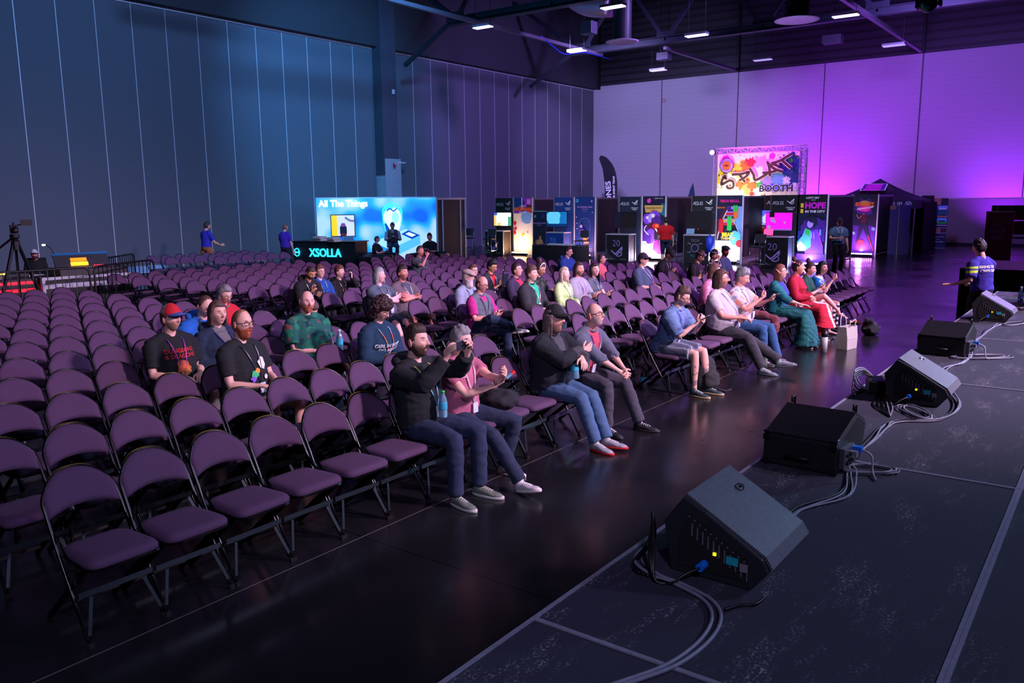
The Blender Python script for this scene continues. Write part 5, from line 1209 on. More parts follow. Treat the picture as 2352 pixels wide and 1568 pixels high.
# ------------------------------------------------------------------ now the chairs, nearest first
ORD = ['front','second','third','fourth','fifth','sixth','seventh','eighth','ninth','tenth','eleventh','twelfth','thirteenth','fourteenth','fifteenth','sixteenth','seventeenth','eighteenth']
NUM = ['first','second','third','fourth','fifth','sixth','seventh','eighth','ninth','tenth','eleventh','twelfth','thirteenth','fourteenth','fifteenth','sixteenth','seventeenth','eighteenth','nineteenth','twentieth','twenty-first']
slots = []
for k in range(12):
    for n in range(12): slots.append(('L',n,k,CX('L',n),CY(k)))
for k in range(14):
    for n in range(21):
        if (k == 13 and n > 11) or (k == 12 and 12 <= n < 15) or (k >= 12 and n < 0): continue
        slots.append(('R',n,k,CX('R',n),CY(k)))
for k in range(3):
    for n in range(2 if k else 4, 10): slots.append(('F',n,k,12.0+.4475*n,20.25+k*.98))
vis = []
for b,n,k,x,y in slots:
    px, py, d = pix((x,y+.3,.7))
    if -75 < px < 2420 and d > 1: vis.append((d,b,n,k,x,y))
vis.sort()
first = {}
rest = []
for i, (d,b,n,k,x,y) in enumerate(vis):
    if i < 300:
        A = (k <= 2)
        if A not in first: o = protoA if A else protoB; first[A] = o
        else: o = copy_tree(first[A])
        rs = random.Random(n*31+k); o.location = (x+rs.uniform(-.008,.008), y+rs.uniform(-.012,.012), 0); o.rotation_euler = (0,0,R(rs.uniform(-1.2,1.2)))
        bl = {'L':'left','R':'right','F':'far'}[b]
        if (b,n,k) in OCC: lab = 'plum folding chair under '+OCC[(b,n,k)]
        elif b == 'L': lab = 'empty plum folding chair, %s row of left block, %s from the aisle' % (ORD[k], NUM[11-n])
        elif b == 'R': lab = 'empty plum folding chair, %s row of right block, %s from the aisle' % (ORD[k], NUM[n])
        else: lab = 'empty plum folding chair, %s row of far block, %s from its left end' % (ORD[k], NUM[n-2])
        tag(o, lab, 'folding chair', 'plum folding chairs in rows')
    else: rest.append((x,y,b,n,k))
# the farthest chairs, joined
if rest:
    src = {}
    kk_ = kids(protoB); allv = []; mats2 = [fab, tube_m, steelbar]; bm2 = MB()
    for o in kk_:
        mi = 0 if o.data.materials[0] == fab else 1
        vs = [v.co.copy() for v in o.data.vertices]; fs = [tuple(p.vertices) for p in o.data.polygons]; allv.append((mi, vs, fs))
    for (x,y,b,n,k) in rest:
        for mi, vs, fs in allv:
            bm2.m = mi; bm2.add([v+Vector((x,y,0)) for v in vs], fs)
    o = bm2.build('far_folding_chairs', [fab, tube_m], smooth=True, recalc=False)
    tag(o, 'the farthest plum folding chairs of the rows, small and mostly hidden', 'folding chairs', kind='stuff')
# ------------------------------------------------------------------ expo booths, 1 m panels on the line X = 28.8, facing -X
BX = 28.8
def flat(n, c, e=0., r=.6): return mat('ink_%s' % n, c, r, emit=e, var=.04)
ink = dict(white=flat('white',(235,235,240)),black=flat('black',(14,14,18)),blue=flat('blue',(10,52,130)),dblue=flat('dblue',(14,20,52)),purple=flat('purple',(70,26,130)),
    violet=flat('violet',(120,60,210)),pink=flat('pink',(236,40,170)),red=flat('red',(210,26,40)),orange=flat('orange',(240,120,30)),yellow=flat('yellow',(245,215,40)),
    green=flat('green',(50,200,70)),cyan=flat('cyan',(90,200,240)),brown=flat('brown',(70,40,30)),maroon=flat('maroon',(70,14,34)),gold=flat('gold',(210,180,90)),
    teal=flat('teal',(20,110,120)),lilac=flat('lilac',(180,150,230)),magenta=flat('magenta',(220,20,200)),sky=flat('sky',(120,170,235)),grey=flat('grey',(120,120,130)),
    cream=flat('cream',(250,240,215)),tan=flat('tan',(170,120,90)),navy=flat('navy',(18,40,70)))
panel_dark = mat('panel_dark', (20,20,26), .6); panel_blue = mat('panel_blue', (10,58,140), .55)
def rog(p, a, b, k, m):
    """swept eye emblem, drawn with strokes"""
    q = p.w/p.h; S = lambda pts, w_: p.line([(a+x*k, b+y*k*q) for x,y in pts], w_*k, m)
    S([(-1,.25),(-.55,-.1),(-.2,-.22),(.25,.1),(.7,.62),(1,.8)],.16); S([(-.1,-.5),(.3,-.2),(.75,.2),(.95,.55),(.45,.35),(.05,.0)],.14)
    S([(-.05,-.55),(.45,-.62),(.85,-.35),(.75,.05)],.13); S([(-.7,.0),(-.35,-.32),(-.1,-.4)],.10)
def asus(p, a, b, k, m):
    q = p.w/p.h; S = lambda pts, w_=.2: p.line([(a+x*k, b+y*k*q) for x,y in pts], w_*k*.6, m, 1)
    S([(-2.0,-.5),(-1.35,.5)]); S([(-1.35,.5),(-1.25,.5),(-1.15,-.5)]); S([(-1.6,-.1),(-1.2,-.1)])
    for x in (-.9,.9): S([(x+.8,.48),(x,.48),(x,.03),(x+.75,.03),(x+.75,-.45),(x-.05,-.45)])
    S([(.05,.5),(.0,-.45),(.7,-.45),(.75,.5)])
def head_board(y1, X, nm, base, both, lab, group=None, only=None):
    """fascia with logos; panel whose left edge (seen from the front) is y1"""
    t = empty(nm, (X,y1-.5,0), label=lab, cat='booth panel')
    m = MB(); m.box((0,0,2.13),(.04,.93,.60)); m.build('header_board', base, t)
    p = Panel((-.021,.465,1.83),(0,-1,0),(0,0,1),.93,.60)
    if both: asus(p,.27,.55,.115,ink['white']); rog(p,.73,.62,.13,ink['white']); p.text('REPUBLIC OF',.73,.28,.085,ink['white'],bold=.02); p.text('GAMERS',.73,.18,.085,ink['white'],bold=.02)
    elif only == 'asus': asus(p,.5,.55,.14,ink['white'])
    else: rog(p,.5,.60,.20,ink['white']); p.text('REPUBLIC OF',.5,.26,.085,ink['white'],bold=.02); p.text('GAMERS',.5,.16,.085,ink['white'],bold=.02)
    p.build('header_logos', t)
    MB().box((0,0,1.15),(.03,.93,1.34)).build('back_board', base, t)
    MB().box((0,.475,1.22),(.05,.045,2.44)).box((0,-.475,1.22),(.05,.045,2.44)).build('frame_posts', alu, t)
    return t
def screen(X, y, z, w_, h_, lab, paint):
    t = empty('wall_screen', (X-.09,y,z), label=lab, cat='screen')
    MB().box((0,0,0),(.06,w_+.04,h_+.04)).build('bezel', black_paint, t, bevel=.005)
    MB().box((.05,0,0),(.05,.2,.2)).build('mount', black_paint, t)
    p = Panel((-.031,w_/2,-h_/2),(0,-1,0),(0,0,1),w_,h_); paint(p); p.build('display', t); return t
E3 = lambda n,c,s: mat('glow_%s'%n, c, .4, emit=s, var=.02)
def counter(y, X, lab, base, logo20=True, glowside=None):
    t = empty('demo_counter', (X,y,0), label=lab, cat='counter')
    MB().box((0,0,.52),(.5,.95,1.0)).build('body', base, t)
    MB().box((0,0,1.04),(.54,1.0,.035)).build('counter_top', mat('counter_white',(190,185,200),.4), t)
    m = MB()
    for a in (-.25,.25):
        for b in (-.485,.485): m.box((a,b,.52),(.035,.035,1.03))
    m.build('posts', alu, t)
    p = Panel((-.253,.475,.02),(0,-1,0),(0,0,1),.95,1.0)
    if logo20:
        c = ink['lilac'] if base != panel_blue else ink['sky']
        p.text('20',.45,.68,.34,c,bold=-.02); rog(p,.48,.36,.26,c)
        for k in range(4): p.line([(.02,.5-.1*k),(.12,.25-.05*k),(.35+.03*k,.10)],.008,ink['grey'])
        p.rect(.03,.075,.075,.115,ink['white']); p.text('Windows 11',.17,.095,.045,ink['white']); p.text('Intel Core inside',.78,.095,.035,ink['white'])
    else:
        p.text('TECH',.45,.82,.13,ink['grey']); p.disc(.45,.56,.16,ink['grey']); p.disc(.45,.56,.13,ink['dblue']); p.text('SKULL',.45,.27,.13,ink['teal'])
        for s_ in (-1,1):
            for q in (-1,1): p.line([(.45+s_*.15,.56+q*.12),(.45+s_*.25,.56+q*.17),(.45+s_*.30,.56+q*.14)],.03,ink['grey'])
    p.build('front_graphic', t)
    return t
def barstool(x, y, rz, lab, fabr=None):
    t = empty('bar_chair', (x,y,0), rz, lab, 'bar chair')
    c = chrome; m = MB()
    for a in (-.2,.2):
        m.tube([(a,-.22,0),(a*.9,-.19,.72)],.013,6); m.tube([(a,.24,0),(a*.92,.20,.72),(a*.9,.24,1.12)],.013,6)
    m.build('legs', c, t, smooth=True)
    MB().tube([(-.19,-.21,.25),(.19,-.21,.25)],.012,6).tube([(-.19,.22,.25),(.19,.22,.25)],.012,6).tube([(-.19,-.21,.25),(-.19,.22,.25)],.012,6).tube([(.19,-.21,.25),(.19,.22,.25)],.012,6).build('foot_rails', c, t)
    s_ = fabr or mat('stool_fabric',(52,54,66),.7)
    MB().box((0,0,.745),(.43,.42,.05)).build('seat', s_, t, bevel=.02)
    MB().box((0,.245,1.0),(.40,.025,.30),rx=R(-6)).build('backrest', s_, t, bevel=.02)
    return t
def ledbar(x, y, w_, lab, col, s_, z=.14, nrm=(-1,0), tilt=True):
    t = empty('floor_light_bar', (x,y,0), label=lab, cat='stage light bar')
    MB().box((0,0,.06),(.10,w_,.10)).build('housing', black_paint, t)
    m = MB(); n = 12
    for i in range(n): m.ball((0,-w_/2+w_*(i+.5)/n,.125),(.03,.03,.03),10,6)
    m.build('lamp_lenses', E3('led%d%d%d' % col, col, s_), t, smooth=True)
    d = bpy.data.lights.new('bar_light','AREA'); d.shape = 'RECTANGLE'; d.size = w_*.95; d.size_y = .08; d.energy = s_*3.2; d.color = lin(col)
    l = bpy.data.objects.new('bar_light', d); C.objects.link(l); l.parent = t; l.location = (.02,0,.16); l.rotation_euler = (R(180),R(-14),R(0))
    return t
def poster(y1, X, nm, lab, base, paint, h=2.44, w_=.95):
    t = empty(nm, (X,y1-.5,0), label=lab, cat='poster')
    MB().box((0,0,h/2),(.035,w_,h)).build('board', base, t)
    MB().box((0,w_/2+.02,h/2),(.05,.045,h)).box((0,-w_/2-.02,h/2),(.05,.045,h)).build('frame_posts', mat('post_white',(205,205,220),.4), t)
    p = Panel((-.018,w_/2,0),(0,-1,0),(0,0,1),w_,h); paint(p); p.build('artwork', t); return t
def ret(y, x0, x1, lab, m=panel_dark, ztop=2.36):
    t = empty('return_wall', ((x0+x1)/2,y,0), label=lab, cat='booth side wall')
    MB().box((0,0,ztop/2+.12),(x1-x0-.06,.03,ztop-.24+.0)).build('board', m, t)
    MB().box((0,0,ztop+.02),(x1-x0,.045,.06)).box((0,0,.1),(x1-x0,.045,.05)).box((-(x1-x0)/2+.02,0,1.22),(.05,.05,2.44)).box(((x1-x0)/2-.02,0,1.22),(.05,.05,2.44)).build('frame', mat('return_frame',(120,118,128),.4,.6), t)
# --- first booth (left)
head_board(22.36, BX, 'booth_header', panel_dark, True, 'dark booth wall with white logos beside the flame coloured poster')
def s1(p): p.rect(0,0,1,1,E3('snow',(250,248,235),2.0)); p.rect(0,0,.14,1,E3('s_yel',(235,190,90),1.2)); p.rect(.82,0,1,.7,E3('s_gr',(70,160,130),1.0)); p.rect(0,.8,.2,1,E3('s_bl',(60,100,200),1.0)); p.blob(.3,.08,.12,E3('s_yel',(235,190,90),1.2),3)
screen(BX, 21.88, 1.53, .92, .55, 'screen with bright white and yellow game picture, leftmost booth', s1)
counter(21.9, 28.35, 'dark demo counter of the leftmost booth with white end frame', panel_dark)
def akit(p):
    p.rect(0,.72,1,1,ink['violet']); p.blob(.25,.9,.3,ink['blue'],2); p.blob(.85,.80,.2,ink['maroon'],3); p.blob(.95,.74,.16,ink['red'],5)
    p.rect(0,0,1,.73,ink['cream']); p.blob(.5,.45,.45,ink['white'],6); p.blob(.7,.66,.3,ink['sky'],8,amp=.2); p.line([(.45,1),(.47,.85),(.5,.8)],.04,ink['white'])
    p.text('PALADINS OF',.5,.855,.022,ink['white'],bold=.03); p.text('AKIIWAN',.5,.80,.085,ink['red'],bold=.06,sx=1.02); p.text('AKIIWAN',.5,.803,.083,ink['orange'],bold=.02,sx=1.02); p.text('SURVIVAL',.5,.745,.034,ink['white'],bold=.03)
    p.rect(.72,.88,.95,.985,ink['pink']); p.rect(.75,.895,.92,.97,ink['lilac'])
    for a,b,r in ((.07,.56,.09),(.10,.47,.08),(.05,.40,.09)): p.blob(a,b,r,ink['red'],int(b*99))
    p.blob(.5,.36,.07,ink['yellow'],4); p.blob(.78,.41,.04,ink['grey'],4); p.blob(.6,.38,.03,ink['gold'],9)
poster(21.36, BX, 'booth_poster', 'bright poster with orange AKIIWAN lettering on white glow', ink['cream'], akit)
ledbar(28.55, 20.9, .8, 'glowing light bar under the AKIIWAN poster', (255,190,140), 22)
ret(20.33, 28.8, 30.7, 'dark return wall right of the AKIIWAN poster')
# small roll-up banner
t = empty('rollup_banner', (26.4,18.35,0), label='small dark rollup banner with orange wheel picture behind the draped table', cat='banner')
MB().box((0,0,.97),(.02,.60,1.86)).build('banner_sheet', ink['dblue'], t)
MB().box((0,0,.03),(.2,.62,.06)).box((0,0,1.91),(.03,.62,.03)).build('stand', alu, t)
p = Panel((-.012,.30,.04),(0,-1,0),(0,0,1),.60,1.86)
p.disc(.18,.9,.08,ink['cyan']); p.disc(.18,.9,.04,ink['dblue']); p.rect(.72,.87,.9,.95,ink['blue']); p.text('THE WONDER WHEEL',.5,.76,.032,ink['lilac'],bold=.02); p.text('AND CO',.5,.72,.028,ink['lilac'])
p.blob(.5,.30,.42,ink['brown'],2); p.blob(.52,.34,.28,ink['tan'],5); p.blob(.5,.30,.16,ink['orange'],9); p.blob(.5,.5,.14,ink['maroon'],11); p.line([(.3,.1),(.6,.5),(.7,.2)],.04,ink['gold'])
p.build('artwork', t)
# --- second booth (blue)
head_board(19.29, BX, 'booth_header', panel_blue, True, 'blue booth wall with white logos above a cyan lit screen')
def s2(p): p.rect(0,0,1,1,E3('tvb',(20,110,170),.8)); p.blob(.35,.65,.35,E3('tvc',(90,190,220),.9),3,amp=.3); p.rect(0,0,1,.2,E3('tvd',(6,50,110),.5))
screen(28.6, 18.93, 1.55, .98, .60, 'screen with misty blue sea picture, second booth', s2)
counter(18.6, 28.0, 'royal blue demo counter behind the draped table', panel_blue)
def fe(p):
    p.rect(0,0,1,1,ink['blue']); p.disc(.12,.94,.07,ink['cyan']); p.disc(.12,.94,.035,ink['blue']); p.disc(.84,.93,.03,ink['white'])
    p.text('THE WONDER WHEEL',.5,.835,.030,ink['lilac'],bold=.02); p.text('AND CO',.5,.80,.028,ink['lilac']); p.text('by the sea',.5,.765,.02,ink['sky'])
    for i in range(26):
        a = i/26*2*math.pi*.72-.5; p.disc(.5+.28*math.cos(a), .52+.135*math.sin(a)*1.0, .012, ink['sky'])
    for a,b in ((.1,.67),(.14,.57),(.14,.48),(.9,.75)): p.disc(a,b,.02,ink['white'])
    p.blob(.35,.52,.07,ink['lilac'],3); p.blob(.42,.42,.14,ink['violet'],6); p.line([(.3,.45),(.5,.35),(.62,.40),(.72,.25)],.03,ink['tan']); p.blob(.55,.32,.10,ink['orange'],8); p.rect(.5,.24,.75,.27,ink['tan']); p.rect(.5,.20,.75,.23,ink['maroon'])
    p.rect(.5,.15,.9,.155,ink['lilac']); p.rect(.4,.12,.9,.125,ink['lilac'])
poster(18.27, BX, 'booth_poster', 'deep blue poster with dotted wheel drawing beside the blue screen', ink['blue'], fe)
ledbar(28.5, 17.8, .95, 'flaming white and red light bar under the blue wheel poster', (255,170,170), 30)
ret(17.24, 28.8, 30.5, 'dark return wall right of the blue wheel poster')
t = empty('booth_poster', (30.5,16.75,0), label='narrow magenta poster strip seen edge on between two booths', cat='poster')
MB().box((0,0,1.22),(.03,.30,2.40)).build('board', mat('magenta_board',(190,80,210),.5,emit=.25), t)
MB().box((0,.17,1.22),(.05,.04,2.44)).box((0,-.17,1.22),(.05,.04,2.44)).build('frame_posts', alu, t)
# --- third booth
head_board(16.22, BX, 'booth_header', mat('panel_teal',(12,34,60),.6), True, 'teal dark booth wall with white logos left of the balloon poster')
def s_off(p): p.rect(0,0,1,1,ink['black']); p.rect(0,0,.3,1,ink['dblue'])
screen(28.6, 15.75, 1.54, .95, .58, 'switched off screen left of the balloon poster', s_off)
counter(15.45, 27.6, 'black demo counter with outlined 20 emblem left of balloon poster', panel_dark)
def bal(p):
    p.rect(0,0,1,1,ink['purple']); p.rect(0,.55,1,1,ink['dblue']); p.blob(.95,.8,.25,ink['teal'],3,amp=.2); p.rect(0,0,1,.30,ink['cream']); p.blob(.75,.22,.28,ink['magenta'],7,amp=.2)
    p.disc(.28,.93,.09,ink['pink']); p.line([(.33,.97),(.26,.91)],.03,ink['lilac'])
    p.poly([(.08,.86),(.92,.86),(.86,.75),(.14,.75)],ink['gold']); p.text('SNOOZE POTS',.5,.815,.040,ink['brown'],bold=.03); p.text('POPPERS',.5,.775,.030,ink['red'],bold=.03)
    for a,b,r,c in ((.25,.65,.22,'violet'),(.55,.68,.25,'violet'),(.42,.66,.20,'lilac'),(.62,.62,.22,'purple')): p.disc(a,b,r,ink[c])
    p.disc(.48,.70,.08,ink['white']); p.disc(.22,.67,.06,ink['white']); p.disc(.45,.52,.22,ink['maroon'],k=.9); p.disc(.62,.54,.16,ink['red'],k=.7); p.disc(.66,.545,.08,ink['orange'],k=.7)
    p.disc(.40,.38,.22,ink['violet'],k=1.4); p.disc(.3,.34,.13,ink['purple'],k=1.6); p.line([(.2,.55),(.1,.48),(.3,.40)],.03,ink['white']); p.rect(.55,.33,.68,.46,ink['black']); p.line([(.0,.27),(.3,.25),(.65,.27)],.02,ink['brown']); p.line([(.6,.5),(.75,.44),(.85,.5)],.05,ink['white'])
    p.text('COSMIC PIGEON',.72,.965,.020,ink['white'])
poster(15.19, BX, 'booth_poster', 'purple poster of glossy balloon shapes under a golden banner title', ink['purple'], bal)
ledbar(28.5, 14.7, .95, 'white glowing light bar under the balloon poster', (250,225,255), 26)
ret(14.18, 28.8, 31.0, 'dark return wall right of the balloon poster')
# gap with feather flag and leaning boards
t = empty('feather_flag', (31.6,14.4,0), label='small dark blue feather flag standing between two booths', cat='flag')
fl = [(0,2.95),(.06,2.6),(.10,2.2),(.12,1.6),(.12,1.0),(-.38,1.0),(-.36,1.5),(-.28,2.1),(-.12,2.7)]
MB().prism(fl, lambda u,v,q: Vector((q,-u,v)), -.004,.004).build('flag_cloth', mat('flag_navy',(40,50,110),.7), t)
MB().tube([(0,-.02,0),(0,-.12,1.6),(0,-.1,2.4),(0,0,2.95)],.012,6).lathe([(0,0),(.2,0),(.2,.04),(0,.04)],n=16).build('pole_and_base', black_paint, t)
t = empty('leaning_board', (30.5,13.6,0), label='violet fabric board with white pocket sheet leaning between booths', cat='board')
MB().box((0,0,1.0),(.05,.62,2.0),ry=R(5)).build('board', mat('violet_board',(74,60,120),.8), t)
MB().box((-.06,0,1.75),(.02,.5,.30),ry=R(5)).build('white_sheet', white_paint, t)
tag(MB().box((32.2,13.8,2.15),(.03,1.3,.5)).box((32.2,14.4,1.1),(.05,.05,2.2)).box((32.2,13.2,1.1),(.05,.05,2.2)).build('orange_banner_board', ink['orange']), 'orange banner panel glimpsed behind the small feather flag', 'banner')
# --- fourth booth
head_board(13.17, BX, 'booth_header', panel_dark, True, 'black booth wall with white logos left of the TECH SKULL poster')
screen(28.6, 12.72, 1.53, .95, .62, 'switched off black screen left of the TECH SKULL poster', lambda p: (p.rect(0,0,1,1,ink['black']), p.disc(.5,.02,.012,E3('standby',(255,60,20),4))))
counter(12.55, 28.2, 'black demo counter with round skull badge emblem', panel_dark, False)
t = empty('tablet_sign', (27.98,12.8,1.06), label='pale tablet sign standing on the skull badge counter', cat='sign')
MB().box((0,0,.11),(.02,.30,.20),ry=R(15)).build('tablet', mat('pale_sign',(120,150,180),.4,emit=.15), t)
tag(MB().lathe([(.14,0),(.15,.5),(.05,.55),(.03,.62),(0,.62)],n=16,T=Matrix.Translation((27.9,12.0,.45))).build('blue_jacket_bundle', mat('jacket_blue',(30,60,190),.5,bump=.8,scale=14),smooth=True), 'bright blue jacket hung over the counter end beside TECH SKULL', 'jacket')
def tech(p):
    p.rect(0,0,1,1,ink['dblue']); p.text('TECH SKULL',.5,.915,.052,ink['red'],bold=.03,sx=1.05); p.text('TECH SKULL',.505,.918,.050,ink['pink'],bold=.01,sx=1.05); p.text('BEAT FALL',.2,.82,.03,ink['orange'],bold=.04)
    p.poly([(0,.35),(0,.62),(.35,.84),(.5,.84),(.2,.60),(.12,.36)],ink['maroon']); p.poly([(.22,.60),(.5,.84),(.8,.84),(.75,.55)],ink['lilac'])
    for k in range(5):
        b = .80-.05*k; p.poly([(.45-.055*k,b),(.74,b),(.74,b-.038),(.42-.06*k,b-.038)],ink[('purple','red','maroon','gold','red')[k]])
    p.poly([(.75,.84),(1,.84),(1,.4),(.78,.55)],ink['sky']); p.line([(.05,.35),(.2,.60),(.5,.84)],.03,ink['white']); p.line([(.72,.6),(.95,.42)],.03,ink['white'])
    p.poly([(.15,.42),(.75,.58),(.95,.40),(.2,.30)],ink['black']); p.disc(.45,.47,.10,ink['grey']); p.disc(.45,.47,.085,ink['black'])
    for a,b0,b1,c in ((.20,.44,.66,'red'),(.53,.48,.70,'green'),(.78,.66,.83,'orange'),(.75,.76,.86,'green'),(.5,.78,.85,'purple')):
        p.rect(a-.09,b0+.02,a+.09,b1-.02,ink[c]); p.disc(a-.045,b1-.02,.045,ink[c]); p.disc(a+.045,b1-.02,.045,ink[c]); p.disc(a-.045,b0+.02,.04,ink[c]); p.disc(a+.045,b0+.02,.04,ink[c])
    p.rect(0,0,1,.34,ink['cream']); p.blob(.8,.38,.26,ink['cyan'],4,amp=.2); p.blob(.96,.30,.14,ink['red'],6,amp=.1); p.text('BEAT',.48,.425,.075,ink['yellow'],bold=.06); p.text('THEM UP',.5,.37,.055,ink['gold'],bold=.05); p.blob(.5,.16,.09,ink['lilac'],8); p.blob(.1,.22,.07,ink['gold'],9)
    p.rect(0,0,1,.055,ink['dblue']); p.text('SKULL LABS',.8,.028,.03,ink['white'])
poster(12.18, BX, 'booth_poster', 'TECH SKULL poster with red, green and orange block shapes', ink['cream'], tech)
ledbar(28.5, 11.7, .95, 'white light bar under the TECH SKULL poster', (220,215,255), 24)
ret(11.21, 28.8, 31.0, 'dark return wall right of the TECH SKULL poster')
# --- fifth: reddish one set back
t5 = head_board(11.35, 31.0, 'booth_header', mat('panel_maroon',(52,16,26),.6), False, 'maroon booth header with single white logo, set back', only='asus')
screen(30.9, 10.9, 1.6, .92, .55, 'violet blue lit screen with white oval in set back booth', lambda p: (p.rect(0,0,1,1,E3('vb',(90,90,220),.9)), p.blob(.5,.4,.3,E3('vb2',(190,190,240),1.0),3,amp=.2), p.disc(.7,.5,.22,ink['white'],k=.5), p.rect(.05,.02,.6,.14,ink['white'])))
tag(MB().box((30.7,10.85,1.0),(.5,.9,.05)).box((30.5,11.25,.5),(.04,.04,1.0)).box((30.5,10.45,.5),(.04,.04,1.0)).box((30.9,11.25,.5),(.04,.04,1.0)).box((30.9,10.45,.5),(.04,.04,1.0)).build('shelf_table', mat('shelf_red',(60,24,34),.5)), 'dark red shelf table holding round red and green toys', 'table')
for y, c, l in ((11.0,'red','round red plush toy on the dark red shelf table'),(10.72,'green','round green plush toy on the dark red shelf table')):
    tag(MB().ball((30.6,y,1.14),(.12,.14,.11),14,10).build('plush_ball', ink[c], smooth=True), l, 'toy')
for i in range(3):
    tag(MB().box((30.84,11.18-.26*i,1.22-.02*i),(.03,.18,.34)).build('trading_card_box', mat('salmon_box',(214,130,120),.6)), '%s salmon card box at back of the dark red shelf' % ['leftmost','middle','rightmost'][i], 'box')
# --- sixth
head_board(10.2, BX, 'booth_header', panel_dark, True, 'black booth wall with white logos left of the HOPE poster')
def s6(p): p.rect(0,0,1,1,E3('mg',(240,20,190),1.5)); p.rect(.12,.75,.32,1,ink['black']); p.disc(.25,.6,.08,ink['white']); p.disc(.33,.5,.05,ink['white']); p.disc(.72,.45,.04,ink['white']); p.disc(.12,.18,.07,ink['white']); p.rect(0,0,1,.08,ink['lilac'])
screen(28.6, 9.76, 1.53, .90, .60, 'bright magenta game screen left of the HOPE poster', s6)
counter(9.62, 27.9, 'black demo counter with outlined 20 emblem left of HOPE poster', panel_dark)
t = empty('laptop', (27.9,9.95,1.06), R(-90), 'small laptop with pink screen on the counter by the magenta screen', 'laptop')
MB().box((0,0,.01),(.32,.22,.018)).build('keyboard_base', black_paint, t)
MB().box((0,.12,.12),(.32,.012,.22),rx=R(-14)).build('lid', E3('laptop_pink',(240,80,150),1.2), t)
def hope(p):
    p.rect(0,0,1,1,ink['dblue']); p.rect(0,.74,1,1,ink['black']); p.text('LOFTY SKY',.48,.952,.036,ink['white'],bold=.03); p.text('GAMES',.5,.922,.018,ink['white'])
    p.text('HOPE',.58,.845,.112,ink['magenta'],bold=.05,sx=.98); p.text('IN THE CITY',.58,.765,.042,ink['white'],bold=.04,sx=1.15); p.rect(.07,.82,.17,.88,ink['yellow']); p.rect(.07,.745,.17,.80,ink['yellow'])
    for k in range(6): p.rect(.02+.17*k,.35,.12+.17*k,.50+.05*((k*3)%4),ink[('blue','purple')[k%2]])
    p.blob(.55,.52,.44,ink['purple'],3,amp=.1)
    p.disc(.5,.62,.20,ink['dblue'],k=1.1); p.disc(.44,.595,.11,ink['lilac'],k=1.25); p.disc(.52,.65,.14,ink['dblue'],k=.7)
    p.poly([(.30,.53),(.5,.50),(.72,.53),(.92,.30),(.95,.18),(.3,.16)],ink['violet']); p.poly([(.28,.54),(.48,.50),(.5,.28),(.3,.22),(.05,.26),(.0,.34),(.2,.44)],ink['cyan']); p.poly([(.28,.54),(.46,.51),(.44,.42),(.26,.46)],ink['green']); p.poly([(.0,.30),(.12,.36),(.35,.27),(.30,.22),(.05,.22)],ink['cream'])
    p.line([(.7,.5),(.85,.35),(.92,.28)],.02,ink['pink']); p.line([(.5,.48),(.51,.40)],.015,ink['white']); p.line([(.58,.48),(.6,.39)],.015,ink['white']); p.rect(.78,.44,.84,.52,ink['sky'])
    p.rect(0,0,1,.18,ink['violet'])
poster(9.23, BX, 'booth_poster', 'HOPE IN THE CITY poster with hooded figure in rainbow light', ink['dblue'], hope)
ledbar(28.5, 8.75, .95, 'blue white light bar under the HOPE poster', (170,170,255), 30)
ret(8.25, 28.8, 32.0, 'dark return wall right of the HOPE poster, behind standing capped man')
# --- seventh, farther
head_board(9.95, 34.7, 'booth_header', mat('panel_plum',(44,18,40),.6), False, 'plum booth header with one white logo behind capped man')
MB().box((0,0,1.35),(.03,.9,.7)).build('dark_screen', black_paint, bpy.data.objects[[o.name for o in bpy.data.objects if o.name.startswith('booth_header')][-1]])
def sunset(p):
    p.rect(0,0,1,1,ink['purple']); p.rect(0,.5,1,1,ink['dblue']); p.blob(.5,.80,.36,ink['purple'],3); p.disc(.5,.86,.20,ink['gold'],k=.5); p.disc(.5,.77,.24,ink['pink'],k=.5)
    p.text('SUNSET',.5,.84,.082,ink['orange'],bold=.05,sx=1.0); p.text('Superpower',.52,.785,.050,ink['white'],bold=.03,sx=1.05,shear=.5,rot=.16)
    p.blob(.5,.66,.08,ink['orange'],4); p.poly([(.42,.68),(.58,.68),(.62,.54),(.38,.54)],ink['maroon']); p.line([(.4,.66),(.3,.62),(.2,.68)],.03,ink['tan']); p.line([(.6,.66),(.72,.6),(.74,.54)],.03,ink['maroon'])
    p.poly([(.36,.54),(.62,.54),(.85,.22),(.78,.20),(.5,.46),(.32,.22),(.24,.24)],ink['dblue']); p.blob(.42,.22,.16,ink['red'],7); p.line([(.7,.34),(.85,.2),(.95,.1)],.03,ink['red']); p.blob(.9,.45,.08,ink['sky'],8); p.blob(.12,.38,.07,ink['sky'],9)
poster(9.02, 34.7, 'booth_poster', 'dark SUNSET poster with striding figure and magenta floor lights', ink['purple'], sunset)
ledbar(34.4, 8.55, .98, 'row of magenta white lamps under the SUNSET poster', (240,150,255), 34)
ret(8.02, 34.7, 37.0, 'dark return wall right of the SUNSET poster')
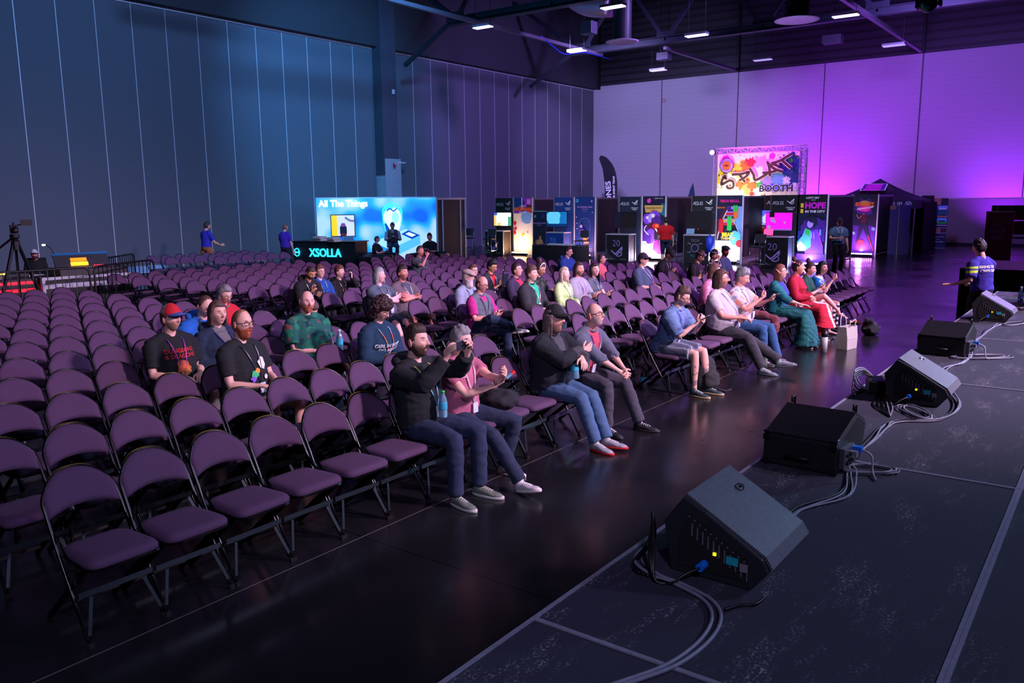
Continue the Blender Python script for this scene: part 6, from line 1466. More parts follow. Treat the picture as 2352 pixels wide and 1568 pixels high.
# draped table
t = empty('draped_table', (24.6,16.2,0), label='table with pleated black skirt in front of the blue booth', cat='table')
m = MB(); n = 90; out = []
for i in range(n):
    a = i/n*4; q = [(-.38,.95),(-.38,-.95),(.38,-.95),(.38,.95)]; s0 = q[int(a)]; s1_ = q[(int(a)+1)%4]; f = a-int(a)
    out.append((s0[0]+(s1_[0]-s0[0])*f, s0[1]+(s1_[1]-s0[1])*f))
vs = [(x,y,.74) for x,y in out]+[(x*(1.04+.04*math.sin(i*2.4)),y*(1.01+.012*math.sin(i*2.4)),.02) for i,(x,y) in enumerate(out)]
m.add(vs,[(i,(i+1)%n,n+(i+1)%n,n+i) for i in range(n)]); m.build('skirt', mat('table_skirt',(28,26,36),.8), t, smooth=True)
MB().box((0,0,.75),(.78,1.92,.025)).build('table_top', mat('table_cover',(60,56,80),.6), t)
tag(MB().box((24.5,16.1,.785),(.3,1.0,.045)).build('flat_box', white_paint), 'flat white box lying on the draped table', 'box')
# bar chairs at the booths
barstool(27.6,22.9,R(-60),'bar chair standing in front of the black coated person')
barstool(27.4,21.6,R(-80),'dark blue bar chair in front of the leftmost booth counter')
barstool(27.6,17.2,R(-90),'bar chair in front of the blue wheel poster')
barstool(27.1,13.2,R(-90),'bar chair before the skull badge counter, beside man in red')
barstool(26.9,9.9,R(-90),'bar chair in front of the magenta screen counter')
# ------------------------------------------------------------------ SPLAT BOOTH sign on a truss frame
SX = 38.6
t = empty('truss_arch', (SX,14.3,0), label='square aluminium truss arch lit magenta, carrying the splat sign', cat='truss')
lit = mat('truss_lit_alu', (210,205,215), .35, .5)
def boxtruss(a, b, w_, name):
    a, b = Vector(a), Vector(b); d = (b-a).normalized(); u = Vector((1,0,0)); v = d.cross(u); m = MB(); L_ = (b-a).length; n = int(L_/.32)
    cs = [u*i*w_/2+v*j*w_/2 for i in (-1,1) for j in (-1,1)]
    for c in cs: m.bar(a+c,b+c,.045)
    for i in range(n):
        p, q = a+d*L_*i/n, a+d*L_*(i+1)/n
        for c1, c2 in ((0,1),(1,3),(3,2),(2,0)):
            m.bar(p+cs[c1],p+cs[c2],.022); m.bar(p+cs[c1 if i%2 else c2],q+cs[c2 if i%2 else c1],.022)
    return m.build(name, lit, t)
boxtruss((0,2.05,0),(0,2.05,4.55),.26,'leg'); boxtruss((0,-2.05,0),(0,-2.05,4.55),.26,'leg'); boxtruss((0,2.18,4.55),(0,-2.18,4.55),.26,'top_beam')
MB().box((-.3,0,4.55),(.0,.0,.0)) 
t2 = empty('splat_banner', (SX-.2,14.3,0), label='large paint splashed SPLAT BOOTH banner hanging in the truss arch', cat='banner')
MB().box((0,0,3.42),(.03,3.9,1.97)).build('banner_sheet', ink['cream'], t2)
p = Panel((-.016,1.95,2.44),(0,-1,0),(0,0,1),3.9,1.95)
p.rect(0,0,1,1,ink['cream']); rs = random.Random(5)
for a,b,r,c in ((.12,.45,.16,'yellow'),(.28,.55,.14,'yellow'),(.2,.2,.2,'cream'),(.35,.75,.07,'orange'),(.42,.8,.06,'red'),(.48,.75,.05,'red'),(.38,.62,.07,'orange'),(.33,.3,.08,'orange'),(.40,.14,.08,'gold'),(.45,.25,.06,'orange'),(.1,.9,.05,'pink'),
      (.55,.75,.10,'lilac'),(.5,.5,.10,'white'),(.68,.92,.04,'pink'),(.8,.75,.08,'purple'),(.93,.6,.16,'blue'),(.9,.85,.09,'blue'),(.95,.4,.12,'blue'),(.7,.38,.14,'sky'),(.8,.3,.1,'sky'),(.62,.35,.08,'lilac'),(.86,.35,.05,'white'),(.97,.2,.05,'white'),(.9,.8,.03,'green'),(.54,.25,.04,'green'),(.45,.05,.03,'red')):
    p.blob(a,b,r*.9,ink[c],int(a*100+b*10),n=26,amp=.7)
for i in range(60): p.disc(rs.random(),rs.random(),.004+.006*rs.random(),ink[rs.choice(['red','blue','orange','purple','yellow','brown'])],n=8)
S_ = [[(.13,.40),(.10,.42),(.07,.20),(.17,.30),(.22,.26),(.22,.12),(.16,.10),(.14,.17)],[(.13,.41),(.10,.38),(.14,.35)],[(.20,.46),(.32,.47),(.41,.52),(.38,.40),(.30,.30)],[(.29,.47),(.37,.25)],[(.42,.61),(.47,.45),(.50,.30),(.64,.46)],
      [(.63,.78),(.66,.60),(.67,.40)],[(.63,.76),(.72,.58),(.82,.50)],[(.58,.48),(.70,.50),(.76,.55)],[(.68,.72),(.78,.78),(.92,.95)],[(.80,.80),(.92,.58)],[(.69,.72),(.77,.64)]]
S_ = [[(a,.10+b*.9) for a,b in st] for st in S_]
for st in S_: p.line(st,.046,ink['cream'])
for st in S_: p.line(st,.030,ink['brown'])
p.text('BOOTH',.75,.16,.21,ink['white'],bold=.07,sx=1.1); p.text('BOOTH',.75,.16,.21,ink['dblue'],bold=.03,sx=1.1)
p.disc(.13,.73,.090,ink['dblue']); p.disc(.13,.73,.083,ink['lilac']); p.disc(.13,.73,.052,ink['orange']); p.line([(.09,.73),(.17,.73)],.006,ink['dblue'])
for q in (-1,0,1): p.line([(.12+.012*q,.73+.03),(.135+.012*q,.73),(.12+.012*q,.73-.03)],.004,ink['dblue'])
for i,ch in enumerate('NORTHERN'): a = R(150-17*i); p.text(ch,.13+.067*math.cos(a),.73+.067*math.sin(a)*3.9/2.25,.050,ink['dblue'],rot=a-math.pi/2)
for i,ch in enumerate('GATEWAY'): a = R(218+17*i); p.text(ch,.13+.067*math.cos(a),.73+.067*math.sin(a)*3.9/2.25,.045,ink['dblue'],rot=a+math.pi/2)
p.build('artwork', t2)
t = empty('truss_spotlight', (SX-.25,16.45,4.5), label='glaring magenta spotlight on upper left corner of truss arch', cat='spotlight')
MB().lathe([(0,0),(.11,0),(.12,.16),(0,.16)],n=14,T=Matrix.Rotation(R(-90),4,'Y')).build('can', black_paint, t)
MB().ball((-.2,0,0),.11,14,10).build('lens', E3('mag_lamp',(245,110,255),30), t, smooth=True)
l = area('splat_banner_light', (SX-1.8,15.4,2.4), (SX-.2,14.4,3.4), (1.0,.88,.75), 60, .5,.4)
l = area('truss_magenta_light', (SX-.9,15.0,5.3), (SX,14.3,4.3), (.75,.05,1.0), 260, 2.5,.2)
# ------------------------------------------------------------------ blue lit backdrop
A = Vector((21.08,25.0,0)); Bv = Vector((24.25,21.75,0)); d = (Bv-A); L_ = d.length; u = d/L_
t = empty('glowing_backdrop', tuple((A+Bv)/2), label='glowing blue exhibition backdrop with glassy head picture', cat='backdrop')
off = -(A+Bv)/2; nn = u.cross(Vector((0,0,1)))
blu = mat('backdrop_print', (30,130,230), .6)
def glowgrad():
    m = bpy.data.materials.new('lightbox_print'); m.use_nodes = True; nt = m.node_tree; N = nt.nodes; L = nt.links; b = N['Principled BSDF']
    tc = N.new('ShaderNodeTexCoord'); rp = N.new('ShaderNodeValToRGB'); 
    nz = N.new('ShaderNodeTexNoise'); nz.inputs['Scale'].default_value = .8; nz.inputs['Detail'].default_value = 1
    L.new(tc.outputs['Object'], nz.inputs['Vector']); L.new(nz.outputs[0], rp.inputs[0])
    e = rp.color_ramp.elements; e[0].position = .36; e[0].color = lin((10,90,220))+(1,); e[1].position = .56; e[1].color = lin((190,235,250))+(1,)
    k = e.new(.46); k.color = lin((40,190,250))+(1,)
    L.new(rp.outputs[0], b.inputs['Emission Color']); b.inputs['Emission Strength'].default_value = .85; b.inputs['Base Color'].default_value = lin((30,110,200))+(1,)
    return m
m = MB(); m.prism([(0,0),(L_,0),(L_,2.46),(0,2.46)], lambda a,b,q: A+off+u*a+Vector((0,0,b))+nn*q, -.03, .03); m.build('lightbox', glowgrad(), t)
MB().bar(A+off,A+off+Vector((0,0,2.48)),.05).bar(Bv+off,Bv+off+Vector((0,0,2.48)),.05).bar(A+off+Vector((0,0,2.48)),Bv+off+Vector((0,0,2.48)),.05).build('frame', mat('blue_white_frame',(190,200,230),.4), t)
p = Panel(A+off+nn*.032, u, (0,0,1), L_, 2.46)
G = lambda n,c,s=.9: E3('bd_'+n,c,s)
wht, cy_, dbl = G('white',(215,240,250),1.1), G('cyan',(60,215,240),1.0), G('deep',(6,70,170),.7)
p.poly([(.46,.32),(.60,.20),(.86,.42),(.74,.52)], G('pale',(170,215,245),.9)); p.poly([(.46,.32),(.60,.20),(.60,.06),(.46,.2)], G('mid',(40,140,220),.8)); p.poly([(.60,.20),(.86,.42),(.86,.28),(.60,.06)], G('lite',(90,190,235),.8))
p.poly([(.70,.44),(.76,.50),(.86,.42),(.79,.36)], dbl); p.poly([(.735,.44),(.765,.47),(.825,.425),(.79,.395)], wht)
p.disc(.63,.68,.085,cy_,k=1.3); p.disc(.63,.69,.075,wht,k=1.25); p.poly([(.56,.6),(.70,.6),(.665,.40),(.64,.35),(.60,.42)], wht)
p.disc(.60,.86,.04,cy_,k=.6); p.line([(.55,.72),(.56,.84),(.63,.93),(.70,.84),(.71,.70)],.012,cy_); p.line([(.555,.66),(.58,.46),(.63,.36)],.012,cy_)
p.poly([(.562,.60),(.575,.62),(.61,.50),(.60,.44),(.575,.50)], dbl); p.disc(.655,.70,.03,G('glint',(150,220,250),1.0),k=1.6); p.line([(.585,.80),(.61,.84),(.64,.80),(.67,.84)],.01,dbl)
for q in range(7): p.rect(.86,.04+.035*q,.96,.055+.035*q, G('stripe',(30,120,200),.6))
p.build('artwork', t)
tt = MB(); vs, fs = text_mesh('All The Things', .40, 'CENTER', extrude=.03, bold=.014)
tt.add([A+off+u*(.225*L_+v.x*.78)+Vector((0,0,2.26+v.y*.85))+nn*(.09+v.z) for v in vs], fs); tt.build('lettering', G('letters',(235,245,250),1.3), t)
t = empty('backdrop_screen', tuple(A+u*.98+nn*.08), label='screen with racing car game mounted on the glowing backdrop', cat='screen')
MB().prism([(-.46,1.02),(.46,1.02),(.46,1.86),(-.46,1.86)], lambda a,b,q: u*a+Vector((0,0,b))+nn*q, -.02,.03).build('bezel', black_paint, t)
p = Panel(u*-.43+nn*.032+Vector((0,0,1.05)), u, (0,0,1), .86, .78)
p.rect(0,0,1,1,G('sky_',(190,190,220),1.1)); p.rect(0,0,.25,1,G('yel',(235,180,30),1.2)); p.poly([(.25,0),(.45,.6),(.6,.6),(1,.2),(1,0)],G('road',(200,190,205),1.1)); p.rect(.36,.08,.66,.45,ink['dblue']); p.poly([(.38,.45),(.44,.62),(.58,.62),(.64,.45)],G('car',(120,60,130),.8)); p.rect(.38,.0,.64,.12,ink['red']); p.line([(.6,.9),(.8,.75),(1,.72)],.1,G('blur',(120,110,140),.8))
p.build('display', t)
# panels right of the backdrop
B2 = Vector((26.35,22.04,0)); d2 = (B2-Bv); u2 = d2.normalized(); L2 = d2.length
t = empty('dark_partition', tuple((B2+Bv)/2), label='dark partition with white posts right of the glowing backdrop', cat='partition'); o2 = -(B2+Bv)/2; n2 = u2.cross(Vector((0,0,1)))
MB().prism([(0,0),(L2,0),(L2,2.46),(0,2.46)], lambda a,b,q: Bv+o2+u2*a+Vector((0,0,b))+n2*q, -.02,.02).build('board', mat('partition_board',(46,38,66),.8), t)
m = MB()
for q in (0.02,.42,1.72,2.08): m.bar(Bv+o2+u2*q*L2/2.12+n2*.02, Bv+o2+u2*q*L2/2.12+n2*.02+Vector((0,0,2.46)),.06)
m.bar(Bv+o2+n2*.02+Vector((0,0,2.42)),B2+o2+n2*.02+Vector((0,0,2.42)),.08); m.build('posts', mat('post_white2',(200,198,220),.4), t)
# neon counter
t = empty('neon_counter', (18.3,21.1,0), R(18), 'black counter with glowing cyan lettering on its front', 'counter')
MB().box((0,0,.53),(.8,2.3,1.04)).build('body', mat('counter_black',(12,22,28),.5), t)
MB().box((0,0,1.065),(.86,2.4,.03)).build('counter_top', black_paint, t)
vs, fs = text_mesh('XSOLLA', .34, 'CENTER', extrude=.012, bold=.004)
MB().add([(-.42-v.z, -.05-v.x*.95, .70+v.y*1.1) for v in vs], fs).build('neon_lettering', E3('neon',(30,200,240),4.0), t)
MB().tube([(-.43,1.0+.10*math.cos(a*.7854),.72+.13*math.sin(a*.7854)) for a in range(8)],.014,6,closed=True).ball((-.43,.96,.72),.03,8,6).ball((-.43,1.04,.72),.03,8,6).build('neon_mascot_outline', E3('neon',(30,200,240),4.0), t)
for i,(x,y,l) in enumerate(((18.25,21.5,'left stack of white boxes on the glowing counter'),(17.95,20.5,'right stack of white boxes on the glowing counter'))):
    g = 'left' if i == 0 else 'right'
    for j in range(4):
        tag(MB().box((x-.05*(j%2),y+.17*(j//2)-.1,1.115+.075*(j%2)),(.3,.16,.07)).build('white_box', mat('box_cream',(200,196,190),.6)), '%s white box in the %s stack on the glowing counter' % (['lower left','upper left','lower right','upper right'][j], g), 'box', 'white boxes on the glowing counter')
# sofas, stool
def sofa(x,y,rz,lab):
    t = empty('black_sofa',(x,y,0),rz,lab,'sofa'); m_ = mat('sofa_leather',(14,14,20),.4)
    MB().box((0,0,.22),(1.0,.8,.40)).build('base',m_,t,bevel=.03); MB().box((0,.34,.48),(1.0,.2,.42)).build('backrest',m_,t,bevel=.04)
    for q in (-1,1): MB().box((q*.48,0,.36),(.16,.8,.6)).build('armrest',m_,t,bevel=.03)
    MB().box((0,-.05,.44),(.8,.6,.08)).build('cushion',m_,t,bevel=.03)
sofa(18.3,18.95,R(30),'black leather sofa in front of the left controller player')
sofa(20.2,18.45,R(-70),'black leather sofa of the dark haired controller player')
sofa(19.2,19.75,R(20),'black leather seat under the man in black T-shirt with controller')
barstool(21.3,21.2,R(-40),'tall stool under the player before the glowing backdrop')
barstool(19.8,21.8,R(-30),'pale bar chair beside the glowing counter', mat('stool_cyan',(90,140,180),.6))
for nm, key in (('player on the left sofa','sofaman'),('player on the stool','stoolman'),('player on the right sofa','sofaman2')):
    I = INF[key]; a = toworld(I, (I['arms']['R'][2]+I['arms']['L'][2])/2+Vector((0,-.08,.03)))
    tag(MB().box(tuple(a),(.15,.09,.04)).ball((a.x-.07,a.y-.02,a.z),.03,8,6).ball((a.x+.07,a.y-.02,a.z),.03,8,6).build('game_controller', black_paint, bevel=.01), 'dark game controller held by the '+nm, 'game controller')
# ------------------------------------------------------------------ right side: tent, banners
tent_m = mat('tent_cloth', (36,22,52), .7, bump=.2, scale=6)
t = empty('canopy_tent', (39.0,9.0,0), label='dark pop-up canopy tent with pale lettering on its valance', cat='tent')
hx, hy = 1.5, 1.75; zt = 2.15
for i,(a,b) in enumerate(((-1,-1),(-1,1),(1,-1),(1,1))): MB().box((a*hx,b*hy,zt/2),(.05,.05,zt)).build('leg', alu, t)
m = MB(); pk = Vector((0,0,3.12)); cs = [Vector((-hx-.03,-hy-.03,zt+.05)),Vector((hx+.03,-hy-.03,zt+.05)),Vector((hx+.03,hy+.03,zt+.05)),Vector((-hx-.03,hy+.03,zt+.05))]
vs = [pk]; fs = []
for i in range(4):
    a, b = cs[i], cs[(i+1)%4]
    for j in range(9):
        for k in range(7):
            s_ = j/8; q = k/6; e_ = a.lerp(b,s_); p_ = pk.lerp(e_,q); p_.z -= .22*math.sin(math.pi*q)*(.4+.6*math.sin(math.pi*s_)); vs.append(p_)
    n0 = 1+i*63
    for j in range(8):
        for k in range(6): fs.append((n0+j*7+k,n0+j*7+k+1,n0+(j+1)*7+k+1,n0+(j+1)*7+k))
m.add(vs, fs).build('canopy_roof', tent_m, t, smooth=True)
m = MB()
for i in range(4): a, b = cs[i], cs[(i+1)%4]; m.add([a,b,b-Vector((0,0,.36)),a-Vector((0,0,.36))],[(0,1,2,3)])
m.build('valance', mat('valance_cloth',(44,46,62),.7), t)
p = Panel((-hx-.04,hy,zt-.30),(0,-1,0),(0,0,1),2*hy,.34)
p.text('S HOTEL GROUP',.56,.50,.72,ink['white'],sx=1.15); p.disc(.93,.52,.035,ink['white'],k=1.0); p.disc(.93,.52,.028,ink['navy']); p.line([(.91,.35),(.95,.7)],.008,ink['white']); p.line([(.95,.35),(.91,.7)],.008,ink['white']); p.build('lettering', t)
ps = Panel((-hx*.62-.05,.62,2.58),(0,-1,0),(.42,0,.62),1.15,.40)
for q, mm in ((0,ink['white']),(.04,ink['purple'])): ps.poly([(.02+q,0.06+q),(.12+q,.95-q),(.98-q,.92-q),(.92-q,.06+q)],mm)
ps.line([(.80,.75),(.35,.72),(.28,.52),(.7,.45),(.65,.25),(.15,.22)],.10,ink['magenta']); ps.build('roof_emblem', t)
tag(MB().box((40.3,7.15,1.05),(2.6,.04,2.1)).box((40.7,9,1.05),(.04,3.6,2.1)).build('tent_side_walls', mat('tent_wall',(8,8,12),.9)), 'black side walls hanging inside the canopy tent', 'tent wall')
tag(MB().box((41.75,7.55,1.2),(.04,.5,2.35)).build('black_banner', mat('tent_black2',(10,8,14),.8)), 'black upright sheet between canopy tent and hotel banner', 'banner')
barstool(37.9,7.9,R(-70),'pale bar chair in front of the canopy tent', mat('stool_grey',(70,72,84),.7))
tag(MB().box((38.8,7.75,.5),(.5,.6,1.0)).build('tent_counter', mat('tent_counter',(40,40,50),.6)), 'dark counter inside the canopy tent beside the leg', 'counter')
# narrow violet boards standing before the tent
t = empty('violet_board', (36.6,7.65,0), R(8), 'pair of violet fabric boards standing in front of the canopy tent', 'board')
MB().box((0,.17,1.0),(.04,.34,2.0)).box((.1,-.22,1.0),(.04,.42,2.0),rz=R(25)).build('fabric_panels', mat('board_violet',(74,66,128),.85), t)
MB().box((-.02,-.01,1.0),(.04,.03,2.02)).build('edge_post', alu, t)
MB().box((-.025,.22,1.9),(.01,.22,.14)).build('orange_label', ink['tan'], t)
# hotel picture banner
t = empty('hotel_banner', (41.9,7.15,0), label='rollup banner with rows of hotel photos beside the canopy tent', cat='banner')
MB().box((0,0,1.14),(.02,.84,2.22)).build('banner_sheet', ink['navy'], t); MB().box((0,0,.02),(.25,.9,.04)).build('foot', alu, t)
p = Panel((-.012,.42,.03),(0,-1,0),(0,0,1),.84,2.22)
p.rect(0,.87,.33,1,ink['orange']); p.rect(.35,.87,.65,1,ink['tan']); p.rect(.67,.87,1,1,ink['dblue'])
for r_ in range(3):
    for c_ in range(2):
        a0, b0 = .02+.5*c_, .735-.125*r_; p.rect(a0,b0,a0+.47,b0+.115,ink[('lilac','sky','cyan','teal','sky','cyan')[r_*2+c_]]); p.rect(a0,b0,a0+.47,b0+.04,ink[('grey','teal','cyan','tan','navy','green')[r_*2+c_]]); p.rect(a0+.08,b0+.04,a0+.4,b0+.07,ink[('white','white','maroon','navy','white','navy')[r_*2+c_]])
p.rect(0,.45,1,.462,ink['white']); p.rect(0,.40,1,.405,ink['white'])
for k in range(4): p.rect(.02+.245*k,.31,.245+.245*k,.385,ink[('maroon','red','tan','brown')[k]])
p.rect(0,.295,1,.302,ink['white']); p.text('SANDMAN  INN  SUTTON',.5,.22,.028,ink['white']); p.text('HOTELS',.6,.17,.022,ink['white']); p.text('BOOK NOW',.7,.12,.028,ink['white'],bold=.02); p.build('artwork', t)
# maroon banner and rig
t = empty('pocket_banner', (26.8,2.98,0), label='dusky red rollup banner with sketchy POCKET BAND lettering', cat='banner')
MB().box((0,0,.97),(.02,.68,1.86)).build('banner_sheet', mat('banner_maroon',(150,70,86),.75), t); MB().box((0,0,.03),(.22,.72,.05)).box((0,0,1.9),(.03,.70,.03)).build('rails', alu, t)
p = Panel((-.012,.34,.04),(0,-1,0),(0,0,1),.68,1.86)
p.blob(.45,.70,.34,mat('ink_dusty',(176,112,136),.7),4,amp=.15); p.text('POCKET',.43,.76,.075,ink['maroon'],sx=.85); p.text('BAND',.46,.66,.085,ink['maroon'],sx=.9); p.line([(.12,.82),(.14,.70)],.03,ink['maroon']); p.line([(.80,.82),(.78,.62)],.03,ink['maroon']); p.build('artwork', t)
t = empty('light_rig', (28.3,2.75,0), label='dark equipment rack of glass boxes with dangling cables at right edge', cat='rack')
MB().box((0,0,1.85),(.5,1.2,.42)).box((0,-.15,1.42),(.5,.9,.38)).build('boxes', mat('rack_glass',(20,34,40),.25), t)
m = MB()
for q in (.45,.1,-.5): m.box((-.26,q,1.85),(.02,.04,.36))
m.box((-.26,-.3,1.42),(.02,.05,.34)); m.build('bright_rods', mat('rack_rod',(110,140,150),.3,.5), t)
MB().box((0,.55,.9),(.06,.06,1.8)).box((0,-.5,.9),(.06,.06,1.8)).box((0,0,.04),(.9,1.3,.06)).box((0,-.0,1.12),(.06,1.1,.05)).build('stand', black_paint, t)
for i,(c,cn) in enumerate(((mat('copper_cable',(190,110,70),.5),'brown'),(cb,'black'))):
    tag(MB().tube(spline([(27.9,2.2,1.95),(27.9,2.1,1.5),(27.9,2.15,1.1),(28.0,2.3,.7),(28.0,2.5,.05)],6),.014+.004*i,6).build('hanging_cable', c, smooth=True), '%s cable dangling from the rack at right edge' % cn, 'cable')
# feather flag JONES
t = empty('feather_flag', (41.0,23.3,0), label='tall black feather flag with white JONES lettering by the back wall', cat='flag')
cur = [(-.05,0),(-.0,1.5),(.05,2.5),(.05,3.4),(-.15,4.1),(-.6,4.6),(-1.0,4.75)]
R_ = spline([(a,b,0) for a,b in cur],6); L2_ = [(-.70,1.0),(-.68,2.2),(-.72,3.2),(-.85,4.0),(-1.1,4.6)]
outl = [(p_.x,p_.y) for p_ in R_ if p_.y > 1.0]+[(a,b) for a,b in L2_[::-1]]
MB().prism(outl, lambda a,b,q: Vector((q,-a,b)), -.008,.008).build('flag_cloth', mat('flag_black',(24,20,34),.7), t)
MB().tube([(0,-p_.x,p_.y) for p_ in R_],.018,6).lathe([(0,0),(.3,0),(.3,.05),(0,.05)],n=16).build('pole_and_base', black_paint, t)
vs, fs = text_mesh('JONES', .46, 'LEFT', bold=.012)
def turn(v, a0, b0, ang, k=1.): c_, s_ = math.cos(ang), math.sin(ang); return (-.012, -(a0+(v.x*c_-v.y*s_)*k), b0+(v.x*s_+v.y*c_)*k)
m = MB().add([turn(v,-.38,2.05,R(95)) for v in vs], fs)
vs, fs = text_mesh('YOUR EVENT TEAM', .17, 'LEFT', bold=.006)
m.add([turn(v,-.08,2.1,R(92)) for v in vs], fs); m.build('lettering', ink['white'], t)
# ------------------------------------------------------------------ mixing position
def barricade(a, b, lab, z=1.07):
    A_, B_ = Vector(a), Vector(b); L_ = (B_-A_).length; d_ = (B_-A_)/L_; zz = Vector((0,0,1))
    t = empty('crowd_barrier', tuple(A_), math.atan2(d_.y,d_.x), lab, 'crowd barrier')
    MB().tube(spline([(0,0,.12),(0,0,z-.15),(.05,0,z-.04),(.15,0,z),(L_/2,0,z),(L_-.15,0,z),(L_-.05,0,z-.04),(L_,0,z-.15),(L_,0,.12)],4),.021,8).tube([(0,0,.16),(L_,0,.16)],.018,8).build('frame', black_paint, t, smooth=True)
    m = MB(); n_ = int(L_/.125)
    for i in range(1,n_): m.bar((L_*i/n_,0,.16),(L_*i/n_,0,z-.01 if .12 < L_*i/n_ < L_-.12 else z-.08),.014)
    m.build('bars', black_paint, t)
    MB().box((.25,0,.03),(.06,.7,.03)).box((L_-.25,0,.03),(.06,.7,.03)).box((.25,0,.09),(.03,.05,.14)).box((L_-.25,0,.09),(.03,.05,.14)).build('feet', black_paint, t)
barricade((5.9,17.35,0),(8.35,17.0,0),'black crowd barrier in front of the mixing desk, left section')
barricade((8.5,17.1,0),(10.3,17.95,0),'black crowd barrier turning back beside the mixing desk')
barricade((9.75,19.3,0),(11.3,20.6,0),'black crowd barrier behind the right block chairs, far section')
barricade((3.4,17.6,0),(5.8,17.37,0),'black crowd barrier section at the left edge of photo')
t = empty('mixing_desk', (9.15,18.9,0), R(-10), 'sound mixing console with raised blue edged lid and amber screens', 'mixing console')
MB().box((.1,0,.86),(1.40,.9,.16)).build('console_body', mat('console',(30,32,38),.5), t, bevel=.01)
MB().box((.12,.48,1.05),(1.15,.06,.30),rx=R(-30)).build('lid', mat('console_lid',(40,46,54),.5), t); MB().box((.12,.57,1.20),(1.18,.10,.05),rx=R(-30)).build('blue_lid_edge', mat('lid_blue',(20,90,150),.4,emit=.25), t)
MB().box((.05,.40,1.00),(.36,.02,.08),rx=R(-30)).build('amber_screen', E3('amber',(255,170,20),5), t)
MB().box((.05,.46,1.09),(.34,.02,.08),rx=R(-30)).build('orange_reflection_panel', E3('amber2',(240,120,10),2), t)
m = MB()
for i in range(10): m.box((.35+.05*(i%5),.30+.05*(i//5),.95),(.02,.02,.01))
m.build('red_lamps', E3('redled',(240,20,50),8), t)
m = MB()
for i in range(24): m.box((-.5+.05*i,-.05,.95),(.02,.10,.02))
m.build('faders', mat('fader_grey',(120,122,130),.5), t)
for nm, y, c in (('lamp_near',.1,0),):
    MB().tube(spline([(-.40,.55,1.15),(-.50,.5,1.38),(-.62,.45,1.46)],5),.008,6).build('gooseneck', black_paint, t); MB().ball((-.64,.44,1.45),(.04,.03,.02),8,6).build('gooseneck_lamp', E3('warm',(255,225,170),14), t)
t = empty('flight_case', (9.15,18.9,0), R(-10), 'white edged flight case table beneath the mixing console', 'flight case')
MB().box((0,0,.40),(1.9,1.0,.76)).build('case_body', mat('case_dark',(28,30,36),.6), t)
m = MB()
for sx_ in (-1,1):
    for sy in (-1,1): m.box((sx_*.95,sy*.5,.40),(.06,.06,.78))
for sy in (-1,1): m.box((0,sy*.51,.77),(1.96,.03,.06)); m.box((0,sy*.51,.60),(1.96,.03,.10))
m.build('white_edges', mat('case_edge',(170,176,190),.4,.4), t)
t = empty('flight_case', (7.65,19.25,0), R(-6), 'grey case with red glowing side strips left of the mixing console', 'flight case')
MB().box((0,0,.4),(1.0,.8,.76)).build('case_body', mat('case_dark2',(40,36,48),.6), t)
MB().box((0,-.41,.70),(.9,.02,.06)).box((0,-.41,.54),(.9,.02,.07)).box((.51,-.1,.45),(.02,.5,.3)).build('red_strips', E3('redstrip',(240,20,40),1.6), t)
MB().box((-.35,0,.82),(.5,.4,.07)).build('paper_pile', mat('pile',(150,140,130),.8), t)
tag(MB().box((5.7,18.5,.45),(.7,.6,.86)).box((6.06,18.19,.45),(.04,.04,.9)).box((5.34,18.19,.45),(.04,.04,.9)).build('white_framed_case', mat('case_white',(150,160,180),.5)), 'pale framed case at the left edge behind the barrier', 'case')
t = empty('side_rack', (7.9,20.2,0), R(-6), 'black equipment table with monitor beside the sound engineer', 'table')
MB().box((0,0,.78),(1.4,.6,.06)).box((-.65,0,.38),(.05,.5,.76)).box((.65,0,.38),(.05,.5,.76)).build('table', black_paint, t)
MB().box((.1,-.1,.83),(.16,.02,.04)).build('yellow_light', E3('ylw',(255,210,60),6), t)
t = empty('office_chair', (9.35,21.7,0), R(-30), 'black chair under the sound engineer behind the mixing desk', 'chair')
MB().box((0,0,.45),(.48,.46,.07)).box((0,.24,.78),(.44,.05,.5)).build('seat_and_back', black_matt, t, bevel=.02); MB().bar((0,0,.05),(0,0,.42),.05).bar((-.3,0,.04),(.3,0,.04),.05).bar((0,-.3,.04),(0,.3,.04),.05).build('base', black_paint, t)
tag(MB().box((11.6,24.2,.42),(5.2,.5,.05)).box((9.3,24.2,.2),(.05,.4,.4)).box((13.9,24.2,.2),(.05,.4,.4)).box((11.6,23.96,.34),(5.2,.02,.16)).build('white_bench', mat('bench_white',(190,205,235),.6)), 'long low white bench by the left wall behind the chairs', 'bench')
tag(MB().box((16.4,23.6,.42),(2.2,.5,.05)).box((15.4,23.6,.2),(.05,.4,.4)).box((17.4,23.6,.2),(.05,.4,.4)).build('pink_bench', mat('bench_pink',(190,150,180),.6)), 'short pale pink bench by left wall near the glowing counter', 'bench')
# camera on tripod
t = empty('camera_tripod', (7.38,17.9,0), R(-20), 'video camera on tall black tripod at the left edge', 'tripod camera')
top = Vector((0,0,1.55))
for a in (90,210,330): v_ = Vector((.55*math.cos(R(a)),.55*math.sin(R(a)),0)); MB().bar(top+v_*.1,v_,.05,.05).build('leg', black_paint, t)
MB().lathe([(0,1.45),(.08,1.45),(.08,1.62),(.05,1.66),(.09,1.70),(.09,1.76),(0,1.76)],n=14).build('fluid_head', black_paint, t)
MB().bar((0,.05,1.72),(-.30,.45,1.45),.03).build('pan_handle', black_paint, t)
MB().box((0,0,1.86),(.14,.34,.16)).box((.0,.0,1.98),(.03,.26,.03)).box((.0,-.12,1.96),(.03,.03,.06)).box((0,.12,1.96),(.03,.03,.06)).build('camera_body', black_paint, t, bevel=.01)
MB().lathe([(0,0),(.05,0),(.05,.14),(.065,.16),(.065,.22),(0,.22)],n=14,T=Matrix.Translation((0,-.16,1.86)) @ Matrix.Rotation(math.pi/2,4,'X')).build('lens', black_paint, t, smooth=True)
